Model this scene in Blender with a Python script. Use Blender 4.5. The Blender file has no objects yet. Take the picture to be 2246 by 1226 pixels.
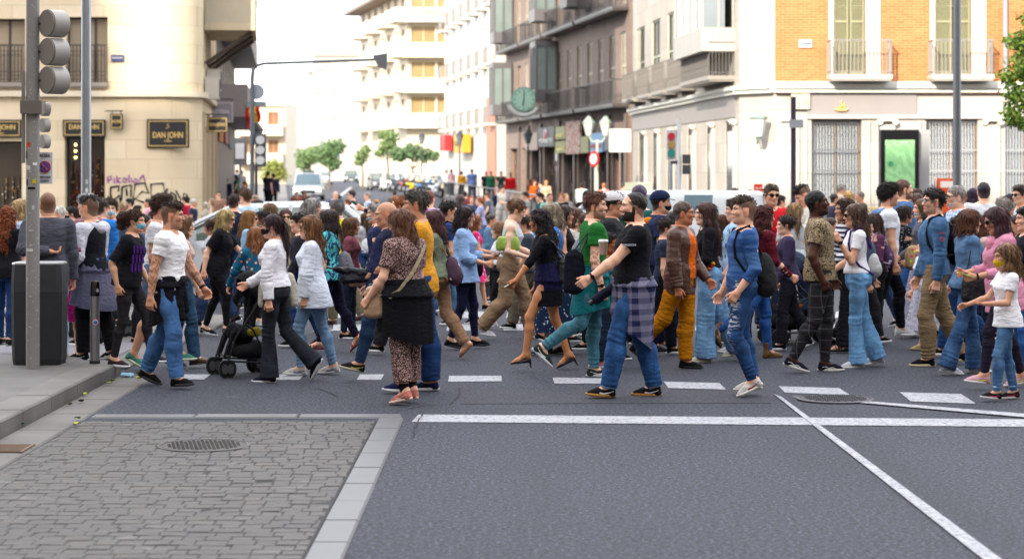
import bpy, math, random
import numpy as np
from mathutils import Vector, Matrix
R = math.radians
scene = bpy.context.scene
C = scene.collection
# ------------------------------------------------------------ camera
FPX = 4600.0; HZ = 365.0; CH = 2.0
cam_d = bpy.data.cameras.new('camera'); cam = bpy.data.objects.new('camera', cam_d); C.objects.link(cam)
cam.location = (0, 0, CH); cam.rotation_euler = (R(90), 0, 0)
cam_d.sensor_width = 36; cam_d.lens = FPX/2246*36
cam_d.shift_y = -(613-HZ)/2246
cam_d.clip_start = 0.5; cam_d.clip_end = 3000
cam_d.dof.use_dof = True; cam_d.dof.focus_distance = 18.6; cam_d.dof.aperture_fstop = 2.6
scene.camera = cam
# ------------------------------------------------------------ light
SUN_AZ = 25.0; SUN_EL = 25.0           # light travels towards +Y and +X (azimuth from +Y)
w = bpy.data.worlds.new("World"); scene.world = w; w.use_nodes = True
nt = w.node_tree; bg = nt.nodes['Background']
sky = nt.nodes.new('ShaderNodeTexSky'); sky.sky_type = 'NISHITA'; sky.sun_disc = False
sky.sun_elevation = R(SUN_EL); sky.sun_rotation = R(180+SUN_AZ); sky.dust_density = 1.5; sky.air_density = 1.0; sky.ozone_density = 1.0
mxs = nt.nodes.new('ShaderNodeMix'); mxs.data_type = 'RGBA'; mxs.inputs[0].default_value = 0.72; nt.links.new(sky.outputs[0], mxs.inputs[6]); mxs.inputs[7].default_value = (5.9, 5.8, 5.75, 1)   # thin bright cloud over the clear sky
nt.links.new(mxs.outputs[2], bg.inputs[0]); bg.inputs[1].default_value = 0.15
sun_d = bpy.data.lights.new('sun', 'SUN'); sun_d.energy = 2.0; sun_d.angle = R(0.5); sun_d.color = (1, 0.9, 0.76)
sun = bpy.data.objects.new('sun', sun_d); C.objects.link(sun)
dirv = Vector((math.sin(R(SUN_AZ))*math.cos(R(SUN_EL)), math.cos(R(SUN_AZ))*math.cos(R(SUN_EL)), -math.sin(R(SUN_EL))))
sun.rotation_euler = dirv.to_track_quat('-Z', 'Y').to_euler(); sun.location = (0, 0, 60)
vs = scene.view_settings; vs.view_transform = 'Standard'; vs.look = 'None'; vs.gamma = 1; vs.exposure = 2.15
scene.cycles.max_bounces = 6; scene.cycles.diffuse_bounces = 4; scene.cycles.transparent_max_bounces = 8
scene.cycles.use_denoising = True; scene.cycles.caustics_reflective = False; scene.cycles.caustics_refractive = False

def at(px, py, Y): return ((px-1123)*Y/FPX, Y, CH+(HZ-py)*Y/FPX)
def gnd(px, py, z=0.0):
    Y = FPX*(CH-z)/(py-HZ); return ((px-1123)*Y/FPX, Y)
# ------------------------------------------------------------ materials
MC = {}
def srgb(h):
    if not isinstance(h, str): return tuple(h)[:3]
    h = h.lstrip('#'); h = ''.join(c*2 for c in h) if len(h) == 3 else h; v = [int(h[i:i+2], 16)/255 for i in (0, 2, 4)]
    return tuple(c/12.92 if c <= .04045 else ((c+.055)/1.055)**2.4 for c in v)
class NG:
    def __init__(s, name):
        s.m = bpy.data.materials.new(name); s.m.use_nodes = True; s.t = s.m.node_tree; s.b = s.t.nodes['Principled BSDF']
    def n(s, typ, **k):
        nd = s.t.nodes.new('ShaderNode'+typ)
        for a, v in k.items():
            if a[0] == 'i' and a[1:].isdigit(): s.put(nd.inputs[int(a[1:])], v)
            elif a.startswith('in_'): s.put(nd.inputs[a[3:].replace('_', ' ')], v)
            else: setattr(nd, a, v)
        return nd
    def put(s, inp, v):
        if isinstance(v, bpy.types.NodeSocket): s.t.links.new(v, inp)
        elif isinstance(v, bpy.types.Node): s.t.links.new(v.outputs[0], inp)
        elif isinstance(v, (tuple, list)) and len(v) == 3 and inp.type == 'RGBA': inp.default_value = (*v, 1)
        else: inp.default_value = v
    def mix(s, f, a, b, bt='MIX'):
        m = s.n('Mix', data_type='RGBA', blend_type=bt); s.put(m.inputs[0], f); s.put(m.inputs[6], a); s.put(m.inputs[7], b); return m.outputs[2]
    def math(s, op, a, b=0.0, c=None):
        m = s.n('Math', operation=op); s.put(m.inputs[0], a); s.put(m.inputs[1], b)
        if c is not None: s.put(m.inputs[2], c)
        return m.outputs[0]
    def co(s, scale=(1, 1, 1), kind='Object', rot=(0, 0, 0)):
        t = s.n('TexCoord'); mp = s.n('Mapping'); s.put(mp.inputs[0], t.outputs[kind]); mp.inputs[3].default_value = scale; mp.inputs[2].default_value = rot
        return mp.outputs[0]
    def noise(s, sc, v=None, det=3, rough=.55):
        nd = s.n('TexNoise'); nd.inputs['Scale'].default_value = sc; nd.inputs['Detail'].default_value = det; nd.inputs['Roughness'].default_value = rough
        if v is None: v = s.co()
        s.put(nd.inputs['Vector'], v); return nd.outputs[0]
    def noisec(s, sc, v):
        nd = s.n('TexNoise'); nd.inputs['Scale'].default_value = sc; s.put(nd.inputs['Vector'], v); return nd.outputs[1]
    def vor(s, sc, v=None, feature='F1', rnd=1.0):
        nd = s.n('TexVoronoi', feature=feature); nd.inputs['Scale'].default_value = sc; nd.inputs['Randomness'].default_value = rnd
        if v is None: v = s.co()
        s.put(nd.inputs['Vector'], v); return nd
    def ramp(s, f, stops, con=False):
        r = s.n('ValToRGB'); s.put(r.inputs[0], f); e = r.color_ramp.elements
        if con: r.color_ramp.interpolation = 'CONSTANT'
        while len(e) < len(stops): e.new(.5)
        for el, (p, c) in zip(e, stops):
            el.position = p; c = c if isinstance(c, (tuple, list)) else (c, c, c); el.color = (*c[:3], 1)
        return r.outputs[0]
    def bump(s, h, st=.3, d=.01):
        b = s.n('Bump'); b.inputs['Strength'].default_value = st; b.inputs['Distance'].default_value = d; s.put(b.inputs['Height'], h)
        s.t.links.new(b.outputs[0], s.b.inputs['Normal'])
    def out(s, col, rough=.8, metal=0., spec=.5, **k):
        s.put(s.b.inputs['Base Color'], col); s.put(s.b.inputs['Roughness'], rough); s.b.inputs['Metallic'].default_value = metal
        s.b.inputs['Specular IOR Level'].default_value = spec
        for a, v in k.items(): s.put(s.b.inputs[a.replace('_', ' ')], v)
        return s.m
def mul(c, f): return tuple(min(1, x*f) for x in c)
def mixc(a, b, t): return tuple(x+(y-x)*t for x, y in zip(a, b))
def mat(kind, c1='#808080', c2=None, c3=None, sc=1.0, rough=None):
    key = (kind, c1, c2, c3, sc, rough)
    if key in MC: return MC[key]
    g = NG(kind+'_'+str(c1).strip('#')); a = srgb(c1); b = srgb(c2) if c2 else None; c = srgb(c3) if c3 else None
    rg = lambda d: d if rough is None else rough
    if kind == 'cloth':
        n = g.noise(7*sc); col = g.mix(n, mul(a, 1.1), mul(a, .76))
        g.bump(g.math('ADD', g.noise(14*sc, g.co((1, 1, 2.2)), 4), g.math('MULTIPLY', g.noise(300), .1)), .65, .03); m = g.out(col, rg(.9), spec=.15)
    elif kind == 'denim':
        n = g.noise(7, g.co((1, 1, .55)), 5); f = g.noise(70, g.co((1, 1, .25)), 3)
        col = g.mix(g.ramp(n, [(.38, 0.), (.72, 1.)]), mul(a, .72), b or mul(a, 1.7)); col = g.mix(g.math('MULTIPLY', f, .35), col, mul(a, .45))
        g.bump(g.math('ADD', g.noise(13, g.co((1, 1, 1.7), rot=(.3, .3, 0)), 5, .6), g.math('MULTIPLY', g.noise(400), .1)), .6, .026); m = g.out(col, rg(.85), spec=.2)
    elif kind == 'ripped':
        n = g.noise(6, det=5); v = g.co((1, 1, 4)); col = g.mix(g.ramp(n, [(.38, 0.), (.7, 1.)]), mul(a, .7), mul(a, 1.9))
        rp = g.math('MULTIPLY', g.ramp(g.noise(22, v, 4), [(.5, 0.), (.58, 1.)]), g.ramp(g.noise(5), [(.45, 0.), (.55, 1.)]))
        fr = g.n('SeparateXYZ', i0=g.co()).outputs[0]; rp = g.math('MULTIPLY', rp, g.ramp(fr, [(.03, 0.), (.08, 1.)]))
        col = g.mix(rp, col, (.6, .6, .6)); g.bump(n, .4, .02); m = g.out(col, rg(.85), spec=.2)
    elif kind == 'leather':
        n = g.noise(9, det=5); col = g.mix(n, mul(a, 1.5), mul(a, .5)); g.bump(g.math('ADD', g.noise(16, g.co((1, 1, 2)), 5), g.math('MULTIPLY', g.vor(120).outputs[0], .25)), .55, .02)
        m = g.out(col, rg(.38), spec=.5)
    elif kind == 'speck':      # dense animal print
        v = g.vor(75*sc, g.mix(.02, g.co(), g.noisec(30, g.co()))); f = g.ramp(v.outputs[0], [(.0, 0.), (.42, 0.), (.5, 1.)])
        f2 = g.ramp(g.noise(110*sc), [(.45, 0.), (.52, 1.)]); col = g.mix(f2, a, b); col = g.mix(g.math('MULTIPLY', f, .9), col, c); g.bump(g.noise(14), .4, .015); m = g.out(col, .85, spec=.2)
    elif kind == 'flowers':    # little scattered flowers
        v = g.vor(22*sc); n = g.noise(60*sc); pet = g.math('LESS_THAN', g.math('ADD', v.outputs[0], g.math('MULTIPLY', n, .25)), .42)
        hue = g.ramp(g.n('SeparateColor', i0=v.outputs[1]).outputs[0], [(0, b), (.45, c or b), (.75, mixc(b, (1, 1, 1), .5))], True)
        on = g.math('GREATER_THAN', g.n('SeparateColor', i0=v.outputs[1]).outputs[1], .35)
        col = g.mix(g.math('MULTIPLY', pet, on), a, hue); g.bump(g.noise(14), .4, .015); m = g.out(col, .85, spec=.2)
    elif kind == 'leaves':     # large brush leaves
        v = g.co((1, 1, .7), rot=(.3, .5, .4)); d = g.mix(.12, v, g.noisec(5*sc, v)); w_ = g.n('TexWave', wave_type='BANDS', bands_direction='DIAGONAL')
        w_.inputs['Scale'].default_value = 4*sc; w_.inputs['Distortion'].default_value = 9; w_.inputs['Detail'].default_value = 2; w_.inputs['Detail Scale'].default_value = 2.0; g.put(w_.inputs[0], d)
        col = g.mix(g.ramp(w_.outputs[1], [(.46, 0.), (.52, 1.)]), a, b)
        if c: col = g.mix(g.ramp(g.vor(9*sc, d).outputs[0], [(.28, 1.), (.33, 0.)]), col, c)
        g.bump(g.noise(14), .4, .015); m = g.out(col, .85, spec=.2)
    elif kind == 'feathers':
        v = g.co((1.0, 1.0, .45), rot=(.5, .5, 0)); vo = g.vor(15*sc, v, rnd=.7); f = g.ramp(g.math('ADD', vo.outputs[0], g.math('MULTIPLY', g.noise(90), .12)), [(.30, 1.), (.34, 0.)])
        col = g.mix(f, a, b); g.bump(g.noise(14), .4, .015); m = g.out(col, .85, spec=.2)
    elif kind == 'plaid':
        x = g.n('SeparateXYZ', i0=g.co(rot=(0, 0, .6))); u = x.outputs[0]; v_ = x.outputs[2]
        p = lambda s_: g.math('GREATER_THAN', g.math('FRACT', g.math('MULTIPLY', g.math('ADD', s_, 10.), 9*sc)), .5)
        col = g.mix(g.math('MULTIPLY', g.math('ADD', p(u), p(v_)), .5), a, b)
        if c:
            q = lambda s_: g.math('LESS_THAN', g.math('FRACT', g.math('MULTIPLY', g.math('ADD', s_, 10.03), 9*sc)), .1)
            col = g.mix(g.math('MULTIPLY', g.math('MAXIMUM', q(u), q(v_)), .7), col, c)
        g.bump(g.noise(12, det=4), .5, .02); m = g.out(col, .88, spec=.2)
    elif kind == 'windowpane':  # dark cloth with thin light check
        x = g.n('SeparateXYZ', i0=g.co(rot=(0, 0, .5))); q = lambda s_: g.math('LESS_THAN', g.math('FRACT', g.math('MULTIPLY', g.math('ADD', s_, 10.03), 9*sc)), .06)
        col = g.mix(g.math('MULTIPLY', g.math('MAXIMUM', q(x.outputs[0]), q(x.outputs[2])), .8), a, b); g.bump(g.noise(14, g.co((1, 1, 2.2)), 4), .5, .018); m = g.out(col, .88, spec=.2)
    elif kind == 'stripes':
        x = g.n('SeparateXYZ', i0=g.co()); f = g.math('GREATER_THAN', g.math('FRACT', g.math('MULTIPLY', g.math('ADD', x.outputs[2], 10.), 14*sc)), .5)
        col = g.mix(f, a, b); g.bump(g.noise(14), .4, .015); m = g.out(col, .88, spec=.2)
    elif kind == 'band':        # plain cloth with faint tonal bands
        x = g.n('SeparateXYZ', i0=g.co((1, 1, 1), rot=(0, .15, 0))); f = g.noise(3.2, g.co((.25, .25, 3.5)), 2)
        col = g.mix(g.ramp(f, [(.42, 0.), (.56, 1.)]), a, b); g.bump(g.noise(16, g.co((1, 1, 2.2)), 4), .5, .018); m = g.out(col, .85, spec=.2)
    elif kind == 'dots':
        v = g.vor(30*sc, rnd=.35); col = g.mix(g.ramp(v.outputs[0], [(.2, 1.), (.25, 0.)]), a, b); g.bump(g.noise(14), .4, .015); m = g.out(col, .85, spec=.2)
    elif kind == 'hair':
        n = g.noise(34, g.co((1, 1, .12)), 5, .7); col = g.mix(g.ramp(n, [(.36, 0.), (.68, 1.)]), mul(a, .35), b or mul(a, 2.)); g.bump(n, 1., .03); m = g.out(col, rg(.5), spec=.35)
    elif kind == 'curl':
        n = g.noise(55, None, 4, .65); col = g.mix(g.ramp(n, [(.38, 0.), (.66, 1.)]), mul(a, .35), b or mul(a, 2.0)); g.bump(n, 1.0, .03); m = g.out(col, rg(.6), spec=.3)
    elif kind == 'skin':
        at_ = g.n('Attribute', attribute_name='Col'); n = g.noise(35); col = g.mix(g.math('MULTIPLY', n, .2), at_.outputs[0], g.mix(1., at_.outputs[0], (.75, .5, .45), 'MULTIPLY')); m = g.out(col, .56, spec=.3)
        g.b.inputs['Subsurface Weight'].default_value = .06; g.b.inputs['Subsurface Radius'].default_value = (.02, .008, .004)
    elif kind == 'metal': g.bump(g.noise(40), .05, .01); m = g.out(g.mix(g.noise(6), mul(a, .85), mul(a, 1.1)), rg(.35), metal=.9)
    elif kind == 'gloss': m = g.out(a, rg(.12), spec=.6)
    elif kind == 'paint': m = g.out(g.mix(g.noise(3*sc, det=5), mul(a, .86), mul(a, 1.08)), rg(.5))
    elif kind == 'rubber': g.bump(g.noise(50), .2, .01); m = g.out(g.mix(g.noise(9), mul(a, .8), mul(a, 1.2)), rg(.75), spec=.3)
    elif kind == 'glass': m = g.out(g.mix(g.noise(.6*sc), a, b or mul(a, 1.5)), rg(.08), spec=.8)
    elif kind == 'lamp': m = g.out(a, .4); g.put(g.b.inputs['Emission Color'], a); g.b.inputs['Emission Strength'].default_value = sc
    else: m = g.out(a, rg(.7))
    MC[key] = m; return m
# ------------------------------------------------------------ object helpers
def tag(o, label=None, cat=None, group=None, kind=None):
    if label: o['label'] = label
    if cat: o['category'] = cat
    if group: o['group'] = group
    if kind: o['kind'] = kind
    return o
def empty(name, loc=(0, 0, 0), rz=0., **k):
    o = bpy.data.objects.new(name, None); C.objects.link(o); o.location = loc; o.rotation_euler = (0, 0, rz); o.empty_display_size = .2
    return tag(o, **k)
def rawmesh(name, V, F, m=None, parent=None, smooth=False, mats=None, midx=None, loc=None):
    me = bpy.data.meshes.new(name)
    V = np.asarray(V, np.float32); me.vertices.add(len(V)); me.vertices.foreach_set('co', V.ravel())
    if isinstance(F, np.ndarray):
        nq, k = F.shape; me.loops.add(nq*k); me.loops.foreach_set('vertex_index', F.ravel().astype(np.int32)); me.polygons.add(nq)
        me.polygons.foreach_set('loop_start', np.arange(0, nq*k, k, dtype=np.int32))
    else:
        tot = [len(f) for f in F]; me.loops.add(sum(tot)); me.loops.foreach_set('vertex_index', np.concatenate([np.asarray(f, np.int32) for f in F]) if F else np.zeros(0, np.int32))
        me.polygons.add(len(F)); me.polygons.foreach_set('loop_start', np.concatenate([[0], np.cumsum(tot)[:-1]]).astype(np.int32) if F else np.zeros(0, np.int32))
    for mm in (mats or ([m] if m else [])): me.materials.append(mm)
    if midx is not None: me.polygons.foreach_set('material_index', np.asarray(midx, np.int32))
    me.update(calc_edges=True)
    me.polygons.foreach_set('use_smooth', np.full(len(me.polygons), smooth))
    o = bpy.data.objects.new(name, me); C.objects.link(o)
    if parent: o.parent = parent
    if loc is not None: o.location = loc
    return o
class MB:
    """collects shapes in a frame (origin, u, d, up) and builds one mesh"""
    def __init__(s, fr=None): s.V = []; s.F = []; s.I = []; s.mi = 0; s.fr = fr
    def frame(s, fr): s.fr = fr; return s
    def pt(s, p):
        if s.fr is None: return tuple(p)
        o, u, d = s.fr; return (o[0]+u[0]*p[0]+d[0]*p[1], o[1]+u[1]*p[0]+d[1]*p[1], o[2]+p[2])
    def add(s, V, F):
        n = len(s.V); s.V += [s.pt(v) for v in V]; s.F += [[n+i for i in f] for f in F]; s.I += [s.mi]*len(F); return s
    def box(s, a0, a1, b0, b1, c0, c1):
        V = [(x, y, z) for x in (a0, a1) for y in (b0, b1) for z in (c0, c1)]
        return s.add(V, [(0, 1, 3, 2), (4, 6, 7, 5), (0, 4, 5, 1), (2, 3, 7, 6), (0, 2, 6, 4), (1, 5, 7, 3)])
    def prism(s, poly, z0, z1):
        n = len(poly); V = [(x, y, z0) for x, y in poly]+[(x, y, z1) for x, y in poly]
        return s.add(V, [list(range(n))[::-1], list(range(n, 2*n))]+[(i, (i+1) % n, n+(i+1) % n, n+i) for i in range(n)])
    def quad(s, a, b, c, d): return s.add([a, b, c, d], [(0, 1, 2, 3)])
    def lathe(s, cx, cy, prof, n=20, ex=1., ey=1.):
        V = []; F = []
        for r, z in prof:
            for i in range(n): t = 2*math.pi*i/n; V.append((cx+r*ex*math.cos(t), cy+r*ey*math.sin(t), z))
        for k in range(len(prof)-1):
            for i in range(n): j = (i+1) % n; F.append((k*n+i, k*n+j, (k+1)*n+j, (k+1)*n+i))
        F.append(list(range(n))[::-1]); F.append([(len(prof)-1)*n+i for i in range(n)])
        return s.add(V, F)
    def tube(s, pts, r, n=8, r2=None):
        P = [Vector(p) for p in pts]; V = []; F = []; m = len(P)
        for k, p in enumerate(P):
            d = (P[min(k+1, m-1)]-P[max(k-1, 0)]).normalized(); a = d.orthogonal().normalized() if abs(d.z) > .9 else d.cross(Vector((0, 0, 1))).normalized(); b = d.cross(a)
            rr = r if r2 is None else r+(r2-r)*k/max(1, m-1)
            for i in range(n): t = 2*math.pi*i/n; V.append(p+a*rr*math.cos(t)+b*rr*math.sin(t))
        for k in range(m-1):
            for i in range(n): j = (i+1) % n; F.append((k*n+i, k*n+j, (k+1)*n+j, (k+1)*n+i))
        F.append(list(range(n))[::-1]); F.append([(m-1)*n+i for i in range(n)]); return s.add(V, F)
    def disc(s, c, ax, r, t, n=24):   # thick disc round axis ax
        ax = Vector(ax).normalized(); c = Vector(c); return s.tube([c-ax*t/2, c+ax*t/2], r, n)
    def build(s, name, m=None, parent=None, smooth=False, mats=None, loc=None, auto=None):
        V = np.array(s.V, np.float32) if s.V else np.zeros((0, 3), np.float32)
        if loc is not None: V = V-np.array(loc, np.float32)
        o = rawmesh(name, V, s.F, m, parent, smooth, mats, s.I if mats else None, loc)
        if auto or smooth == 'auto': pass
        return o
def each(fr, boxes, name, m, par):
    for b in boxes: mb = MB(fr); mb.box(*b); mb.build(name, m, par)
def shade_by_angle(o, ang=35):
    me = o.data
    me.polygons.foreach_set('use_smooth', np.ones(len(me.polygons), bool))
    try: me.set_sharp_from_angle(angle=R(ang))
    except Exception: pass
    return o
def text_mesh(name, txt, size, m, origin, u, n, parent=None, depth=.01, align='CENTER', width=None, font_shear=0.):
    """writing standing on plane with right-hand direction u and outward normal n"""
    cu = bpy.data.curves.new(name, 'FONT'); cu.body = txt; cu.size = size; cu.align_x = align; cu.align_y = 'CENTER'; cu.extrude = depth/2; cu.shear = font_shear; cu.offset = size*.012; cu.resolution_u = 3
    to = bpy.data.objects.new(name, cu); C.objects.link(to); dg = bpy.context.evaluated_depsgraph_get(); me = bpy.data.meshes.new_from_object(to.evaluated_get(dg))
    bpy.data.objects.remove(to); me.name = name; me.materials.clear(); me.materials.append(m)
    u = Vector(u).normalized(); n = Vector(n).normalized(); up = n.cross(u).normalized()
    s = 1.
    if width and len(me.vertices):
        xs = [v.co.x for v in me.vertices]; s = width/(max(xs)-min(xs))
    for v in me.vertices: c = v.co; v.co = Vector(origin)+u*c.x*s+up*c.y+n*c.z
    o = bpy.data.objects.new(name, me); C.objects.link(o)
    if parent: o.parent = parent
    return o
def copy_tree(o, parent=None):
    c = o.copy(); C.objects.link(c); c.parent = parent
    for ch in list(o.children): copy_tree(ch, c)
    return c
# ============================================================ people: implicit surfaces -> one continuous mesh
f4 = np.float32
def nv(*a): return np.array(a, float)
def unit(v): v = np.asarray(v, float); return v/(np.linalg.norm(v)+1e-9)
def cone(a, b, ra, rb, k=.02, cut=None):
    return ('c', np.asarray(a, float), np.asarray(b, float), ra, rb, k, cut)
def ell(c, r, Rm=None, k=.02): return ('e', np.asarray(c, float), np.asarray(r, float), np.eye(3) if Rm is None else Rm, k)
def loft(o, Rm, tab, k=.03): return ('t', np.asarray(o, float), Rm, np.asarray(tab, float), k)   # tab rows: z, half width (y), half depth (x), centre x
def bbox(p):
    if p[0] == 'c': lo = np.minimum(p[1]-p[3], p[2]-p[4]); hi = np.maximum(p[1]+p[3], p[2]+p[4])
    elif p[0] == 'e':
        e = np.sqrt(((p[3]*p[2])**2).sum(1)); lo = p[1]-e; hi = p[1]+e
    elif p[0] == 't':
        T = p[3]; a = T[:, 1].max(); b = (T[:, 2]+abs(T[:, 3])).max(); z0, z1 = T[0, 0], T[-1, 0]
        P = np.array([[x, y, z] for x in (-b, b) for y in (-a, a) for z in (z0, z1)])@p[2].T+p[1]; lo = P.min(0); hi = P.max(0)
    return lo, hi
def evalp(p, X, Y, Z):
    if p[0] == 'c':
        a = p[1]; ab = p[2]-a; L = (ab**2).sum()+1e-12
        px, py, pz = X-f4(a[0]), Y-f4(a[1]), Z-f4(a[2])
        tr = (px*f4(ab[0])+py*f4(ab[1])+pz*f4(ab[2]))/f4(L); t = np.clip(tr, 0, 1)
        d = np.sqrt((px-t*f4(ab[0]))**2+(py-t*f4(ab[1]))**2+(pz-t*f4(ab[2]))**2)-(f4(p[3])+t*f4(p[4]-p[3]))
        if p[6]:
            l = f4(math.sqrt(L))
            if 'a' in p[6]: d = np.maximum(d, -tr*l)
            if 'b' in p[6]: d = np.maximum(d, (tr-1)*l)
        return d
    if p[0] == 'e':
        c, r, M = p[1], p[2], p[3]; px, py, pz = X-f4(c[0]), Y-f4(c[1]), Z-f4(c[2]); q = 0
        for i in range(3): q = q+((px*f4(M[0, i])+py*f4(M[1, i])+pz*f4(M[2, i]))/f4(r[i]))**2
        return (np.sqrt(q)-1)*f4(min(r))
    o, M, T = p[1], p[2], p[3]; px, py, pz = X-f4(o[0]), Y-f4(o[1]), Z-f4(o[2])
    lx = px*f4(M[0, 0])+py*f4(M[1, 0])+pz*f4(M[2, 0]); ly = px*f4(M[0, 1])+py*f4(M[1, 1])+pz*f4(M[2, 1]); lz = px*f4(M[0, 2])+py*f4(M[1, 2])+pz*f4(M[2, 2])
    zf = np.linspace(T[0, 0], T[-1, 0], 64); G = [np.interp(zf, T[:, 0], T[:, j]) for j in (1, 2, 3)]
    for j in range(3):
        g = G[j]; 
        for _ in range(3): g = np.concatenate([[g[0]], (g[:-2]+2*g[1:-1]+g[2:])/4, [g[-1]]])
        G[j] = g.astype(f4)
    ii = np.clip(((lz-f4(zf[0]))/f4(zf[1]-zf[0])), 0, 62.999); i0 = ii.astype(np.int32); fr = ii-i0
    a, b, c = [g[i0]+(g[i0+1]-g[i0])*fr for g in G]
    d = (np.sqrt(((lx-c)/b)**2+(ly/a)**2)-1)*np.minimum(a, b)
    return np.maximum(d, np.maximum(lz-f4(T[-1, 0]), f4(T[0, 0])-lz))
def smin(a, b, k):
    h = np.maximum(f4(k)-np.abs(a-b), 0)/f4(k); return np.minimum(a, b)-h*h*f4(k*.25)
def field(prims, h, lo=None, hi=None, subs=(), cuts=(), inter=()):
    B = [bbox(p) for p in prims]; l = np.min([b[0] for b in B], 0)-.02; u = np.max([b[1] for b in B], 0)+.02
    if lo is not None: l = np.maximum(l, lo)
    if hi is not None: u = np.minimum(u, hi)
    l -= h*2; u += h*2
    n = np.maximum(np.ceil((u-l)/h).astype(int)+1, 3); ax = [(l[i]+h*np.arange(n[i])).astype(f4) for i in range(3)]
    D = np.full(n, .2, f4)
    def sl(b, pad):
        s = []
        for i in range(3):
            i0 = max(0, int((b[0][i]-pad-l[i])/h)); i1 = min(n[i], int((b[1][i]+pad-l[i])/h)+2)
            if i1 <= i0: return None
            s.append(slice(i0, i1))
        return tuple(s)
    def XYZ(s): return ax[0][s[0]][:, None, None], ax[1][s[1]][None, :, None], ax[2][s[2]][None, None, :]
    for p, b in zip(prims, B):
        k = p[4] if p[0] in 'et' else p[5]; s = sl(b, max(k, 2.2*h))
        if s is None: continue
        D[s] = smin(D[s], evalp(p, *XYZ(s)), max(k, 1e-4))
    for p in subs:
        k = p[4] if p[0] in 'et' else p[5]; s = sl(bbox(p), max(k, 2.2*h))
        if s is None: continue
        D[s] = -smin(-D[s], evalp(p, *XYZ(s)), max(k, 1e-4))
    full = (slice(None),)*3
    for pp, nn in cuts:     # keep the side where dot(p-pp, nn) < 0
        X, Y, Z = XYZ(full); D = np.maximum(D, (X-f4(pp[0]))*f4(nn[0])+(Y-f4(pp[1]))*f4(nn[1])+(Z-f4(pp[2]))*f4(nn[2]))
    return D, l, h
CORN = np.array([[i, j, k] for i in (0, 1) for j in (0, 1) for k in (0, 1)])
EDG = [(a, b) for a in range(8) for b in range(a+1, 8) if abs(CORN[a]-CORN[b]).sum() == 1]
def nets(D, l, h):
    S = D < 0; n = S.shape
    c = S[:-1, :-1, :-1].astype(np.int8)
    for i, j, k in CORN[1:]: c += S[i:n[0]-1+i, j:n[1]-1+j, k:n[2]-1+k]
    I = np.argwhere((c > 0) & (c < 8))
    if len(I) == 0: return np.zeros((0, 3), f4), np.zeros((0, 4), int)
    idx = np.full(c.shape, -1, np.int32); idx[I[:, 0], I[:, 1], I[:, 2]] = np.arange(len(I))
    val = np.stack([D[I[:, 0]+i, I[:, 1]+j, I[:, 2]+k] for i, j, k in CORN], 1)
    acc = np.zeros((len(I), 3), f4); cnt = np.zeros(len(I), f4)
    for a, b in EDG:
        va, vb = val[:, a], val[:, b]; m = (va < 0) != (vb < 0); t = np.where(m, va/(va-vb+1e-12), 0)
        acc += np.where(m[:, None], CORN[a]+t[:, None]*(CORN[b]-CORN[a]), 0); cnt += m
    V = (I+acc/cnt[:, None])*h+l
    Q = []
    for axi in range(3):
        o1, o2 = [(1, 2), (2, 0), (0, 1)][axi]; s0 = [slice(None)]*3; s1 = [slice(None)]*3; s0[axi] = slice(0, -1); s1[axi] = slice(1, None)
        A = S[tuple(s0)]; Bq = S[tuple(s1)]; E = np.argwhere(A != Bq); E = E[(E[:, o1] > 0) & (E[:, o2] > 0) & (E[:, o1] < n[o1]-1) & (E[:, o2] < n[o2]-1)]
        def g(d1, d2):
            e = E.copy(); e[:, o1] -= d1; e[:, o2] -= d2; return idx[e[:, 0], e[:, 1], e[:, 2]]
        q = np.stack([g(1, 1), g(0, 1), g(0, 0), g(1, 0)], 1); ins = A[E[:, 0], E[:, 1], E[:, 2]]; q[~ins] = q[~ins][:, ::-1]; Q.append(q)
    return V.astype(f4), np.concatenate(Q)
def wn(P, f, s=0.):   # cheap warped noise
    x, y, z = P[:, 0]*f+s, P[:, 1]*f+s*1.7, P[:, 2]*f-s
    a = np.sin(x+1.6*np.sin(1.3*y+.7*z))*np.sin(y*1.1+1.4*np.sin(1.7*z+.5*x)); b = np.sin(z*1.2+1.8*np.sin(.9*x+1.4*y))
    c = np.sin(2.3*x+1.2*np.sin(2.1*z)+1.9*y)*np.sin(2.6*z+1.1*np.sin(1.9*y)-x)
    return (a+b)*.4+c*.3
def skinmesh(name, prims, h, m, parent, folds=(), amp=0., freq=9., seed=0., col=None, **k):
    D, l, hh = field(prims, h, **k); V, Q = nets(D, l, hh)
    if len(V) == 0: return None
    return finish(name, V, Q, m, parent, folds, amp, freq, seed, col)
def finish(name, V, Q, m, parent, folds=(), amp=0., freq=9., seed=0., col=None):
    o = rawmesh(name, V, Q, m, parent, True)
    me = o.data
    if amp or len(folds):
        N = np.zeros(len(V)*3, f4)
        me.vertices.foreach_get('normal', N); N = N.reshape(-1, 3); dd = np.zeros(len(V))
        if amp: dd += amp*wn(V, freq, seed)+.35*amp*wn(V, freq*2.4, seed+3)
        for (c, ax, sg, wl, am) in folds:
            r = V-np.asarray(c); g = np.exp(-(r**2).sum(1)/sg**2); ph = (r@np.asarray(ax))*2*math.pi/(wl*1.35)+2.4*wn(V, 8, seed+1.+am*99)+1.2*wn(V, 19, seed)
            dd += am*.95*g*(np.sin(ph)*.8-.2)*np.clip(.55+.95*wn(V, 13, seed+5.+sg*50), 0, 1.25)
        V = V+N*dd[:, None]; me.vertices.foreach_set('co', V.astype(f4).ravel()); me.update()
    if col is not None:
        ca = me.color_attributes.new('Col', 'FLOAT_COLOR', 'POINT'); Cc = np.ones((len(V), 4), f4); Cc[:, :3] = col; ca.data.foreach_set('color', Cc.ravel())
    return o
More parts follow.
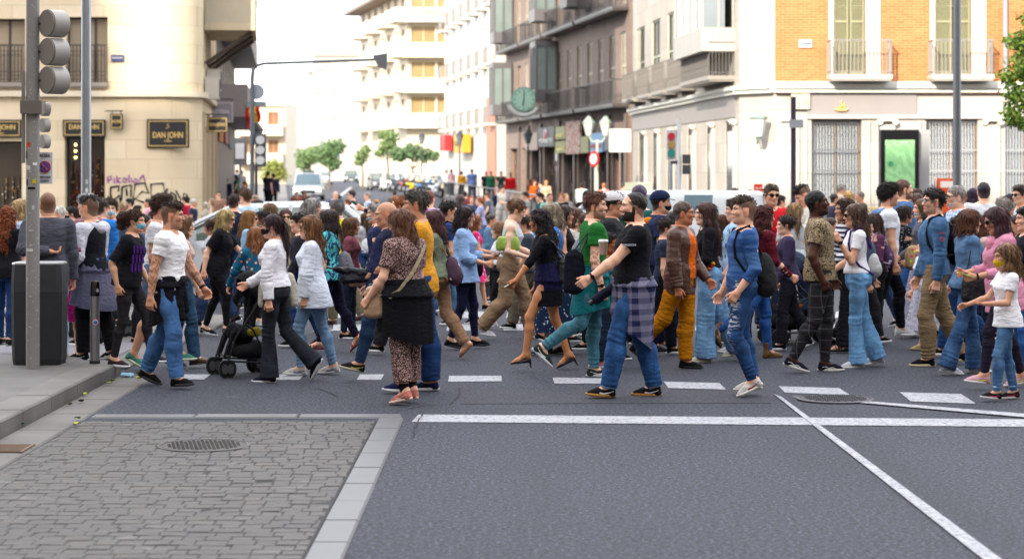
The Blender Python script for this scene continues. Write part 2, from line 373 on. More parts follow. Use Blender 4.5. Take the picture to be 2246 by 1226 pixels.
def strands(o, n, ln, out, seed, root):
    me = o.data; k = len(me.vertices); V = np.zeros(k*3, f4); N = np.zeros(k*3, f4); me.vertices.foreach_get('co', V); me.vertices.foreach_get('normal', N); V = V.reshape(-1, 3); N = N.reshape(-1, 3)
    Q = np.zeros(len(me.loops), np.int32); me.loops.foreach_get('vertex_index', Q); rs = np.random.RandomState(int(seed*10) % 9999); ii = rs.randint(0, k, n); p = V[ii]; nn = N[ii]
    t = np.array([[-.15, 0, -1.]])*(1-out)+nn*out*1.2+rs.normal(size=(n, 3))*.28; t -= nn*(t*nn).sum(1)[:, None]*(1-out); t /= np.linalg.norm(t, axis=1)[:, None]; w_ = np.cross(t, rs.normal(size=(n, 3))); w_ /= np.linalg.norm(w_, axis=1)[:, None]
    L = (ln*rs.uniform(.5, 1.3, n))[:, None]; S_ = []
    for s, wd, off in ((0, .0026, -.002), (.5, .0022, .007), (1., .0008, .009)):
        c = p+t*L*s+nn*(off+out*0)+np.array([[0, 0, -1.]])*(s*s*L*.25); S_ += [c-w_*wd, c+w_*wd]
    S_ = np.stack(S_, 1).reshape(-1, 3); b = k+np.arange(n)*6; q = np.concatenate([np.stack([b, b+1, b+3, b+2], 1), np.stack([b+2, b+3, b+5, b+4], 1)])
    m = me.materials[0]; nm = o.name; bpy.data.objects.remove(o); bpy.data.meshes.remove(me)
    return rawmesh('hair', np.concatenate([V, S_]), np.concatenate([Q.reshape(-1, 4), q]), m, root, True)
def rotm(yaw=0., pitch=0., roll=0.):
    """x forward, y left, z up; yaw left +, pitch nose-down +, roll towards right +"""
    y, p, r = R(yaw), R(pitch), R(roll)
    Rz = np.array([[math.cos(y), -math.sin(y), 0], [math.sin(y), math.cos(y), 0], [0, 0, 1]])
    Ry = np.array([[math.cos(p), 0, math.sin(p)], [0, 1, 0], [-math.sin(p), 0, math.cos(p)]])
    Rx = np.array([[1, 0, 0], [0, math.cos(r), -math.sin(r)], [0, math.sin(r), math.cos(r)]])
    return Rz@Ry@Rx
SK = {'fair': '#e8b79b', 'pale': '#efc6ae', 'tan': '#c9977a', 'olive': '#d3a486', 'brown': '#8a5638', 'dark': '#4a2a1c'}
# torso tables for a 1.75 m body: z above hip joints, half width, half depth, centre x
TM = [(-.13, .06, .07, 0), (-.06, .15, .11, -.012), (.02, .168, .118, -.012), (.10, .155, .108, 0), (.18, .145, .102, .004), (.27, .155, .112, .004), (.36, .172, .122, .002), (.43, .172, .112, -.004), (.485, .135, .088, -.012), (.53, .075, .062, -.02), (.56, .05, .05, -.02)]
TF = [(-.13, .06, .07, 0), (-.06, .155, .118, -.018), (.01, .175, .125, -.018), (.09, .15, .108, -.004), (.19, .122, .09, .0), (.27, .134, .1, .006), (.345, .148, .122, .016), (.41, .146, .102, .0), (.47, .118, .078, -.01), (.52, .065, .055, -.018), (.55, .045, .045, -.018)]
PEOPLE = []
def person(label, px, top, Y, hd, L, Rr, aL=(8, 6, 18, 4), aR=(8, 6, 18, 4), sex='m', lean=3, tw=0, head=(0, 0, 0), fat=1., skin='fair', hair=('short', '#2a1c14'),
           beard=0., brow=None, topw=None, bot=None, shoe=('sneak', '#111111', '#e8e8e8'), extra=(), hs=1., cur=(48, 48), h=None, seed=None, z0=0., lat=(3, 3), tattoo=None, group=None, air=0., toe=5):
    """L, Rr: left / right leg as absolute sagittal angles (thigh, shin, foot pitch); arms: (upper fwd, upper out, fore fwd, fore out)"""
    fem = sex == 'f'; seed = seed if seed is not None else len(PEOPLE)*1.37+1
    # ---- skeleton at reference size
    lw = R(lean); u = nv(math.sin(lw), 0, math.cos(lw)); fw = nv(math.cos(lw), 0, -math.sin(lw)); lf = nv(0, 1, 0)
    T = np.stack([fw, lf, u], 1); hip = nv(0, 0, 0)
    def dirn(a, o, side): return nv(math.sin(R(a))*math.cos(R(o)), side*math.sin(R(o)), -math.cos(R(a))*math.cos(R(o)))
    J = {}
    hw = .095 if fem else .092
    for s, lg, la in ((1, L, lat[0]), (-1, Rr, lat[1])):
        hp = hip+nv(0, s*hw, 0); th = dirn(lg[0], la*.3, s); kn = hp+th*.44; sh = dirn(lg[1], -la*.6+la*.3, s); an = kn+sh*.41
        ft = R(lg[2]); fd = nv(math.cos(ft), s*math.sin(R(toe)), -math.sin(ft)); fd = unit(fd); fu = unit(nv(math.sin(ft), 0, math.cos(ft)))
        J[s] = dict(hp=hp, kn=kn, an=an, fd=fd, fu=fu, th=th, sh=sh)
    heel_h = .055 if shoe[0] == 'heel' else 0.
    low = min(min((J[s]['an']-J[s]['fu']*.085-J[s]['fd']*.05)[2], (J[s]['an']-J[s]['fu']*.085+J[s]['fd']*.19)[2]) for s in (1, -1))
    nb = T@nv(-.02, 0, .50 if not fem else .49); Rt = T@rotm(tw)
    hdR = rotm(tw+head[0], lean*.4+head[1], head[2])
    hc = nb+T@nv(.02, 0, .055)+hdR@nv(.005, 0, .115*hs)
    htop = (hc+hdR@nv(-.01, 0, .118*hs))[2]
    ztop = CH+(HZ-top)*Y/FPX-z0
    S = ztop/(htop-low+air)
    px0 = (px-1123)*Y/FPX
    hr = R(hd); off = nv(math.cos(hr)*hc[0]-math.sin(hr)*hc[1], math.sin(hr)*hc[0]+math.cos(hr)*hc[1], 0)*S
    root = empty('person', (px0-off[0], Y-off[1], z0), hr, label=label, cat='person')
    if group: root['group'] = group
    root.scale = (1, 1, 1)
    O = nv(0, 0, -low+air)
    def G(p): return (np.asarray(p)+O)*S      # to person coordinates
    if h is None: h = max(.0075, .75*Y/FPX*2.2)
    hh = max(.0042, h*.6); fb = fat; a_ = S
    skc = np.array(srgb(SK.get(skin, skin))); hcol = np.array(srgb(hair[1])) if hair[1] else skc*.4
    tab = np.array(TF if fem else TM); tab[:, 1:3] *= fb
    if fb > 1.08: tab[2:6, 3] += (fb-1)*.1; tab[2:6, 2] *= 1+(fb-1)*.6
    so = (.165 if fem else .192)*(.75+.25*fb)
    Sh = {}
    for s, ar in ((1, aL), (-1, aR)):
        shp = T@nv(-.015, 0, .445)+Rt@nv(0, s*so, 0); ua = dirn(ar[0], ar[1], s); el = shp+ua*.285; fa = dirn(ar[2], ar[3], s); wr = el+fa*.25
        Sh[s] = dict(sh=shp, el=el, wr=wr, ua=ua, fa=fa)
    ka = (.045 if not fem else .038)*(.6+.4*fb)
    P = []
    def add(kind, *q):
        P.append((kind, q))
    def GC(a, b, ra, rb, k=.02, cut=None): return cone(G(a), G(b), ra*S, rb*S, k*S, cut)
    def GE(c, r, Rm=None, k=.02): return ell(G(c), np.asarray(r)*S, Rm, k*S)
    def GT(tb, k=.03):
        tt = np.array(tb, float)*S; return loft(G(hip), T, tt, k*S)
    TRUNK = [GT(tab)]
    def legs(e0=0., e1=0., e2=0., upto=1., flare=0., k=.03):
        out = []
        for s in (1, -1):
            j = J[s]; hp, kn, an = j['hp'], j['kn'], j['an']; f = (.93 if fem else 1.)*(.5+.5*fb)
            cb = unit(np.cross(nv(0, 1, 0), j['sh']))          # forward of shin
            cb = cb if cb[0] > 0 else -cb
            m1 = hp+(kn-hp)*.45
            out += [GC(hp+nv(0, 0, .02), m1, .088*f+e0, .077*f+e0, k)]
            if upto <= .5:
                q = hp+(kn-hp)*upto*2; out[-1] = GC(hp+nv(0, 0, .02), q, .088*f+e0, .088*f-(.088-.058)*f*upto*2+e0, k, 'b'); continue
            out += [GC(m1, kn, .077*f+e0, .053*f+e1, k)]
            cf = kn+(an-kn)*.3-cb*.014; e15 = (e1+e2)/2
            if flare: out += [GC(kn, an+j['sh']*.035, .055*f+e1, .042+flare, k, 'b')]
            elif upto < 1: out += [GC(kn, kn+(an-kn)*((upto-.5)*2), .054*f+e1, .046*f+e2, k, 'b')]
            else: out += [GC(kn, cf, .05*f+e1, .053*f+e15, k), GC(cf, an, .053*f+e15, .036+e2, k, 'b' if e2 else None)]
        return out
    body = list(TRUNK)
    for s in (1, -1):
        q = Sh[s]; body += [GC(T@nv(-.02, s*.03, .475), q['sh'], .05, .058*(.7+.3*fb)*(1 if not fem else .86), .05)]
        m1 = q['sh']+(q['el']-q['sh'])*.4
        body += [GC(q['sh'], m1, ka*1.22, ka*1.12, .03), GC(m1, q['el'], ka*1.12, ka*.88, .03), GC(q['el'], q['el']+(q['wr']-q['el'])*.3, ka*.92, ka*.95, .02), GC(q['el']+(q['wr']-q['el'])*.3, q['wr'], ka*.95, ka*.62, .02)]
    body += legs()
    nr = (.058 if not fem else .047)*(.7+.3*fb)
    HB = hc; HR = hdR
    def HL(x, y, z): return HB+HR@nv(x, y, z)*hs
    neck = [GC(nb+T@nv(-.005, 0, -.03), HL(-.022, 0, -.055), nr*1.08, nr*.98, .04)]
    body += neck; neck = [GC(nb+T@nv(-.005, 0, -.03), HL(-.022, 0, -.055), nr*1.08+.002, nr*.98+.002, .04)]
    # feet
    bare = shoe[0] in ('heel', 'sandal', 'flat')
    for s in (1, -1):
        j = J[s]; an, fd, fu = j['an'], j['fd'], j['fu']
        body += [GC(an-fd*.02, an-fd*.035-fu*.05, .03, .028, .03), GC(an-fu*.01, an+fd*.10-fu*.055, .034, .028, .03), GC(an+fd*.1-fu*.055, an+fd*.155-fu*.067, .028, .014, .02)]
    fz = G(HL(0, 0, 0))
    cutz = G(nb+T@nv(0, 0, .045))
    upc = tuple(cutz); 
    oB = field(body, h, cuts=[(upc, tuple(u))])
    V0, Q0 = nets(*oB)
    # ---- head
    fj = 1. if not fem else .93
    def HE(c, r, k=.02): return ell(G(HL(*c)), np.asarray(r)*S*hs, HR, k*S*hs)
    def HCn(a, b, ra, rb, k=.02): return cone(G(HL(*a)), G(HL(*b)), ra*S*hs, rb*S*hs, k*S*hs)
    hp_ = [HE((-.012, 0, .032), (.098, .077, .086)), HE((.025, 0, -.03), (.068, .058*fj+.002, .09), .03), HCn((.02, .034, -.078), (.068, .008, -.098), .02, .018, .03), HCn((.02, -.034, -.078), (.068, -.008, -.098), .02, .018, .03),
           HCn((-.01, .05, -.03), (.012, .043, -.075), .016, .016, .03), HCn((-.01, -.05, -.03), (.012, -.043, -.075), .016, .016, .03),
           HCn((.086, 0, .014), (.108, 0, -.026), .007, .0105, .012), HE((.1, 0, -.033), (.014, .017, .009), .008), HE((.078, 0, .024), (.016, .05, .01), .02),
           HE((.055, .038, -.02), (.03, .022, .022), .02), HE((.055, -.038, -.02), (.03, .022, .022), .02), HE((.088, 0, -.058), (.0125, .024, .006), .006), HE((.086, 0, -.069), (.0125, .02, .006), .006),
           HE((-.008, .076, -.006), (.02, .008, .031), .006), HE((-.008, -.076, -.006), (.02, .008, .031), .006)]
    if beard > .6: hp_ += [HE((.055, 0, -.085), (.04, .048, .038), .02), HCn((.0, .058, -.04), (.04, .04, -.085), .016, .02, .02), HCn((.0, -.058, -.04), (.04, -.04, -.085), .016, .02, .02)]
    hp_ += neck
    subs = [HE((.098, .034, .004), (.018, .02, .011), .012), HE((.098, -.034, .004), (.018, .02, .011), .012)]
    eyes = [HE((.073, .033, .003), (.0135, .0135, .0105), .003), HE((.073, -.033, .003), (.0135, .0135, .0105), .003)]
    D, l_, _h = field(hp_, hh, subs=subs, cuts=[(tuple(G(nb-u*.02)), tuple(-u))])
    n3 = D.shape
    for e in eyes:
        b = bbox(e); s_ = tuple(slice(max(0, int((b[0][i]-.006-l_[i])/hh)), min(n3[i], int((b[1][i]+.006-l_[i])/hh)+2)) for i in range(3))
        ax = [(l_[i]+hh*np.arange(n3[i])).astype(f4) for i in range(3)]
        D[s_] = np.minimum(D[s_], evalp(e, ax[0][s_[0]][:, None, None], ax[1][s_[1]][None, :, None], ax[2][s_[2]][None, None, :]))
    V1, Q1 = nets(D, l_, hh)
    col0 = np.tile(skc, (len(V0), 1)); q = ((V1-G(HB))@HR)/(S*hs)
    col1 = np.tile(skc, (len(V1), 1)); x, y, z = q[:, 0], abs(q[:, 1]), q[:, 2]
    def paint(c_, msk, cc, st=1.): m_ = (msk*st)[:, None]; c_[:] = c_*(1-m_)+np.asarray(cc)*m_
    sm = lambda v, a, b: np.clip((v-a)/(b-a), 0, 1)
    blush = np.exp(-((x-.07)**2+(y-.042)**2+(z+.028)**2)/.0007); paint(col1, blush, skc*np.array([1.08, .72, .66]), .45)
    paint(col1, np.exp(-((x-.108)**2+(q[:, 1])**2+(z+.03)**2)/.0003), skc*np.array([1.05, .7, .62]), .5)
    paint(col1, (y > .07)*(x > -.04)*(x < .02)*(z < .03)*(z > -.045)*1., skc*np.array([1.05, .68, .6]), .6)
    lip = ((abs(z+.0635) < .0105-.25*y) & (y < .026) & (x > .07))*1.; paint(col1, lip, skc*np.array([.85, .42, .42]) if not fem else skc*np.array([.8, .28, .3]))
    if beard > 0:
        bd = sm(-z, .03, .045)*sm(x, -.045+.0, -.02)*(q[:, 0] > -.05)*(1-lip)*sm(-(z-(-.035-.0*x)), 0, .012); mus = ((z < -.042) & (z > -.057) & (x > .07) & (y < .034))*1.
        side = ((x > -.005) & (x < .02) & (z < -.0) & (y > .05))*1.
        bdm = np.clip(np.maximum.reduce([bd*(x > .0)*((z < -.07) | (y > .036+.0) | (x < .06)), mus, side]), 0, 1); paint(col1, bdm*(z > -.125), hcol*.8, min(1, beard))
    ey = ((y-.033)/.0155)**2+((z-.003)/.0078)**2 < 1; ey = ey & (x > .06)
    paint(col1, ey*1., (.55, .52, .5)); paint(col1, ((((y-.033)/.0068)**2+((z-.003)/.0072)**2 < 1) & (x > .06))*1., (.02, .012, .01))
    paint(col1, ((abs(z-.0105) < .003) & (abs(y-.033) < .017) & (x > .06))*1., (.03, .02, .018), .85)
    bc = hcol*.6 if brow is None else np.array(srgb(brow)); paint(col1, ((abs(z-(.027-.22*abs(y-.03))) < (.0048 if not fem else .0036)) & (y > .012) & (y < .053) & (x > .05))*1., bc, .9)
    hl = -.728*(x-.083)+.686*(z-.062); st = hair[0]
    buzz = {'fade': .78, 'buzz': .85, 'crop': .95, 'bald': .12, 'horse': .0}.get(st, .9)
    if st == 'horse': paint(col1, sm(hl, 0, .01)*sm(.062-z+.3*(-x), 0, .01)*(z > -.09), hcol, .75)
    else: paint(col1, sm(hl, -.004, .014)*(z > -.09)*(1-((y > .072) & (z < .03) & (z > -.05) & (x > -.03))*1.), hcol, buzz)
    # ---- hands
    VV = [V0, V1]; QQ = [Q0, Q1]; CC = [col0, col1]
    for s, cu_ in ((1, cur[0]), (-1, cur[1])):
        qd = Sh[s]; wr, fa = qd['wr'], qd['fa']; wd = nv(1, 0, 0)-fa*fa[0]
        if np.linalg.norm(wd) < .35: wd = nv(0, 0, 1)-fa*fa[2]
        wd = unit(wd); pn = unit(np.cross(fa, wd)); pn = pn if pn[1]*s < 0 else -pn
        hz = .92 if fem else 1.
        hp2 = [GC(wr-fa*.03, wr+fa*.02, ka*.66, ka*.6, .02)]
        for i in range(4):
            w_ = (i-1.5)*-.0195*hz; b0 = wr+fa*.015+wd*w_*.7; b1 = wr+fa*.085*hz+wd*w_; ln = (.068, .076, .07, .055)[i]*hz; c1 = R(cu_*(.6+.12*i)); c2 = R(cu_*(1.5+.2*i))
            d1 = fa*math.cos(c1)+pn*math.sin(c1)+wd*(1.5-i)*.015; d2 = fa*math.cos(c2)+pn*math.sin(c2); b2 = b1+d1*ln*.52; b3 = b2+d2*ln*.48
            hp2 += [GC(b0, b1, .014*hz, .0115*hz, .012), GC(b1, b2, .0092*hz, .0086*hz, .004), GC(b2, b3, .0085*hz, .0068*hz, .004)]
        t0 = wr+fa*.022+wd*.02; t1 = wr+fa*.055+wd*.046+pn*.012; t2 = t1+unit(fa+wd*.3+pn*.35)*.042*hz
        hp2 += [GC(t0, t1, .0145*hz, .011*hz, .012), GC(t1, t2, .0105*hz, .008*hz, .005)]
        V2, Q2 = nets(*field(hp2, max(.0045, h*.6))); VV.append(V2); QQ.append(Q2); CC.append(np.tile(skc*np.array([1., .93, .9]), (len(V2), 1)))
    if tattoo:
        for s in ((1, -1) if tattoo == 'LR' else ((1,) if tattoo == 'L' else (-1,))):
            qd = Sh[s]; mid = G(qd['el']+(qd['el']-qd['sh'])*-.12); 
            for V_, c_ in ((V0, col0),):
                dd = np.minimum(np.linalg.norm(V_-G((qd['el']+qd['wr'])/2), axis=1), np.linalg.norm(V_-G(qd['el']), axis=1)); mk = (dd < .11*S)*(wn(V_, 95, seed) > .02)*1.; paint(c_, mk, skc*.3, .7)
    n = 0; QS = []
    for V_, Q_ in zip(VV, QQ): QS.append(Q_+n); n += len(V_)
    finish('body', np.concatenate(VV), np.concatenate(QS), mat('skin'), root, col=np.concatenate(CC))
    # ---- hair
    hm = mat('curl' if st in ('curly', 'afro', 'longcurl', 'curlbun') else 'hair', hair[1], hair[3] if len(hair) > 3 else None) if hair[1] else None
    hlcut = (tuple(G(HL(.083, 0, .062))), tuple(HR@nv(.728, 0, -.686)))
    yawR = rotm(tw+head[0], 0, 0); cap_ = lambda t: HE((-.012, 0, .032), (.098+t, .077+t, .086+t), .01)
    def DN(x, y, z): return HB+yawR@nv(x, y, z)*hs      # hair falls in the yaw frame
    def DC(a, b, ra, rb, k=.03, cut=None): return cone(G(DN(*a)), G(DN(*b)), ra*S*hs, rb*S*hs, k*S, cut)
    facecut = [HE((.085, 0, -.045), (.062, .066, .105), .015)]
    gl = (math.radians(lean)); 
    bz = nb-hc                          # shoulder line below head centre
    def back(zz): return -.085-.03*min(1, max(0, (-zz-.12)/.15))+math.sin(gl)*(-1)*max(0, -zz-.1)
    hprm = []; cuts_ = []; sb = []; amp_h = .004; fr_h = 28
    if st in ('short', 'side'): hprm = [cap_(.006), HE((-.005, 0, .07), (.088, .062, .055), .02), HE((.05, .015, .085), (.042, .045, .03), .02)]; cuts_ = [hlcut]; amp_h = .008; fr_h = 38
    elif st == 'fade': hprm = [HE((.0, 0, .062), (.096, .064, .07), .01), HE((.045, 0, .09), (.045, .05, .034), .02)]; cuts_ = [(tuple(G(HL(0, 0, .036))), tuple(HR@nv(.22, 0, -1))), hlcut]; amp_h = .007; fr_h = 36
    elif st == 'crop': hprm = [cap_(.005)]; cuts_ = [hlcut]; amp_h = .0035; fr_h = 45
    elif st == 'horse': hprm = [cap_(.0045)]; cuts_ = [(tuple(G(HL(.052, 0, .085))), tuple(HR@nv(.85, 0, -.52)))]; amp_h = .003; fr_h = 45
    elif st == 'curly': hprm = [cap_(.016), HE((.015, 0, .085), (.09, .075, .055), .02)]; cuts_ = [hlcut]; amp_h = .012; fr_h = 60
    elif st == 'afro': hprm = [cap_(.026), HE((.02, 0, .075), (.1, .088, .07), .02)]; cuts_ = [hlcut]; amp_h = .013; fr_h = 55
    elif st in ('bob', 'long', 'longcurl', 'straight'):
        Lh = hair[2] if len(hair) > 2 else {'bob': .13, 'long': .28, 'longcurl': .34, 'straight': .36}[st]; wv = 1.15 if st == 'longcurl' else 1.
        hprm = [cap_(.012)]
        e = -Lh; mid = -Lh*.5
        hprm += [DC((-.035, 0, .02), (back(mid)+.02, 0, mid), .088, .085*wv, .03), DC((back(mid)+.02, 0, mid), (back(e)+.015, 0, e), .08*wv, (.082 if st == 'bob' else .058*wv), .03, 'b')]
        for s in (1, -1): hprm += [DC((-.01, s*.06, .03), (-.012, s*.074, -.085), .028, .034*wv, .03), DC((-.012, s*.074, -.085), (-.045+(.03 if st != 'bob' else 0), s*.082*wv, e*.92 if st != 'bob' else e), .034*wv, .026, .03, 'b')]
        sb = facecut; amp_h = .006 if st != 'longcurl' else .016; fr_h = 30 if st != 'longcurl' else 42
    elif st == 'pony':
        Lh = hair[2] if len(hair) > 2 else .3
        hprm = [cap_(.009), HE((-.1, 0, .015), (.03, .028, .028), .02), DC((-.115, 0, .005), (-.135-.0, 0, -Lh*.5), .026, .032, .02), DC((-.135, 0, -Lh*.5), (-.13, 0, -Lh), .032, .012, .02)]; cuts_ = [(tuple(G(HL(.08, 0, .066))), tuple(HR@nv(.85, 0, -.3)))] if False else []
        sb = [HE((.085, 0, -.04), (.065, .08, .1), .01), HE((.0, 0, -.1), (.09, .09, .055), .01)]
    elif st in ('bun', 'curlbun'):
        hprm = [cap_(.009), HE((-.105, 0, .055), (.042, .04, .042), .02)]
        if st == 'curlbun': hprm = [cap_(.01), HE((-.13, 0, .02), (.07, .06, .07), .03), HE((-.15, 0, -.05), (.05, .045, .06), .03)]; amp_h = .012; fr_h = 50
        sb = [HE((.085, 0, -.04), (.065, .08, .1), .01), HE((.0, 0, -.1), (.09, .09, .055), .01)]
    if hprm:
        ho = skinmesh('hair', hprm, max(.005, h*.7), hm, root, amp=amp_h*hs, freq=fr_h, seed=seed, subs=sb, cuts=cuts_)
        if h < .0125 and st not in ('crop', 'horse'): lg_ = st in ('bob', 'long', 'straight', 'pony', 'longcurl'); strands(ho, 900 if lg_ else 700, (.075 if lg_ else .015)*S, .12 if lg_ else .75, seed, root)
    # ---- garments
    def gm(spec): return spec if not isinstance(spec, tuple) else mat(*spec)
    gh = h*1.05
    def top_garment(kind, m, ease=.012, hem=.0, name='shirt', neckd=0., openv=0., sleeve=None, e2=None, hemw=0., nm=None, amp=.008):
        tb = tab.copy(); es = np.interp(tb[:, 0], [.05, .15, .3, .5], [ease*.45, ease*.8, ease*.75, min(ease, .012)]); tb[:, 1] += es*.8; tb[:, 2] += es; tb[tb[:, 0] < .15, 1:3] += .017
        z_hem = hem; hp = tb[2].copy()
        if hem < -.03:
            for r_ in tb[:3]: r_[1:] = hp[1:]; r_[1] += hemw*min(1, max(0, -r_[0]/-hem)); r_[2] += hemw*min(1, max(0, -r_[0]/-hem))
        rows = [r_ for r_ in tb if r_[0] >= z_hem+.02]; 
        ah = np.interp(z_hem, tb[:, 0], tb[:, 1]); bh = np.interp(z_hem, tb[:, 0], tb[:, 2]); ch = np.interp(z_hem, tb[:, 0], tb[:, 3])
        if z_hem < -.03: ah, bh, ch = hp[1], hp[2], hp[3]
        z_top = (.530 if not fem else .515)-neckd
        rows = [np.array([z_hem, ah+hemw, bh+hemw, ch])]+[r_ for r_ in rows if r_[0] < z_top]
        tb2 = np.array(rows); last = [np.interp(z_top, tb[:, 0], tb[:, j]) for j in (1, 2, 3)]; tb2 = np.vstack([tb2, [z_top]+last])
        prm = [GT(tb2, .02)]; folds = [(G(T@nv(.05, 0, .16)), u, .16*S, .07*S, .006), (G(T@nv(-.05, 0, .1)), unit(u+lf*.4), .14*S, .06*S, .005)]
        sl = sleeve if sleeve is not None else {'tee': .52, 'long': 2., 'half': 1.05, 'tank': 0, 'poloo': .5}[kind]; e2 = ease*.6 if e2 is None else e2
        for s in (1, -1):
            q = Sh[s]; sk = ka*1.22+min(ease, .02)
            if kind != 'tank': prm += [GC(T@nv(-.02, s*.045, .462), q['sh'], .042+min(ease, .03)*.6, .056*(.7+.3*fb)*(1 if not fem else .86)+min(ease, .03)*.6, .04)]
            else: prm += [GC(T@nv(-.02, s*.10, .40), T@nv(-.02, s*.085, .478), .03, .022, .03)]
            if sl > 0:
                if sl <= 1: prm += [GC(q['sh'], q['sh']+q['ua']*.285*sl, sk, ka*1.08+e2+.006, .03, 'b')]
                else:
                    fr_ = sl-1; prm += [GC(q['sh'], q['el'], sk, ka*.95+e2, .03), GC(q['el'], q['el']+q['fa']*.25*min(1.0, fr_*1.0), ka*.98+e2, ka*.98+e2-(ka*.3)*fr_, .02, 'b')]
                    folds.append((G(q['el']), unit(q['ua']+q['fa']), .09*S, .034*S, .007)); folds.append((G(q['el']+q['fa']*.18), q['fa'], .07*S, .03*S, .005))
                folds.append((G(q['sh']+q['ua']*.09), unit(q['ua']-u*.2), .08*S, .045*S, .004))
        sb2 = [GE(T@nv(.055, 0, .545), (.062, .062, .055), T, .006), GC(nb-u*.02, HL(-.02, 0, -.05), nr*1.08+.004, nr+.006, .004)]
        if neckd > 0: sb2 = [GE(T@nv(.06, 0, .50), (.09, .075, .06+neckd), T, .006)]
        if openv: sb2.append(ell(G(T@nv(.17, 0, .26)), np.array([.13, openv*2.2, .5])*S, T, .01*S))
        return skinmesh(nm or name, prm, gh, m, root, folds=folds, amp=amp, freq=8, seed=seed, subs=sb2)
    def trousers(kind, m, waist=.13, e=.012, nm='trousers', hem=None):
        tb = tab.copy(); ee = e if kind != 'leggings' else .005; tb[:, 1:3] += ee+.002; rows = [r_ for r_ in tb if r_[0] < waist-.01]; rows.append(np.array([waist]+[np.interp(waist, tb[:, 0], tb[:, j]) for j in (1, 2, 3)]))
        prm = [GT(rows, .02)]
        if kind == 'leggings': prm += legs(.004, .004, .004)
        elif kind == 'slim': prm += legs(.009, .011, .013)
        elif kind == 'straight': prm += legs(.014, .022, .034)
        elif kind == 'loose': prm += legs(.026, .036, .05)
        elif kind == 'flare': prm += legs(.01, .012, .03, flare=.058)
        elif kind == 'wide': prm += legs(.03, .045, .06, flare=.075)
        elif kind == 'shorts': prm += legs(.03, .03, .03, upto=.38)
        elif kind == 'crop': prm += legs(.02, .03, .04, upto=.9)
        folds = []
        for s in (1, -1):
            j = J[s]; big = .0075 if kind not in ('leggings',) else .0025
            folds += [(G(j['kn']), unit(j['th']+j['sh']), .11*S, .038*S, big*.9), (G(j['hp']+nv(.05, 0, -.02)), unit(j['th']+nv(.3, 0, 0)), .11*S, .045*S, big*.8), (G(j['an']+nv(0, 0, .05)), j['sh'], .1*S, .032*S, big)]
        return skinmesh(nm, prm, gh, m, root, folds=folds, amp=.0055 if kind != 'leggings' else .0015, freq=10, seed=seed+2)
    def skirt(m, z1, w1, waist=.14, nm='skirt', d1=None, lift=0., waves=7, wa=.012, th=.75, off=.012):
        # a hanging cloth tube from the waist to z1 (relative to hips), following the thighs a little
        tb = tab; n = 64; K = 26; V = []; F = []
        a0, b0, c0 = [np.interp(waist, tb[:, 0], tb[:, j]) for j in (1, 2, 3)]; ahp, bhp = tab[2][1]+.008+off, tab[2][2]+.008+off
        fx = max(J[1]['kn'][0], J[-1]['kn'][0]); bx = min(J[1]['kn'][0], J[-1]['kn'][0]); d1_ = d1 if d1 is not None else w1
        for k_ in range(K+1):
            t = k_/K; z = waist+(z1-waist)*t; dep = max(0., -z)/.44
            if z > 0: s_ = (waist-z)/waist; A = a0+off+(ahp-a0)*s_; B = b0+off+(bhp-b0)*s_; cx = -.01
            else:
                s_ = -z/(-z1+1e-6); A = ahp+(w1-ahp)*s_; B = bhp+(d1_-bhp)*s_; cx = -.01
                if th:
                    sp = min(1., dep)*th; f1 = fx*sp+.07; b1 = bx*sp-.07; B = max(B, (f1-b1)/2); cx = (f1+b1)/2 if (f1-b1)/2 >= B-1e-6 else -.01+(fx+bx)/2*sp
            for i in range(n):
                an_ = 2*math.pi*i/n; wv = wa*min(1, max(0, (waist-z)/.25))*math.sin(waves*an_+2.5*math.sin(an_*2+seed)+seed)+.003*math.sin(17*an_+seed)
                p = T@nv(0, 0, z) if z > 0 else nv(0, 0, z); p = p+nv(cx+(B+wv)*math.cos(an_), (A+wv)*math.sin(an_), lift*math.cos(an_) if k_ == K else 0.); V.append(G(p))
        for k_ in range(K):
            for i in range(n): j_ = (i+1) % n; F.append((k_*n+i, (k_+1)*n+i, (k_+1)*n+j_, k_*n+j_))
        return rawmesh(nm, V, np.array(F), m, root, True)
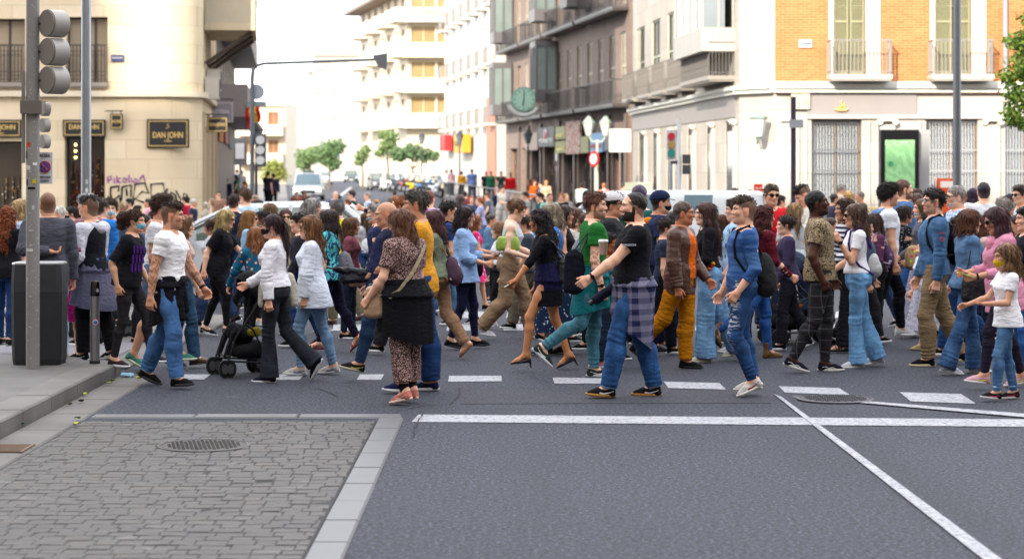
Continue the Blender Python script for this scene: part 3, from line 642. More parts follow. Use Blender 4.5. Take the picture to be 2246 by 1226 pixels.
    def shoes(kind, c1, c2='#e8e8e8', c3=None):
        for s in (1, -1):
            j = J[s]; an, fd, fu = j['an'], j['fd'], j['fu']; sd = np.cross(fu, fd); B = np.stack([fd, sd, fu], 1)
            def Q(x, y, z): return an+B@nv(x, y, z)
            um = mat('leather' if kind in ('boot', 'formal', 'heel', 'flat') else 'cloth', c1)
            if kind in ('sneak', 'formal', 'boot', 'canvas'):
                pr = [GC(Q(-.025, 0, -.035), Q(-.03, 0, -.06), .036, .038, .02), GC(Q(0, 0, -.03), Q(.09, 0, -.055), .036, .036, .03), GC(Q(.09, .004, -.058), Q(.15, .004, -.068), .036, .026, .02), GC(Q(.09, -.006, -.058), Q(.14, -.008, -.068), .034, .026, .02)]
                if kind == 'boot': pr += [GC(Q(-.01, 0, -.03), Q(-.015, 0, .09), .042, .046, .02, 'b')]
                elif kind == 'sneak': pr += [GC(Q(-.012, 0, -.03), Q(-.014, 0, .004), .037, .036, .02, 'b')]
                so_ = skinmesh('shoe', pr, max(.006, h*.8), um, root, cuts=[(tuple(G(Q(0, 0, -.078))), tuple(-fu))])
                tk = .026 if kind != 'formal' else .016
                out_ = []
                for i in range(26):
                    t = 2*math.pi*i/26; cx, sy = math.cos(t), math.sin(t); x_ = .06+.131*cx*abs(cx)**-.15 if abs(cx) > 1e-6 else .06; wd_ = (.047 if cx > -.2 else .039)*(1.-.12*abs(cx)); out_.append((x_, wd_*math.copysign(abs(sy)**.8, sy)))
                V = []; 
                for z_, g_ in ((-.088, .97), (-.088+tk*.5, 1.03), (-.088+tk, .98)):
                    for (x_, y_) in out_: V.append(G(Q(.06+(x_-.06)*g_, y_*g_, z_+(.012*max(0, (x_-.14)/.05) if z_ < -.08 else 0))))
                n = 26; F = [list(range(n))[::-1], list(range(2*n, 3*n))]+[(k_*n+i, k_*n+(i+1) % n, (k_+1)*n+(i+1) % n, (k_+1)*n+i) for k_ in range(2) for i in range(n)]
                rawmesh('sole', V, F, mat('rubber', c2), so_, True)
                if c3 and so_:   # side mark
                    mb = MB(); 
                    for sg in (1, -1):
                        if kind == 'canvas' or c3.endswith('~'): pts = [(-.03, -.045), (.0, -.04), (.03, -.055), (.07, -.05), (.1, -.06)]
                        else: pts = [(-.04, -.035), (.0, -.05), (.04, -.06), (.075, -.055), (.06, -.064), (.03, -.068), (.0, -.062)]
                        vv = [tuple(G(Q(a, sg*(.042 if a > .02 else .04), b))) for a, b in pts]
                        if kind == 'canvas' or c3.endswith('~'): mb.tube(vv, .0045*S, 6)
                        else: mb.tube(vv[:4], .003*S, 6, .008*S)
                    mb.build('side_mark', mat('cloth', c3.strip('~')), so_)
            elif kind == 'heel':
                pr = [GC(Q(-.03, 0, -.045), Q(-.02, 0, -.065), .03, .028, .02), GC(Q(-.02, 0, -.07), Q(.1, 0, -.072), .03, .03, .02), GC(Q(.1, 0, -.072), Q(.17, 0, -.078), .03, .01, .02)]
                so_ = skinmesh('shoe', pr, max(.005, h*.7), um, root, cuts=[(tuple(G(Q(0, 0, -.088))), tuple(-fu))], subs=[GE(Q(.045, 0, -.025), (.085, .024, .036), B, .008)])
                mb = MB(); mb.tube([tuple(G(Q(-.04, 0, -.08))), tuple(G(Q(-.045, 0, -.085-.07)))], .015*S, 8, .005*S); mb.build('heel', um, so_)
            elif kind == 'flat':
                pr = [GC(Q(-.03, 0, -.06), Q(.1, 0, -.068), .034, .036, .02), GC(Q(.1, 0, -.068), Q(.16, 0, -.073), .034, .018, .02)]
                skinmesh('shoe', pr, max(.006, h*.8), um, root, cuts=[(tuple(G(Q(0, 0, -.09))), tuple(-fu))], subs=[GE(Q(.03, 0, -.03), (.09, .025, .035), B, .008)])
            elif kind == 'sandal':
                mb = MB(); so_ = None; V = []
                ring = [(.06+.128*math.cos(2*math.pi*i/20), .042*math.sin(2*math.pi*i/20)) for i in range(20)]
                V = [G(Q(a, b, z_)) for z_ in (-.092, -.074) for a, b in ring]; F = [list(range(20))[::-1], list(range(20, 40))]+[(i, (i+1) % 20, 20+(i+1) % 20, 20+i) for i in range(20)]
                so_ = rawmesh('shoe', V, F, mat('rubber', c2), root)
                for x_ in (.04, .075, .11, -.03): mb.tube([tuple(G(Q(x_, .04*math.cos(t), -.07+.045*math.sin(t)))) for t in np.linspace(0, math.pi, 9)], .006*S, 6)
                mb.tube([tuple(G(Q(-.02+.04*math.cos(t), .04*math.sin(t), .01))) for t in np.linspace(0, 2*math.pi, 14)], .006*S, 6)
                mb.build('strap', um, so_)
    if bot:
        k_ = bot[0]; m = gm(bot[1]); kw = bot[2] if len(bot) > 2 else {}
        if k_ == 'skirt': skirt(m, **kw)
        else: trousers(k_, m, **kw)
    if topw:
        for tp in (topw if isinstance(topw, list) else [topw]):
            top_garment(tp[0], gm(tp[1]), **(tp[2] if len(tp) > 2 else {}))
    shoes(*shoe)
    # ---- extras
    px_info = dict(root=root, G=G, HL=HL, HR=HR, T=T, J=J, Sh=Sh, S=S, hs=hs, tab=tab, u=u, ka=ka, hc=hc, nb=nb, so=so, h=h, fb=fb, seed=seed)
    for ex in extra:
        k_ = ex[0]
        if k_ == 'mask':
            V, Q = nets(*field([HE((.028, 0, -.035), (.077, .065, .075), .01), HE((.085, 0, -.045), (.036, .034, .042), .02)], hh*1.1, cuts=[(tuple(G(HL(0, 0, -.008-(ex[2] if len(ex) > 2 else 0)))), tuple(HR@nv(.15, 0, 1))), (tuple(G(HL(.03, 0, 0))), tuple(HR@nv(-1, 0, 0))), (tuple(G(HL(0, 0, -.112-(ex[2] if len(ex) > 2 else 0)))), tuple(HR@nv(0, 0, -1)))]))
            mo = finish('face_mask', V, Q, mat('cloth', ex[1], None, None, 2.), root)
            mb = MB()
            for s in (1, -1): mb.tube([tuple(G(HL(.035, s*.066, -.03))), tuple(G(HL(-.005, s*.083, .012))), tuple(G(HL(-.012, s*.083, -.03))), tuple(G(HL(.035, s*.062, -.08)))], .0022*S, 5)
            mb.build('ear_loop', mat('cloth', '#e6e9ea'), mo)
        elif k_ in ('shades', 'glasses', 'shadestop'):
            dz, dx, tlt = (.085, -.055, .0) if k_ == 'shadestop' else (0, 0, 0); mb = MB(); mb2 = MB()
            for s in (1, -1):
                ring = [(.033+.024*math.cos(t)*1.0, .002+.019*math.sin(t)) for t in np.linspace(0, 2*math.pi, 13)[:-1]]
                pts = [tuple(G(HL(.093+dx-.25*(a-.03)**1, s*a, b+dz))) for a, b in ring]; pts2 = [tuple(G(HL(.099+dx-.25*(a-.03), s*a, b+dz))) for a, b in ring]
                if k_ != 'glasses': mb.add(pts+pts2, [list(range(12)), list(range(12, 24))]+[(i, (i+1) % 12, 12+(i+1) % 12, 12+i) for i in range(12)])
                else: mb.tube(pts+[pts[0]], .0024*S, 5)
                mb2.tube([tuple(G(HL(.083+dx, s*.058, .012+dz))), tuple(G(HL(.05+dx, s*.08, .012+dz))), tuple(G(HL(-.01+dx, s*(.084), .008+dz)))], .0035*S, 5)
            mb2.tube([tuple(G(HL(.1+dx, .01, .006+dz))), tuple(G(HL(.1+dx, -.01, .006+dz)))], .003*S, 5)
            so_ = mb.build('sunglasses' if k_ != 'glasses' else 'glasses', mat('gloss', '#0a0a0c'), root); mb2.build('temple', mat('gloss', ex[1] if len(ex) > 1 else '#111111'), so_)
        elif k_ == 'cap':
            cc = mat('cloth', ex[1]); co_ = skinmesh('cap', [cap_(.016), HE((0, 0, .075), (.095, .08, .06), .02)], h*.8, cc, root, cuts=[(tuple(G(HL(0, 0, .042))), tuple(HR@nv(.12, 0, -1)))])
            V = []; n = 12
            for z_ in (0, .006):
                for i in range(n+1): a = math.pi*(i/n-.5); V.append(G(HL(.075+.085*math.cos(a), .07*math.sin(a), .042+z_-.012*math.cos(a)))) 
            F = [list(range(n+1))[::-1], list(range(n+1, 2*n+2))]+[(i, i+1, n+2+i, n+1+i) for i in range(n)]+[(n, 0, n+1, 2*n+1)]
            rawmesh('visor', V, F, cc, co_)
        elif k_ == 'watch':
            q = Sh[1 if ex[1] == 'L' else -1]; c_ = q['wr']-q['fa']*.015; mb = MB(); mb.tube([tuple(G(c_-q['fa']*.009)), tuple(G(c_+q['fa']*.009))], (ka*.62+.007)*S, 14); wo = mb.build('watch', mat('rubber', ex[2]), root)
            o_ = unit(np.cross(q['fa'], nv(0, 0, 1))); o_ = o_ if abs(q['fa'][2]) < .9 else nv(0, 1. if ex[1] == 'L' else -1., 0)
            if abs(q['fa'][2]) >= .5: o_ = nv(0, 1. if ex[1] == 'L' else -1., 0)
            mb = MB(); mb.disc(G(c_+o_*(ka*.62+.009)), o_, .018*S, .01*S, 12); mb.build('watch_face', mat('gloss', '#050505'), wo)
        elif k_ == 'under':   # garment showing below another
            top_garment(*ex[1:])
        elif k_ == 'hood':
            skinmesh('hood', [GC(T@nv(-.06, .07, .49), T@nv(-.13, 0, .45), .035, .05, .03), GC(T@nv(-.06, -.07, .49), T@nv(-.13, 0, .45), .035, .05, .03), GC(T@nv(-.02, .06, .5), T@nv(.05, .04, .48), .028, .02, .02), GC(T@nv(-.02, -.06, .5), T@nv(.05, -.04, .48), .028, .02, .02)], h, gm(ex[1]), root, amp=.005, seed=seed)
        elif k_ == 'collar':
            skinmesh('collar', [GC(T@nv(-.07, .045, .51), T@nv(.05, .05, .465), .018, .014, .02), GC(T@nv(-.07, -.045, .51), T@nv(.05, -.05, .465), .018, .014, .02), GC(T@nv(-.075, .045, .515), T@nv(-.075, -.045, .515), .02, .02, .02)], h*.8, gm(ex[1]), root, amp=.002, seed=seed)
        elif k_ == 'scarf':
            skinmesh('scarf', [GC(T@nv(-.05, .07, .49), T@nv(.08, .03, .46), .045, .05, .03), GC(T@nv(-.05, -.07, .49), T@nv(.08, -.03, .46), .045, .05, .03), GC(T@nv(-.07, .05, .5), T@nv(-.07, -.05, .5), .04, .04, .03), GC(T@nv(.09, 0, .46), T@nv(.13, .01, .2), .045, .04, .03), GC(T@nv(.1, .04, .44), T@nv(.12, .06, .05), .035, .05, .03)], h, gm(ex[1]), root, amp=.01, freq=14, seed=seed)
        elif k_ == 'wrap':    # garment tied round the waist, hanging over hips
            m = gm(ex[1]); kw = ex[2] if len(ex) > 2 else {}
            wo = skirt(m, kw.get('z1', -.28), kw.get('w', .2), waist=kw.get('waist', .1), nm='tied_garment', d1=kw.get('d', .17), lift=kw.get('lift', .05), waves=5, wa=.016, th=.4, off=.024)
            pr = [GC(T@nv(.12+.03*fb, .02, kw.get('waist', .1)-.01), T@nv(.13+.03*fb, -.03, kw.get('waist', .1)-.03), .035, .03, .02), GC(T@nv(.14, .0, kw.get('waist', .1)-.03), T@nv(.17, .03, -.2), .03, .035, .02), GC(T@nv(.14, -.02, kw.get('waist', .1)-.03), T@nv(.15, -.07, -.16), .03, .032, .02)]
            tbx = [(kw.get('waist', .1)-.03, np.interp(.08, tab[:, 0], tab[:, 1])+.03, np.interp(.08, tab[:, 0], tab[:, 2])+.03, 0), (kw.get('waist', .1)+.02, np.interp(.12, tab[:, 0], tab[:, 1])+.032, np.interp(.12, tab[:, 0], tab[:, 2])+.032, 0)]
            pr.append(GT(tbx, .02)); ko = skinmesh('knot', pr, gh, m, wo, amp=.006, freq=16, seed=seed)
        elif k_ == 'lace': skirt(gm(ex[1]), -.27, .205, waist=-.1, nm='lace_hem', d1=.175, waves=18, wa=.005)
        elif k_ == 'belt':
            tb = tab; zz = ex[2] if len(ex) > 2 else .115; rows = [(zz-.018, *[np.interp(zz, tb[:, 0], tb[:, j])+(.02 if j < 3 else 0) for j in (1, 2, 3)]), (zz+.018, *[np.interp(zz, tb[:, 0], tb[:, j])+(.02 if j < 3 else 0) for j in (1, 2, 3)])]
            skinmesh('belt', [GT(rows, .005)], max(.006, h*.7), mat('leather', ex[1]), root)
        elif k_ == 'cuff':    # turned-up trouser hems
            for s in (1, -1):
                j = J[s]; skinmesh('cuff', [GC(j['an']-j['sh']*.035, j['an']+j['sh']*.012, .058, .062, .005, 'ab')], h*.8, gm(ex[1]), root)
        elif k_ == 'sock':
            for s in (1, -1):
                j = J[s]; skinmesh('sock', [GC(j['an']-j['sh']*.07, j['an'], .046, .044, .005, 'a')], h*.8, gm(ex[1]), root)
        elif k_ == 'print':   # shirt print: patch standing just off the chest
            (ys, zs, w_, hh_, c_, word) = ex[1:7]
            pxx = np.interp(zs, tab[:, 0], tab[:, 2])+.022
            text_mesh('print', word, hh_*S, mat('cloth', c_), tuple(G(T@nv(pxx+.012, ys, zs))), T@nv(0, 1, 0)*1., T@nv(1, 0, 0), root, depth=.012, width=w_*S)
        elif k_ == 'sleeveprint':
            s = 1 if ex[1] == 'L' else -1; q = Sh[s]; ob = q['sh']+q['ua']*ex[2]; n_ = nv(0, s, 0); u_ = unit(np.cross(nv(0, 0, 1), n_)) if ex[3] == 'h' else q['ua']
            text_mesh('sleeve_print', ex[4], ex[5]*S, mat('cloth', ex[6]), tuple(G(ob+n_*(ka*1.2+.03))), u_, n_, root, depth=.012, width=ex[7]*S)
    PEOPLE.append(px_info); return px_info
# ============================================================ ground
def m_asphalt(name, base, light=1.0, speck=.95):
    g = NG(name); v = g.co(); n = g.noise(.3, v, 4); n2 = g.noise(2.2, v, 5); a = g.vor(40, v).outputs[0]; sp = g.noise(21, v, 4, .85); s2 = g.noise(36, v, 3, .85)
    col = g.mix(n, mul(base, .72), mul(base, 1.1)); col = g.mix(g.math('MULTIPLY', g.ramp(n2, [(.45, 0.), (.7, 1.)]), .45), col, mul(base, 1.3))
    col = g.mix(g.ramp(sp, [(.4, 1.), (.56, 0.)]), col, mul(base, .35)); col = g.mix(g.math('MULTIPLY', g.ramp(s2, [(.5, 0.), (.66, 1.)]), speck), col, mul(base, 5.5))
    col = g.mix(g.math('MULTIPLY', g.noise(1.1, v, 3), .5), col, g.mix(1., col, (.94, .96, 1.14), 'MULTIPLY'))
    tr = g.noise(.9, g.co((1, .12, 1)), 4); col = g.mix(g.math('MULTIPLY', g.ramp(tr, [(.48, 0.), (.66, 1.)]), .35), col, mul(base, .62))
    if name == 'asphalt':
        vd = g.n('VectorMath', operation='DISTANCE', i0=v, i1=(-2.45, 18.3, 0)).outputs['Value']; stn = g.math('ADD', vd, g.math('MULTIPLY', g.noise(2.4, v, 6, .7), 1.9))
        col = g.mix(g.math('MULTIPLY', g.ramp(stn, [(.62, 1.), (.9, 0.)]), .75), col, g.mix(sp, mul(base, 1.2), mul(base, 4.2)))
    g.bump(g.math('ADD', a, g.math('MULTIPLY', sp, 1.5)), .7, .006); return g.out(col, .8, spec=.35)
ASPH = m_asphalt('asphalt', srgb('#282b33'))
g = NG('concrete_slab'); v = g.co(); br = g.n('TexBrick', offset=0.5); br.inputs['Scale'].default_value = 1; br.inputs['Brick Width'].default_value = .6; br.inputs['Row Height'].default_value = .6; br.inputs['Mortar Size'].default_value = .006; g.put(br.inputs[0], v)
g.put(br.inputs[1], srgb('#65615f')); g.put(br.inputs[2], srgb('#595654')); g.put(br.inputs[3], srgb('#555352'))
g.bump(g.noise(60), .2, .004); SLAB = g.out(g.mix(g.math('MULTIPLY', g.ramp(g.noise(1.6, v, 6), [(.4, 0.), (.7, 1.)]), .5), br.outputs[0], srgb('#7d7a79')), .8, spec=.3)
g = NG('tactile_paving'); w_ = g.n('TexWave', wave_type='BANDS', bands_direction='Y'); w_.inputs['Scale'].default_value = 4.2; w_.inputs['Distortion'].default_value = 0; g.put(w_.inputs[0], g.co())
g.bump(w_.outputs[1], .8, .02); TACT = g.out(g.mix(g.ramp(w_.outputs[1], [(.3, 0.), (.6, 1.)]), srgb('#56545a'), srgb('#85838a')), .8)
g = NG('kerb_granite'); n = g.noise(90, None, 3); g.bump(n, .3, .004); KERB = g.out(g.mix(g.ramp(g.noise(1.4, None, 6), [(.35, 0.), (.7, 1.)]), g.mix(n, srgb('#5e5a57'), srgb('#76726e')), g.mix(n, srgb('#433f3d'), srgb('#5e5a58'))), .75)
g = NG('road_paint'); n = g.noise(26, None, 6, .7); g.bump(g.noise(120), .3, .004); PAINT = g.out(g.mix(g.ramp(n, [(.46, 0.), (.64, 1.)]), g.mix(g.noise(5, None, 5), srgb('#b8babf'), srgb('#85878d')), srgb('#5e6067')), .7)
def sheet(name, pts, z, m, kind='structure', t=.003, parent=None, **k):
    mb = MB(); mb.prism([(p[0], p[1]) for p in pts], z-t, z); o = mb.build(name, m, parent)
    return tag(o, kind=kind, **k) if not parent else o
def grect(name, px, z, m, **k): return sheet(name, [gnd(*p) for p in px], z, m, **k)
o = rawmesh('road', [(-900, -200, 0), (900, -200, 0), (900, 2500, 0), (-900, 2500, 0)], np.array([[0, 1, 2, 3]]), ASPH); tag(o, kind='structure')
KX = -3.75
# raised near pavement and its lowered crossing part
mb = MB(); mb.prism([(-60, -6), (KX-.3, -6), (KX-.3, 20.1), (KX-.55, 20.6), (-60, 20.6)], .0, .13); tag(mb.build('pavement', SLAB), kind='structure')
mb = MB(); mb.prism([(-60, 20.62), (KX-.32, 20.62), (KX-.05, 27.8), (-5.3, 29.4), (-60, 29.4)], .0, .03); tag(mb.build('crossing_pavement', SLAB), kind='structure')
sheet('tactile_strip', [(-6.4, 20.7), (-4.1, 20.7), (-4.1, 23.4), (-6.4, 23.4)], .038, TACT, t=.006)
random.seed(4)
BORD = mat('paint', '#5d5e61', sc=2)
def kerb_run(name, p0, p1, w_, z1, n, jit=.004, side=1, z0=-.02, m=None):
    P0, P1 = Vector((*p0, 0)), Vector((*p1, 0)); d = (P1-P0); L = d.length; d.normalize(); nrm = Vector((-d.y, d.x, 0))*side; mb = MB(); t = 0
    for i in range(n):
        a = P0+d*(L*i/n+.004); b = P0+d*(L*(i+1)/n-.004); dz = random.uniform(-jit, jit); q = [a, b, b+nrm*w_, a+nrm*w_]; c = [p+(sum(q, Vector())/4-p)*.0 for p in q]
        ins = [a+(nrm+d)*.012, b+(nrm-d)*.012, b+nrm*(w_-.004)-d*.012, a+nrm*(w_-.004)+d*.012]
        V = [(p.x, p.y, z0) for p in q]+[(p.x, p.y, z1-.014+dz) for p in q]+[(p.x, p.y, z1+dz) for p in ins]
        mb.add(V, [(0, 1, 5, 4), (1, 2, 6, 5), (2, 3, 7, 6), (3, 0, 4, 7), (4, 5, 9, 8), (5, 6, 10, 9), (6, 7, 11, 10), (7, 4, 8, 11), (8, 9, 10, 11)])
    return tag(mb.build(name, BORD if 'border' in name else KERB), kind='structure')
kerb_run('kerb', (KX, -6), (KX, 20.1), .3, .134, 26, side=1); kerb_run('kerb', (KX, 20.12), (KX-.25, 20.62), .3, .10, 1)
kerb_run('lowered_kerb', (KX-.04, 20.66), (KX+.18, 27.8), .3, .034, 7)
kerb_run('gutter_stones', (KX+.37, -6), (KX+.37, 20.0), .35, .012, 25, .001)
kerb_run('border_stones', (-.86, -2), (-.86, 16.6), .19, .016, 27, .002)
kerb_run('border_stones', (-.88, 16.62), (KX+.4, 16.62), .2, .016, 3, .002, side=-1)
# setts as real stones
g = NG('sett_stone'); n = g.noise(2.2, None, 6); f = g.noise(20, None, 4, .75); g.bump(g.math('ADD', g.noise(25, None, 5), g.math('MULTIPLY', f, .5)), .6, .012)
at_ = g.n('Attribute', attribute_name='Tone'); col = g.mix(g.ramp(n, [(.35, 0.), (.7, 1.)]), srgb('#342f2a'), srgb('#463f37')); col = g.mix(g.math('MULTIPLY', f, .4), col, srgb('#5c5c60'))
pale = g.ramp(g.noise(6, g.co((.3, 1, 1)), 6, .75), [(.6, 0.), (.68, 1.)]); col = g.mix(g.math('MULTIPLY', pale, .7), col, srgb('#8e8b86')); col = g.mix(at_.outputs[2], g.mix(.5, col, srgb('#343333')), col)
SETT = g.out(col, .62, spec=.45)
mb = MB(); tones = []
y = 6.0
while y < 16.36:
    rh = random.uniform(.125, .145); x = KX+.4-random.uniform(0, .12)
    while x < -1.08:
        wd = random.uniform(.1, .17); x2 = min(x+wd, -1.07); x1 = max(x, KX+.39)
        if x2-x1 > .03:
            g_ = random.uniform(.0003, .0022) if x1 < -2.3 else random.uniform(.001, .0045); z_ = .008+random.uniform(-.003, .003); t_ = [random.uniform(-.002, .002) for _ in range(4)]; b_ = .007
            wob = lambda X: .008*math.sin(X*2.1+y*.7)+.003*math.sin(X*7+y*3)
            g_ = g_ if random.random() < .7 else .0002; q = [(x1+g_*.6, y+g_+wob(x1)), (x2-g_*.6, y+g_+wob(x2)), (x2-g_*.6, min(y+rh-g_+wob(x2), 16.40)), (x1+g_*.6, min(y+rh-g_+wob(x1), 16.40))]; cx = (x1+x2)/2; cy = y+rh/2
            V = [(a, b, -.01) for a, b in q]+[(a, b, z_-.006) for a, b in q]+[(a+(b_ if a < cx else -b_), b+(b_ if b < cy else -b_), z_+t_[i]) for i, (a, b) in enumerate(q)]
            mb.add(V, [(0, 1, 5, 4), (1, 2, 6, 5), (2, 3, 7, 6), (3, 0, 4, 7), (4, 5, 9, 8), (5, 6, 10, 9), (6, 7, 11, 10), (7, 4, 8, 11), (8, 9, 10, 11)]); tones += [random.random()]*12
        x += wd
    y += rh
so_ = mb.build('sett_paving', SETT); tag(so_, kind='structure'); ca = so_.data.attributes.new('Tone', 'FLOAT', 'POINT'); ca.data.foreach_set('value', np.array(tones, f4 if 'f4' in globals() else np.float32))
sheet('paving_bed', [(KX+.38, -2), (-1.06, -2), (-1.06, 16.42), (KX+.38, 16.42)], .004, mat('rubber', '#242324'))
# painted markings traced on the road
for q in [[(790, 822), (842, 822), (836, 834), (782, 834)], [(985, 825), (1100, 825), (1100, 837), (983, 838)], [(1212, 829), (1325, 830), (1334, 842), (1216, 842)], [(1456, 838), (1578, 841), (1592, 855), (1466, 852)],
          [(1708, 848), (1840, 852), (1864, 867), (1722, 862)], [(1973, 861), (2108, 865), (2140, 886), (1998, 881)], [(390, 822), (462, 822), (448, 833), (384, 833)], [(585, 822), (668, 822), (656, 834), (570, 834)], [(2246, 880), (2370, 884), (2420, 905), (2280, 900)]]:
    grect('road_marking', q, .006, PAINT)
for x0, x1 in [(735, 800), (850, 925), (985, 1062), (1110, 1190), (1250, 1330), (1390, 1470), (1530, 1610), (1680, 1760), (1830, 1910), (1980, 2060), (2130, 2210)]:
    grect('road_marking', [(x0+4, 684), (x1+4, 684), (x1, 698), (x0, 698)], .006, PAINT)
    grect('road_marking', [(x0-3, 712), (x1-3, 712), (x1-6, 726), (x0-6, 726)], .006, PAINT)
grect('stop_line', [(918, 910), (2400, 922), (2400, 938), (903, 926)], .006, PAINT)
grect('lane_line', [(1697, 866), (1714, 872), (2212, 1240), (2170, 1240)], .010, PAINT)
grect('lane_line', [(1735, 872), (1800, 874), (2400, 922), (2400, 931)], .012, PAINT)
# road patches, cracks
PATCH = m_asphalt('asphalt_patch', srgb('#30323a'), speck=.4)
grect('asphalt_patch', [(1005, 852), (1700, 856), (1690, 884), (1010, 886)], .0035, PATCH)
CR = mat('rubber', '#26262b')
def crack(pts, w_=.012):
    mb = MB(); P = [gnd(*p) for p in pts]; P2 = []
    for a, b in zip(P[:-1], P[1:]):
        for i in range(6):
            t = i/6; P2.append((a[0]+(b[0]-a[0])*t+random.uniform(-.012, .012), a[1]+(b[1]-a[1])*t+random.uniform(-.02, .02)))
    P2.append(P[-1])
    for a, b in zip(P2[:-1], P2[1:]):
        d = Vector((b[0]-a[0], b[1]-a[1])).normalized(); n_ = Vector((-d.y, d.x))*w_/2*random.uniform(.4, 1.3); mb.add([(a[0]-n_.x, a[1]-n_.y, .008), (b[0]-n_.x, b[1]-n_.y, .008), (b[0]+n_.x, b[1]+n_.y, .008), (a[0]+n_.x, a[1]+n_.y, .008)], [(0, 1, 2, 3)])
    tag(mb.build('road_crack', CR), kind='structure')
for p in [[(1010, 850), (1006, 868), (990, 886), (930, 890), (860, 905)], [(1005, 851), (1350, 853), (1700, 857)], [(560, 850), (680, 846)], [(640, 862), (700, 852), (740, 870)], [(930, 905), (912, 935), (905, 960)], [(300, 905), (420, 910), (600, 903)], [(470, 860), (540, 858)], [(480, 875), (560, 880)]]: crack(p)
# manhole covers
def manhole(px, py, r, col, label):
    X, Y = gnd(px, py); o = empty('manhole_cover', (X, Y, 0), .2, label=label, cat='manhole cover')
    mb = MB(); mb.lathe(0, 0, [(r, 0.0), (r, .014), (r*.93, .018), (r*.92, .012)], 40); mb.build('rim', mat('metal', col, rough=.5), o)
    mb = MB(); mb.lathe(0, 0, [(r*.9, .008), (r*.9, .016)], 40)
    for i in range(-9, 10):
        for j in range(-9, 10):
            a, b = i*r*.092, j*r*.092
            if a*a+b*b < (r*.8)**2 and (i+j) % 2 == 0: mb.box(a-r*.034, a+r*.034, b-r*.034, b+r*.034, .015, .021)
    mb.build('lid', mat('metal', mixc(srgb(col), (0, 0, 0), .15), rough=.55), o)
manhole(447, 980, .33, '#4a4745', 'round cast iron manhole cover set in the grey stone setts')
manhole(1832, 877, .33, '#55545a', 'dark round manhole cover in the asphalt beside the converging white lines')
mb = MB(); X, Y = gnd(8, 988); gr = empty('drain_grate', (X, Y, .012), label='small rusty drain grate in the setts at the left edge', cat='drain')
for i in range(9): mb.box(-.16, .16, -.2+i*.045, -.18+i*.045, 0, .012)
mb.box(-.18, -.16, -.22, .2, 0, .012); mb.box(.16, .18, -.22, .2, 0, .012); mb.build('bar', mat('rubber', '#6a5444'), gr)
# fallen leaves and litter
LEAFP = [(187, 872, '#9aa43a', 'curled yellow-green leaf lying below the kerb'), (236, 848, '#8d9a30', 'yellow leaf against the kerb foot near the corner'), (246, 842, '#6f8a2a', 'greenish leaf beside the yellow one at the kerb corner'), (300, 825, '#93a63a', 'pale green leaf cluster at the end of the kerb'), (48, 938, '#3f7a3a', 'dark green leaf lying on the setts by the kerb'), (168, 938, '#a8a83c', 'small yellow leaf on the setts near the stone border'), (170, 925, '#5e8a3a', 'small green leaf on the stone border line'), (152, 894, '#4b4a30', 'dry olive leaf on the gutter stones'), (178, 887, '#3a2c26', 'dark brown leaf on the gutter stones'), (305, 836, '#a4ab3c', 'light yellow leaf lying behind the kerb end')]
for px, py, c_, lb in LEAFP:
    X, Y = gnd(px, py); V = []; n = 8; L_ = .06; a0 = random.uniform(0, 6)
    for i in range(n+1):
        t = i/n; wv = .45*math.sin(math.pi*t)**.7; zc = .006+.012*abs(math.sin(t*3+a0))
        for s in (-1, 0, 1): V.append(((t-.5)*L_, s*wv*L_, zc+(.01 if s else 0)))
    F = [(3*i+j, 3*i+3+j, 3*i+4+j, 3*i+1+j) for i in range(n) for j in (0, 1)]; lo = rawmesh('leaf', V, F, mat('cloth', c_), None, True, loc=(X, Y, .016)); lo.rotation_euler = (0, 0, a0); tag(lo, lb, 'leaf', 'fallen leaves')
X, Y = gnd(276, 830); lt = skinmesh('litter', [ell((0, 0, .03), (.05, .035, .028)), ell((.04, .02, .025), (.035, .03, .02))], .006, mat('cloth', '#a9d3ea', None, None, 6), None, amp=.012, freq=50); lt.location = (X, Y, 0); tag(lt, 'crumpled light blue paper litter in the gutter', 'litter')
# ============================================================ facades
def frame_of(p0, p1, z=0):
    d = Vector((p1[0]-p0[0], p1[1]-p0[1], 0)); L = d.length; u = d.normalized(); n_ = Vector((u.y, -u.x, 0)); return (Vector((p0[0], p0[1], z)), u, n_), L   # u left->right seen from outside, n outward
def wallmesh(mb, L, z0, z1, holes, rev=.22, u0=0.):
    us = sorted({u0, L}|{h[0] for h in holes}|{h[1] for h in holes}); zs = sorted({z0, z1}|{h[2] for h in holes}|{h[3] for h in holes}); us = [u for u in us if u0 <= u <= L]; zs = [z for z in zs if z0 <= z <= z1]
    for a, b in zip(us[:-1], us[1:]):
        run = None
        for c, d in zip(zs[:-1], zs[1:]):
            um, zm = (a+b)/2, (c+d)/2; hole = any(h[0] < um < h[1] and h[2] < zm < h[3] for h in holes)
            if not hole: run = (run[0], d) if run else (c, d)
            if hole and run: mb.quad((a, 0, run[0]), (b, 0, run[0]), (b, 0, run[1]), (a, 0, run[1])); run = None
        if run: mb.quad((a, 0, run[0]), (b, 0, run[0]), (b, 0, run[1]), (a, 0, run[1]))
    for a, b, c, d in holes:
        mb.quad((a, 0, c), (a, -rev, c), (a, -rev, d), (a, 0, d)); mb.quad((b, -rev, c), (b, 0, c), (b, 0, d), (b, -rev, d)); mb.quad((a, -rev, d), (b, -rev, d), (b, 0, d), (a, 0, d)); mb.quad((a, 0, c), (b, 0, c), (b, -rev, c), (a, -rev, c))
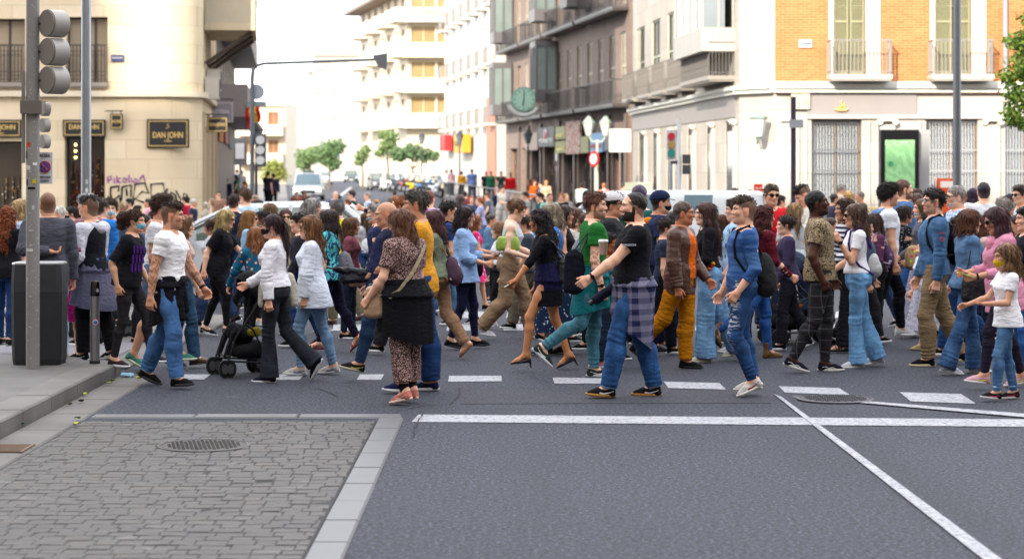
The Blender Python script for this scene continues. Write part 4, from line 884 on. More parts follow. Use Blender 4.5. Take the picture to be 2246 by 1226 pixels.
def window(par, fr, a, b, c, d, frm, gl, rev=.2, bars=(1, 1), shut=None, open_=0):
    mb = MB(fr); f = .05
    mb.box(a, a+f, -rev-.02, -rev+.04, c, d); mb.box(b-f, b, -rev-.02, -rev+.04, c, d); mb.box(a+f, b-f, -rev-.02, -rev+.04, d-f, d); mb.box(a+f, b-f, -rev-.02, -rev+.04, c, c+f)
    for i in range(1, bars[0]+1): x = a+(b-a)*i/(bars[0]+1); mb.box(x-.025, x+.025, -rev-.018, -rev+.035, c+f, d-f)
    for i in range(1, bars[1]+1): z = c+(d-c)*i/(bars[1]+1); mb.box(a+f, b-f, -rev-.017, -rev+.03, z-.02, z+.02)
    wo = mb.build('window', frm, par); mb = MB(fr); mb.quad((a+f*.5, -rev, c+f*.5), (b-f*.5, -rev, c+f*.5), (b-f*.5, -rev, d-f*.5), (a+f*.5, -rev, d-f*.5)); mb.build('pane', gl, wo)
    if shut:
        mb = MB(fr)
        for x0, x1 in ((a+.02, (a+b)/2-.02), ((a+b)/2+.02, b-.02)):
            if open_ and x0 > (a+b)/2-.1: continue
            mb.box(x0, x0+.05, -.1, -.06, c, d); mb.box(x1-.05, x1, -.1, -.06, c, d); z = c
            while z < d-.03: mb.add([(x0+.05, -.1, z+.035), (x1-.05, -.1, z+.035), (x1-.05, -.065, z), (x0+.05, -.065, z)], [(0, 1, 2, 3)]); z += .055 if (b-a) < 3 else .1
            for zz in (c, (c+d)/2, d-.08): mb.box(x0+.05, x1-.05, -.098, -.062, zz, zz+.08)
        mb.build('shutter', shut, wo)
    return wo
def balcony(par, fr, a, b, z, dep=.6, h=1.0, m=None, slabm=None, step=.12, ornate=False, sides=True):
    mb = MB(fr); mb.box(a, b, 0, dep, z-.12, z); mb.box(a+.03, b-.03, 0, dep-.04, z-.17, z-.12); bo = mb.build('balcony', slabm, par); mb = MB(fr); r = .012
    mb.box(a, b, dep-.05, dep-.02, z+h-.04, z+h); mb.box(a, b, dep-.045, dep-.025, z+.08, z+.10)
    if sides:
        for x in (a, b-.03): mb.box(x, x+.03, 0, dep-.05, z+h-.04, z+h); mb.box(x, x+.03, 0, dep-.05, z+.08, z+.1)
    x = a+.03
    while x < b-.02:
        mb.box(x-r, x+r, dep-.045, dep-.024, z, z+h-.04)
        if ornate and x+step < b:
            for zz in (z+.25, z+h-.25): mb.tube([(x+step/2+.05*math.cos(t), dep-.035, zz+.07*math.sin(t)) for t in np.linspace(0, 2*math.pi, 9)], .009, 4)
        x += step
    if sides:
        for yy in np.arange(.06, dep-.06, step):
            for x in (a+.005, b-.025): mb.box(x, x+.02, yy, yy+.02, z, z+h-.04)
    mb.build('railing', m, bo); return bo
def box_body(mb, fr, L, dep, z1, z0=0.):   # sides, back and roof behind a facade
    mb.frame(fr); mb.quad((0, 0, z1), (L, 0, z1), (L, -dep, z1), (0, -dep, z1)); mb.quad((0, -dep, z0), (0, 0, z0), (0, 0, z1), (0, -dep, z1)); mb.quad((L, 0, z0), (L, -dep, z0), (L, -dep, z1), (L, 0, z1)); mb.quad((L, -dep, z0), (0, -dep, z0), (0, -dep, z1), (L, -dep, z1))
def stone_mat(name, c1, c2, cm, bw=1.2, rh=.6, ms=.006, rough=.75, var=.4, bumpd=.01, rot=0.):
    g = NG(name); tc = g.n('TexCoord'); sx = g.n('SeparateXYZ', i0=tc.outputs['Object']); u_ = g.math('ADD', sx.outputs[0], sx.outputs[1]) if rot else g.math('MULTIPLY', sx.outputs[0], 1.); cb = g.n('CombineXYZ', i0=u_, i1=sx.outputs[2])
    br = g.n('TexBrick'); br.inputs['Scale'].default_value = 1; br.inputs['Brick Width'].default_value = bw; br.inputs['Row Height'].default_value = rh; br.inputs['Mortar Size'].default_value = ms; g.put(br.inputs[0], cb.outputs[0])
    g.put(br.inputs[1], c1); g.put(br.inputs[2], c2); g.put(br.inputs[3], cm); n = g.noise(.9, None, 6); fine = g.noise(30, None, 3)
    col = g.mix(g.math('MULTIPLY', g.ramp(n, [(.35, 0.), (.7, 1.)]), var), br.outputs[0], mul(c2, .72)); col = g.mix(g.math('MULTIPLY', fine, .12), col, mul(c1, .5))
    g.bump(g.math('ADD', g.math('MULTIPLY', br.outputs[1], -1), g.math('MULTIPLY', fine, .1)), .5, bumpd); return g.out(col, rough, spec=.3)
CREAM = stone_mat('cream_stone', srgb('#d8c8ac'), srgb('#ccba9c'), srgb('#a8987e'), 1.3, .55)
WHITEST = stone_mat('white_stone', srgb('#b9b4ad'), srgb('#aca79f'), srgb('#7c7771'), 1.6, .9, rot=1)
BRICK = stone_mat('orange_brick', srgb('#b87847'), srgb('#a66438'), srgb('#bc986c'), .25, .075, .008, var=.25)
BRICKR = stone_mat('red_brick', srgb('#8a7a70'), srgb('#7a6a62'), srgb('#8a7a72'), .25, .075, .008, var=.4, rot=1)
STUC = mat('paint', '#cfc8ba', sc=.3); DKIRON = mat('rubber', '#2c2a2c'); GLASSD = mat('glass', '#1c1f22', '#3a3f42'); GOLD = mat('paint', '#cfae6c', rough=.35); BLK = mat('paint', '#17171a'); WOODB = mat('paint', '#5a4234')
def plate(par, fr, a, b, c, d, off, m, name='sign_panel', t=.05):
    mb = MB(fr); mb.box(a, b, off, off+t, c, d); return mb.build(name, m, par)
def P2W(fr, p): o, u, n_ = fr; return Vector(o)+Vector(u)*p[0]+Vector(n_)*p[1]+Vector((0, 0, p[2]))
def words(par, fr, txt, u, z, off, size, m, width=None, depth=.02): return text_mesh('lettering', txt, size, m, P2W(fr, (u, off, z)), fr[1], fr[2], par, depth, width=width)
def UZ(px, py, Y, x0): return ((px-1123)*Y/FPX-x0, CH+(HZ-py)*Y/FPX)
# ---------------- corner shop building, left
YA = 60.0; XA0 = -17.5; XA1 = -10.08
A = empty('corner_shop_building', (XA1, YA, 0), label='cream stone corner building with black and gold shop signs and a rounded corner', cat='building')
A.location = (0, 0, 0)
frA, LA = frame_of((XA0, YA), (XA1, YA)); ua = lambda px: (px-1123)*YA/FPX-XA0; za = lambda py: CH+(HZ-py)*YA/FPX
holesA = [(ua(-60), ua(55), za(183), za(42)), (ua(145), ua(236), za(183), za(38)), (ua(-90), ua(48), .15, za(310)), (ua(142), ua(230), 0.0, za(300))]
mb = MB(frA); wallmesh(mb, LA, 0, 24, holesA, .35)
# rounded corner then side wall
sdA = Vector((-.109, 1, 0)).normalized(); ctr = Vector((XA1, YA+1.05, 0)); rr = 1.05; arc = [(ctr.x+rr*math.sin(t), ctr.y-rr*math.cos(t)) for t in np.linspace(0, R(96.2), 15)]
mb.frame(None)
for p, q in zip(arc[:-1], arc[1:]): mb.quad((*p, 0), (*q, 0), (*q, 24), (*p, 24))
pe = Vector((*arc[-1], 0)); pend = pe+sdA*12.5
frAs = ((pe), sdA, Vector((sdA.y, -sdA.x, 0))); LAs = 12.5
hs_ = [(1.2+i*2.6, 2.3+i*2.6, 4.9+j*3.7, 7.6+j*3.7) for i in range(4) for j in range(4)]+[(.9, 3.4, .3, 3.2), (4.4, 7.4, .3, 3.2), (8.2, 11.2, .3, 3.2)]
mb.frame(frAs); wallmesh(mb, LAs, 0, 24, hs_, .3); mb.frame(None)
mb.quad((XA0, YA, 24), (XA1, YA, 24), (pend.x, pend.y, 24), (XA0, pend.y, 24)); mb.quad((pend.x, pend.y, 0), (XA0, pend.y, 0), (XA0, pend.y, 24), (pend.x, pend.y, 24)); mb.quad((XA0, pend.y, 0), (XA0, YA, 0), (XA0, YA, 24), (XA0, pend.y, 24))
so_ = mb.build('wall', CREAM, A); 
for p in so_.data.polygons: p.use_smooth = False
mb = MB(frA); mb.box(0, LA, 0, .16, za(205)-.1, za(205)+.06); mb.frame(None); prev = None
for k_ in range(len(arc)-1):
    t0_, t1_ = np.linspace(0, R(96.2), 15)[k_:k_+2]; o1, o2, i1, i2 = [(ctr.x+r_*math.sin(t), ctr.y-r_*math.cos(t)) for r_, t in ((rr+.16, t0_), (rr+.16, t1_), (rr-.02, t0_), (rr-.02, t1_))]
    mb.add([(*p, z) for z in (za(205)-.1, za(205)+.06) for p in (o1, o2, i2, i1)], [(0, 3, 2, 1), (4, 5, 6, 7), (0, 1, 5, 4)])
mb.frame(frAs).box(0, LAs, 0, .16, za(205)-.1, za(205)+.06); mb.build('cornice', mat('paint', '#c9bda6'), A)
for i, h_ in enumerate(holesA[:2]):
    wo = window(A, frA, *h_, mat('paint', '#3a2c26'), mat('glass', '#7a6c5c', '#b0a08a'), .3, (2, 0))
    balcony(A, frA, h_[0], h_[1], h_[2]+.02, .16, 1.08, mat('paint', '#35302e'), mat('paint', '#8a8078'), .1, True, False)
for h_ in hs_[:16]:
    if h_[2] < 12: window(A, frAs, *h_, mat('paint', '#6a5c4c'), GLASSD, .25, (1, 1))
for h_ in hs_[16:]: window(A, frAs, *h_, BLK, GLASSD, .25, (1, 0))
# shop window and door
sw = window(A, frA, *holesA[2], BLK, mat('glass', '#2a2420', '#4a4038'), .6, (1, 0)); dr = window(A, frA, *holesA[3], BLK, mat('glass', '#1c1410', '#3a2418'), .33, (1, 0))
mb = MB(frA); random.seed(9)
for i in range(22):
    a_ = ua(150+i*3.6); mb.box(a_, a_+.03, -.29, -.27, .5+random.random()*.4, 1.2+random.random()*1.2)
mb.build('coloured_garments', mat('flowers', '#2a1612', '#a0501c', '#c08a3a', 1), dr)
mb = MB(frA)
for i in range(7): mb.box(ua(-5+i*7), ua(-1+i*7), -.55, -.5, .8+.25*(i % 3), 1.4+.3*(i % 2))
mb.build('display', mat('flowers', '#55493c', '#d8c8a8', '#b08a50', .6), sw)
for i, (x0, x1, y0, y1, t_, nm) in enumerate([(-84, 48, 263, 302, 'DAN JOHN', 'a'), (139, 232, 263, 301, 'DAN JOHN', 'b'), (323, 418, 262, 325, 'DAN JOHN', 'c')]):
    a_, b_, c_, d_ = ua(x0), ua(x1), za(y1), za(y0)
    if i == 2: a_, b_ = ua(323), ua(345)+.92; off = .02
    sp = plate(A, frA, a_, b_, c_, d_, .02, BLK, 'shop_sign', .06)
    mb = MB(frA); g_ = .05
    for q in ((a_+g_, b_-g_, c_+g_, c_+g_+.02), (a_+g_, b_-g_, d_-g_-.02, d_-g_), (a_+g_, a_+g_+.02, c_+g_+.02, d_-g_-.02), (b_-g_-.02, b_-g_, c_+g_+.02, d_-g_-.02)): mb.box(q[0], q[1], .08, .09, q[2], q[3])
    mb.build('gold_border', GOLD, sp)
    zz = (c_+d_)/2+(0.03 if i < 2 else -.05); words(sp, frA, t_, (a_+b_)/2 if i else ua(2), zz, .09, .2 if i < 2 else .24, GOLD, (.85 if i == 1 else .86)); words(sp, frA, 'UOMO' if i == 2 else '1948' if False else 'UOMO', (a_+b_)/2 if i else ua(2), zz-.17, .09, .07, GOLD)
    if i == 2:
        mb = MB(frA); cu = (a_+b_)/2; mb.tube([(cu-.05, .1, zz+.2), (cu+.05, .1, zz+.24), (cu-.03, .1, zz+.3), (cu+.03, .1, zz+.34)], .012, 5); mb.build('emblem', GOLD, sp)
plate(A, frA, ua(244), ua(272), za(136), za(121), .02, mat('paint', '#1c2a5c'), 'street_plate', .03); words(A, frA, 'CALLE DE LA CAVA', ua(258), za(128), .06, .06, mat('paint', '#dddddd'), .3)
# graffiti strokes on the wall
def strokes(par, fr, lines, m, r, name='graffiti'):
    mb = MB()
    for ln in lines: mb.tube([P2W(fr, (ua(px), .012, za(py))) for px, py in ln], r, 5)
    return mb.build(name, m, par)
gb = strokes(A, frA, [[(243, 412), (242, 425), (247, 443)], [(242, 411), (262, 408), (259, 420)], [(247, 443), (262, 428), (264, 444)], [(268, 410), (266, 440)], [(268, 410), (288, 406), (287, 432)], [(277, 414), (279, 430)], [(292, 440), (296, 405), (318, 401), (326, 424), (312, 420), (296, 437), (316, 444)], [(332, 448), (331, 404), (358, 402), (362, 424), (332, 432)], [(362, 424), (368, 414)], [(368, 436), (376, 422), (385, 428), (388, 444)], [(386, 418), (398, 440), (404, 424), (410, 428), (414, 446)], [(234, 438), (238, 431), (242, 440)]], mat('rubber', '#1b1a22'), .028)
gp = strokes(A, frA, [[(237, 402), (236, 388), (244, 386), (243, 395), (238, 396)], [(250, 392), (251, 402)], [(256, 386), (257, 402)], [(264, 390), (258, 396), (265, 402)], [(269, 398), (272, 390), (278, 392), (276, 401), (270, 399)], [(283, 384), (283, 400), (291, 398), (287, 392)], [(293, 400), (296, 392), (302, 395), (300, 401), (294, 400)], [(306, 400), (309, 389), (314, 384), (318, 398)]], mat('rubber', '#8a2a9a'), .018)
# upper projecting balconies with brackets on the side
for z_ in (6.1, 9.2, 12.4):
    mb = MB(frAs); mb.box(2.0, 7.5, 0, 1.5, z_, z_+.22); bo = mb.build('balcony', CREAM, A); mb = MB(frAs); mb.box(2.0, 7.5, 1.42, 1.5, z_+.22, z_+1.2); mb.box(2., 2.08, 0, 1.42, z_+.22, z_+1.2); mb.build('parapet', mat('paint', '#b8ab94'), bo)
    for u_ in (2.3, 4.6, 6.9): mb = MB(frAs); mb.tube([(u_, .02, z_-1.0), (u_, 1.4, z_-.03)], .07, 6); mb.build('bracket', mat('paint', '#4a3e36'), bo)
for k_, (u_, z_) in enumerate([(1.2, 4.0), (2.6, 4.3)]):
    mb = MB(frAs); mb.box(u_, u_+.8, .05, .45, z_, z_+.65); ac = mb.build('air_conditioner', mat('paint', '#b5b0a6'), A); mb = MB(frAs); mb.box(u_+.05, u_+.75, .452, .47, z_+.06, z_+.58); mb.build('vent_grille', mat('rubber', '#4c4a48'), ac)
# pilasters between shop fronts on the side
each(frAs, [(u_, u_+.16, 0, .07, 0, 3.6) for u_ in (.2, .55, 3.6, 3.95, 7.6, 7.9, 11.4, 11.8)], 'pilaster', mat('paint', '#a8977e'), A)
def hang_sign(label, fr, u_, z_, w_, h_, txt, bg_, fg, off=.15, cat='sign', axis=1):
    # sign hanging at right angles to the facade, readable along the street
    o, uu, n_ = fr; p = P2W(fr, (u_, off, z_)); hs2 = empty('hanging_sign', p, label=label, cat=cat); hs2.location = (0, 0, 0)
    f2 = (p, Vector((1, 0, 0)), Vector((0, -1, 0))); mb = MB(f2); mb.box(0, w_, -.03, .03, 0, h_); b = mb.build('board', bg_, hs2); mb = MB(f2)
    for q in ((.03, w_-.03, .03, .05), (.03, w_-.03, h_-.05, h_-.03), (.03, .05, .05, h_-.05), (w_-.05, w_-.03, .05, h_-.05)): mb.box(q[0], q[1], .03, .04, q[2], q[3])
    mb.build('border', fg, b); words(b, f2, txt, w_/2, h_/2, .04, h_*.3, fg, w_*.72, .01); mb = MB(f2); mb.tube([(-off, 0, h_+.08), (w_, 0, h_+.08)], .02, 6); mb.tube([(.06, 0, h_), (.06, 0, h_+.08)], .012, 5); mb.tube([(w_-.06, 0, h_), (w_-.06, 0, h_+.08)], .012, 5); mb.build('bracket', DKIRON, hs2); return hs2
hang_sign('small black and gold square sign hanging beside the shop door', frA, ua(244), za(284), .36, .44, 'DAN JOHN', BLK, GOLD)
hang_sign('black and gold rectangular sign hanging round the corner above the side wall', frAs, .4, za(289), .62, .45, 'DAN JOHN', BLK, GOLD, .12)
# wall lanterns by the door
for px_, lb in ((170, 'tall black coach lantern fixed left of the shop door'),):
    wl = empty('wall_lantern', label=lb, cat='lamp'); f2 = frA; mb = MB(f2); u_ = ua(px_); mb.prism([(u_-.1, .08), (u_+.1, .08), (u_+.1, .26), (u_-.1, .26)], za(355), za(310)); mb.build('frame', BLK, wl); mb = MB(f2)
    for z_ in (za(318), za(332), za(346)): mb.box(u_-.03, u_+.03, .262, .275, z_-.03, z_+.03)
    mb.build('glow_pane', mat('lamp', '#ffc860', sc=3.), wl)
    mb = MB(f2); mb.box(u_-.05, u_+.05, 0, .09, za(352), za(314)); mb.build('mount', BLK, wl)
# ---------------- houses beyond it on the left side
def block(label, p0, p1, z1, wallm, slabs, cols, wcol, frm, par_name='apartment_building', dep=12, railm=None, balc=None, gl=None, z0=0., wh=2.3, slabm=None, ww=1.1, ground=None, step=.14, bdep=.7, shutm=None):
    fr, L = frame_of(p0, p1); b = empty(par_name, (0, 0, 0), label=label, cat='building'); hol = []; n = cols
    for s in slabs:
        for i in range(n): c = L*(i+.5)/n; hol.append((c-ww/2, c+ww/2, s+.1, s+.1+wh))
    mb = MB(fr); wallmesh(mb, L, z0, z1, hol, .25); box_body(mb, fr, L, dep, z1, z0); mb.build('wall', wallm, b)
    for k_, h_ in enumerate(hol): window(b, fr, *h_, frm, gl or wcol, .2, (1, 1), shut=shutm if shutm and k_ % 3 else None)
    if balc:
        for s in slabs:
            if balc == 'long': balcony(b, fr, .3, L-.3, s, bdep, 1.0, railm, slabm or wallm, step)
            elif balc == 'solid':
                mb = MB(fr); mb.box(.2, L-.2, .0, bdep, s-.15, s+.05); mb.box(.2, L-.2, bdep-.12, bdep, s+.05, s+1.0); mb.box(.2, .32, 0, bdep-.12, s+.05, s+1.); mb.box(L-.32, L-.2, 0, bdep-.12, s+.05, s+1.); mb.build('balcony', slabm or wallm, b)
            else:
                for i in range(n): c = L*(i+.5)/n; balcony(b, fr, c-ww*.8, c+ww*.8, s, bdep, 1.0, railm, slabm or wallm, step)
    mb = MB(fr); mb.box(-.15, L+.15, 0, .35, z1-.35, z1-.05); mb.build('cornice', slabm or wallm, b)
    return b, fr, L
q0 = pe+sdA*12.7; q1 = pe+sdA*42
bH, frH, LH = block('dark glazed building with stacked balconies behind the cream corner building', (q0.x, q0.y), (q1.x, q1.y), 13.4, mat('paint', '#6f6a6c'), [3.9, 6.9, 9.9], 8, GLASSD, mat('paint', '#4a5a72'), balc='solid', bdep=1.1, gl=mat('glass', '#3a5a86', '#6a8ab0'), slabm=mat('paint', '#7c7678'))
hang = hang_sign('grey ice cream parlour sign board jutting over the side street', (Vector((-10.35, 70, 0)), Vector((0, 1, 0)), Vector((1, 0, 0))), 0, 3.45, .95, .7, 'PELETERIA', mat('paint', '#8d8a96'), mat('paint', '#d8d4de'), .1)
sg = plate(bH, frH, 1.5, 6, 2.9, 3.5, .05, mat('paint', '#d8801c'), 'orange_fascia'); plate(bH, frH, 8, 14, 2.9, 3.6, .05, mat('paint', '#b01c28'), 'red_fascia'); plate(bH, frH, 15, 22, 2.8, 3.6, .05, mat('paint', '#2a6aa8'), 'blue_fascia')
# flag
fl = empty('flag', label='small red and yellow striped flag beside the gantry pole', cat='flag'); X0, Y0, Z0 = at(541, 235, 72)
for k_, (c_, a_, b_) in enumerate((('#b8202a', 0, .12), ('#e0b020', .12, .36), ('#b8202a', .36, .48))):
    V = [(X0-.02+a_+.03*math.sin(j*1.1), Y0+.05*math.sin(j*1.3), Z0-.75+j*.12+.25*0+(a_*.5)) for j in range(7)]+[(X0-.02+b_+.03*math.sin(j*1.1), Y0+.05*math.sin(j*1.3+.4), Z0-.75+j*.12+(b_*.5)) for j in range(7)]
    rawmesh('stripe', V, [(j, j+1, 8+j, 7+j) for j in range(6)], mat('cloth', c_), fl)
mb = MB(); mb.tube([(X0-.03, Y0, Z0-.9), (X0-.03, Y0, Z0+.1)], .015, 6); mb.build('pole', DKIRON, fl)
# ---------------- corner bank building, right
YB = 60.0; XB0 = (1700-1123)*YB/FPX; XB1 = 19.0; ub = lambda px: (px-1123)*YB/FPX-XB0
B = empty('corner_bank_building', (0, 0, 0), label='white stone corner bank with orange brick upper floor and shuttered balcony windows', cat='building')
frB, LB = frame_of((XB0, YB), (XB1, YB)); zt = za(190)
holesB1 = [(ub(1780), ub(1890), .35, za(262)), (ub(2028), ub(2145), .35, za(262)), (ub(2205), ub(2300), .35, za(262))]
holesB2 = [(ub(1828), ub(1898), za(165), 7.6), (ub(2050), ub(2130), za(165), 7.6), (ub(2270), ub(2350), za(165), 7.6)]
mb = MB(frB); wallmesh(mb, LB, 0, 4.05, holesB1, .35); mb.build('ground_floor_wall', WHITEST, B)
mb = MB(frB); wallmesh(mb, LB, 4.05, 15, holesB2, .3); mb.build('brick_wall', BRICK, B)
mb = MB(frB); mb.box(-.02, LB, 0, .28, 4.22, 4.33); mb.box(-.02, LB, 0, .2, 4.1, 4.22); mb.box(-.02, LB, 0, .09, 4.33, 4.42); mb.build('cornice', mat('paint', '#c9cbc4'), B)
mb = MB(frB); mb.box(ub(1770), ub(2010), .0, .06, za(253), 4.1); mb.build('granite_fascia', mat('paint', '#8c8685', sc=.5), B)
mb = MB(frB); mb.box(ub(1768), LB, .0, .1, za(262)+.02, za(253)); mb.build('lintel', mat('paint', '#c6c1ba'), B)
each(frB, [(ub(px_), ub(px_)+.1, .0, .08, .3, za(266)) for px_ in (1745, 1762, 1900, 1918, 2012, 2022, 2150, 2185)]+[(ub(px_)-.22, ub(px_)+.22, 0, .12, .3, za(275)) for px_ in (1945, 2175)], 'pilaster', WHITEST, B)
for px_ in (1945, 2175):
    mb = MB(frB)
    for s in (-1, 1): mb.tube([(ub(px_)+s*.22, .02, za(268)), (ub(px_)+s*.22, .2, za(268))], .09, 12)
    mb.box(ub(px_)-.25, ub(px_)+.25, .02, .18, za(268)+.02, za(262)); mb.build('capital', mat('paint', '#bdb7ae'), B)
GRL = mat('paint', '#8f9296'); GRD = mat('paint', '#5e6064')
for h_, gm_ in zip(holesB1, (GRD, GRL, GRL)):
    wo = window(B, frB, *h_, mat('paint', '#a88a66'), mat('glass', '#8a9296', '#c8ccd0'), .3, (1, 0)); mb = MB(frB); a_, b_, c_, d_ = h_; x = a_+.08
    while x < b_-.04:
        mb.box(x-.012, x+.012, -.12, -.095, c_, d_)
        x += .085
    for z_ in (c_+.3, c_+1.5, d_-.9, d_-.08): mb.box(a_, b_, -.124, -.092, z_, z_+.04)
    x = a_+.12
    while x < b_-.1:
        for z_ in (d_-.25, c_+1.2): mb.tube([(x+.055*math.cos(t), -.108, z_+.13*math.sin(t)) for t in np.linspace(0, 2*math.pi, 9)], .01, 4)
        x += .17
    mb.build('grille', gm_, wo)
SHUT = mat('paint', '#8c8a6c'); RAIL = mat('paint', '#8a847e')
for h_ in holesB2:
    window(B, frB, *h_, mat('paint', '#d8d2c4'), GLASSD, .28, (1, 2), shut=SHUT)
    balcony(B, frB, h_[0]-.2, h_[1]+.65 if h_ is holesB2[0] else h_[1]+.5, h_[2]-.02, .75, 1.0, RAIL, mat('paint', '#b9b4ac'), .11)
    mb = MB(frB); mb.box(h_[0]-.14, h_[0], 0, .05, h_[2], 7.6); mb.box(h_[1], h_[1]+(.42 if h_ is not holesB2[2] else .1), 0, .05, h_[2], 7.6); mb.build('window_surround', mat('paint', '#cfcabf'), B)
mb = MB(frB); mb.tube([P for P in ((ub(2203), .12, 4.6), (ub(2203), .12, 15))], .07, 10); mb.build('drainpipe', mat('paint', '#8c8f94'), B)
mb = MB(frB); mb.tube([(ub(1622), .35, 4.6), (ub(1622), .35, 9)], .06, 8)
plate(B, frB, ub(1752), ub(1780), za(105), za(88), .03, mat('paint', '#c9ccd8'), 'street_plate', .03); words(B, frB, 'CALLE DE SAGASTA', ub(1766), za(97), .07, .07, mat('paint', '#3a4468'), .32)
plate(B, frB, ub(1734), ub(1775), za(240), za(206), .12, mat('leaves', '#b8b4a4', '#9aa088', None, 1.), 'faded_plaque', .03)
# flame-shaped bank emblem
mb = MB(frB); cx, cz = ub(1845), za(234); mb.tube([(cx-.17, .1, cz-.06), (cx-.1, .1, cz-.1), (cx+.1, .1, cz-.1), (cx+.17, .1, cz-.06)], .05, 8); mb.tube([(cx-.1, .1, cz-.05), (cx+.03, .1, cz+.02), (cx-.03, .1, cz+.1), (cx+.0, .1, cz+.17)], .05, 8, .012); mb.tube([(cx+.06, .1, cz-.05), (cx+.1, .1, cz+.02), (cx+.06, .1, cz+.1)], .045, 8, .012); mb.build('emblem', GOLD, B)
# corner splay and side wall
XC, YC = (1622-1123)*61.3/FPX, 61.3; frC, LC = frame_of((XC, YC), (XB0, YB)); dS = Vector((-.07, 1, 0)); pS = Vector((XC, YC, 0)); pSe = pS+dS*24.4; frS, LS = frame_of((pSe.x, pSe.y), (XC, YC))
mb = MB(frC); wallmesh(mb, LC, 0, 15, [], .2)
def us(px):   # distance along the side wall (from far end) of a picture column
    k_ = (px-1123)/FPX; Yw = (pS.x+.07*pS.y)/(k_+.07); return (Vector(((px-1123)*Yw/FPX, Yw, 0))-Vector((pSe.x, pSe.y, 0))).length
slots = [(us(a_), us(b_), .4, 3.35) for a_, b_ in ((1400, 1414), (1430, 1442), (1462, 1472), (1479, 1489), (1507, 1519), (1548, 1560), (1590, 1608))]
ups = [(us(a_), us(b_), 4.75, 7.5) for a_, b_ in ((1358, 1376), (1396, 1414), (1430, 1448), (1464, 1484), (1500, 1522))]
mb.frame(frS); wallmesh(mb, LS, 0, 15, slots+ups, .1); mb.frame(None)
mb.quad((XC, YC, 15), (XB0, YB, 15), (XB1, YB, 15), (pSe.x, pSe.y, 15)); mb.quad((XB1, YB, 0), (XB1, pSe.y, 0), (XB1, pSe.y, 15), (XB1, YB, 15)); mb.quad((XB1, pSe.y, 0), (pSe.x, pSe.y, 0), (pSe.x, pSe.y, 15), (XB1, pSe.y, 15)); mb.quad((XB1, YB, 15), (XB1, pSe.y, 15), (pSe.x, pSe.y, 15), (pSe.x, pSe.y, 15.01))
mb.build('side_wall', WHITEST, B)
mb = MB()
for fr_, L_ in ((frC, LC), (frS, LS)): mb.frame(fr_); mb.box(0, L_-.001, 0, .26, 4.22, 4.33); mb.box(0, L_-.001, 0, .18, 4.1, 4.22)
mb.build('cornice', mat('paint', '#c9cbc4'), B)
for s_ in slots: mb = MB(frS); mb.box(s_[0]+.01, s_[1]-.01, -.09, -.05, s_[2], s_[3]); wo = mb.build('window', mat('rubber', '#3a3836'), B); mb = MB(frS); mb.box(s_[0]+.2, s_[1]-.2, -.05, -.04, 1., s_[3]-.3); mb.build('pane', GLASSD, wo)  # flat dark panels in place of the shaded gaps between columns
for s_ in ups: window(B, frS, *s_, mat('paint', '#cfc9b8'), GLASSD, .09, (0, 1), shut=mat('paint', '#45432c')); balcony(B, frS, s_[0]-.5, s_[1]+.5, 4.68, .55, 1.0, mat('paint', '#6e6963'), mat('paint', '#8e8880'), .1, True)
for s_ in slots: c_ = s_[1]+.45; mb = MB(frS); mb.box(c_-.2, c_+.2, 0, .07, .3, 3.2); mb.tube([(c_-.24, .1, 3.3), (c_+.24, .1, 3.3)], .09, 8); mb.build('pilaster', mat('paint', '#c4beb4'), B)
mb = MB(frS); mb.box(0, LS-.6, 0, .03, 3.45, 4.09)
mb.build('granite_fascia', mat('paint', '#8c8685', sc=.5), B)  # grey frieze band under the side ledge, also painting its shadow
# glazed bay on the corner
bx = empty('x'); bpy.data.objects.remove(bx)
a_, b_ = us(1545), us(1612); mb = MB(frS); mb.box(a_, b_, 0, 1.0, 5.4, 5.6); mb.box(a_, b_, 0, 1., 7.9, 8.3); mb.box(a_, b_, .95, 1., 5.6, 6.1); mb.box(a_, a_+.05, 0, .95, 5.6, 6.1); mb.box(b_-.05, b_, 0, .95, 5.6, 6.1)
for x in np.linspace(a_, b_-.07, 5): mb.box(x, x+.07, .94, 1.0, 6.1, 7.9)
for y_ in (0.02, .45): mb.box(a_, a_+.06, y_, y_+.06, 6.1, 7.9); mb.box(b_-.06, b_, y_, y_+.06, 6.1, 7.9)
bw_ = mb.build('bay_window', mat('paint', '#a19f9a'), B); mb = MB(frS); mb.box(a_+.03, b_-.03, .3, .93, 6.1, 7.9); mb.build('pane', mat('glass', '#6a747a', '#a0a8ac'), bw_)
balcony(B, frS, a_, b_, 4.68, .8, 1.0, mat('paint', '#5f5b57'), mat('paint', '#8e8880'), .1, True)
# corner lantern
X0, Y0, Z0 = at(1660, 262, 60.3); ln = empty('wall_lantern', (X0, Y0, Z0), label='pale glass lantern on the splayed corner of the bank', cat='lamp')
mb = MB(); mb.lathe(0, -.45, [(.12, -.5), (.22, -.02), (.24, 0)], 6); mb.build('glass_body', mat('paint', '#c9cdca'), ln); mb = MB(); mb.lathe(0, -.45, [(.26, .0), (.27, .04), (.08, .16), (.02, .2)], 6); mb.lathe(0, -.45, [(.02, -.62), (.12, -.5)], 6); mb.tube([(0, -.3, -.6), (0, -.1, -.7), (0, .1, -.5)], .025, 6); mb.build('frame', mat('paint', '#7d8f86'), ln)
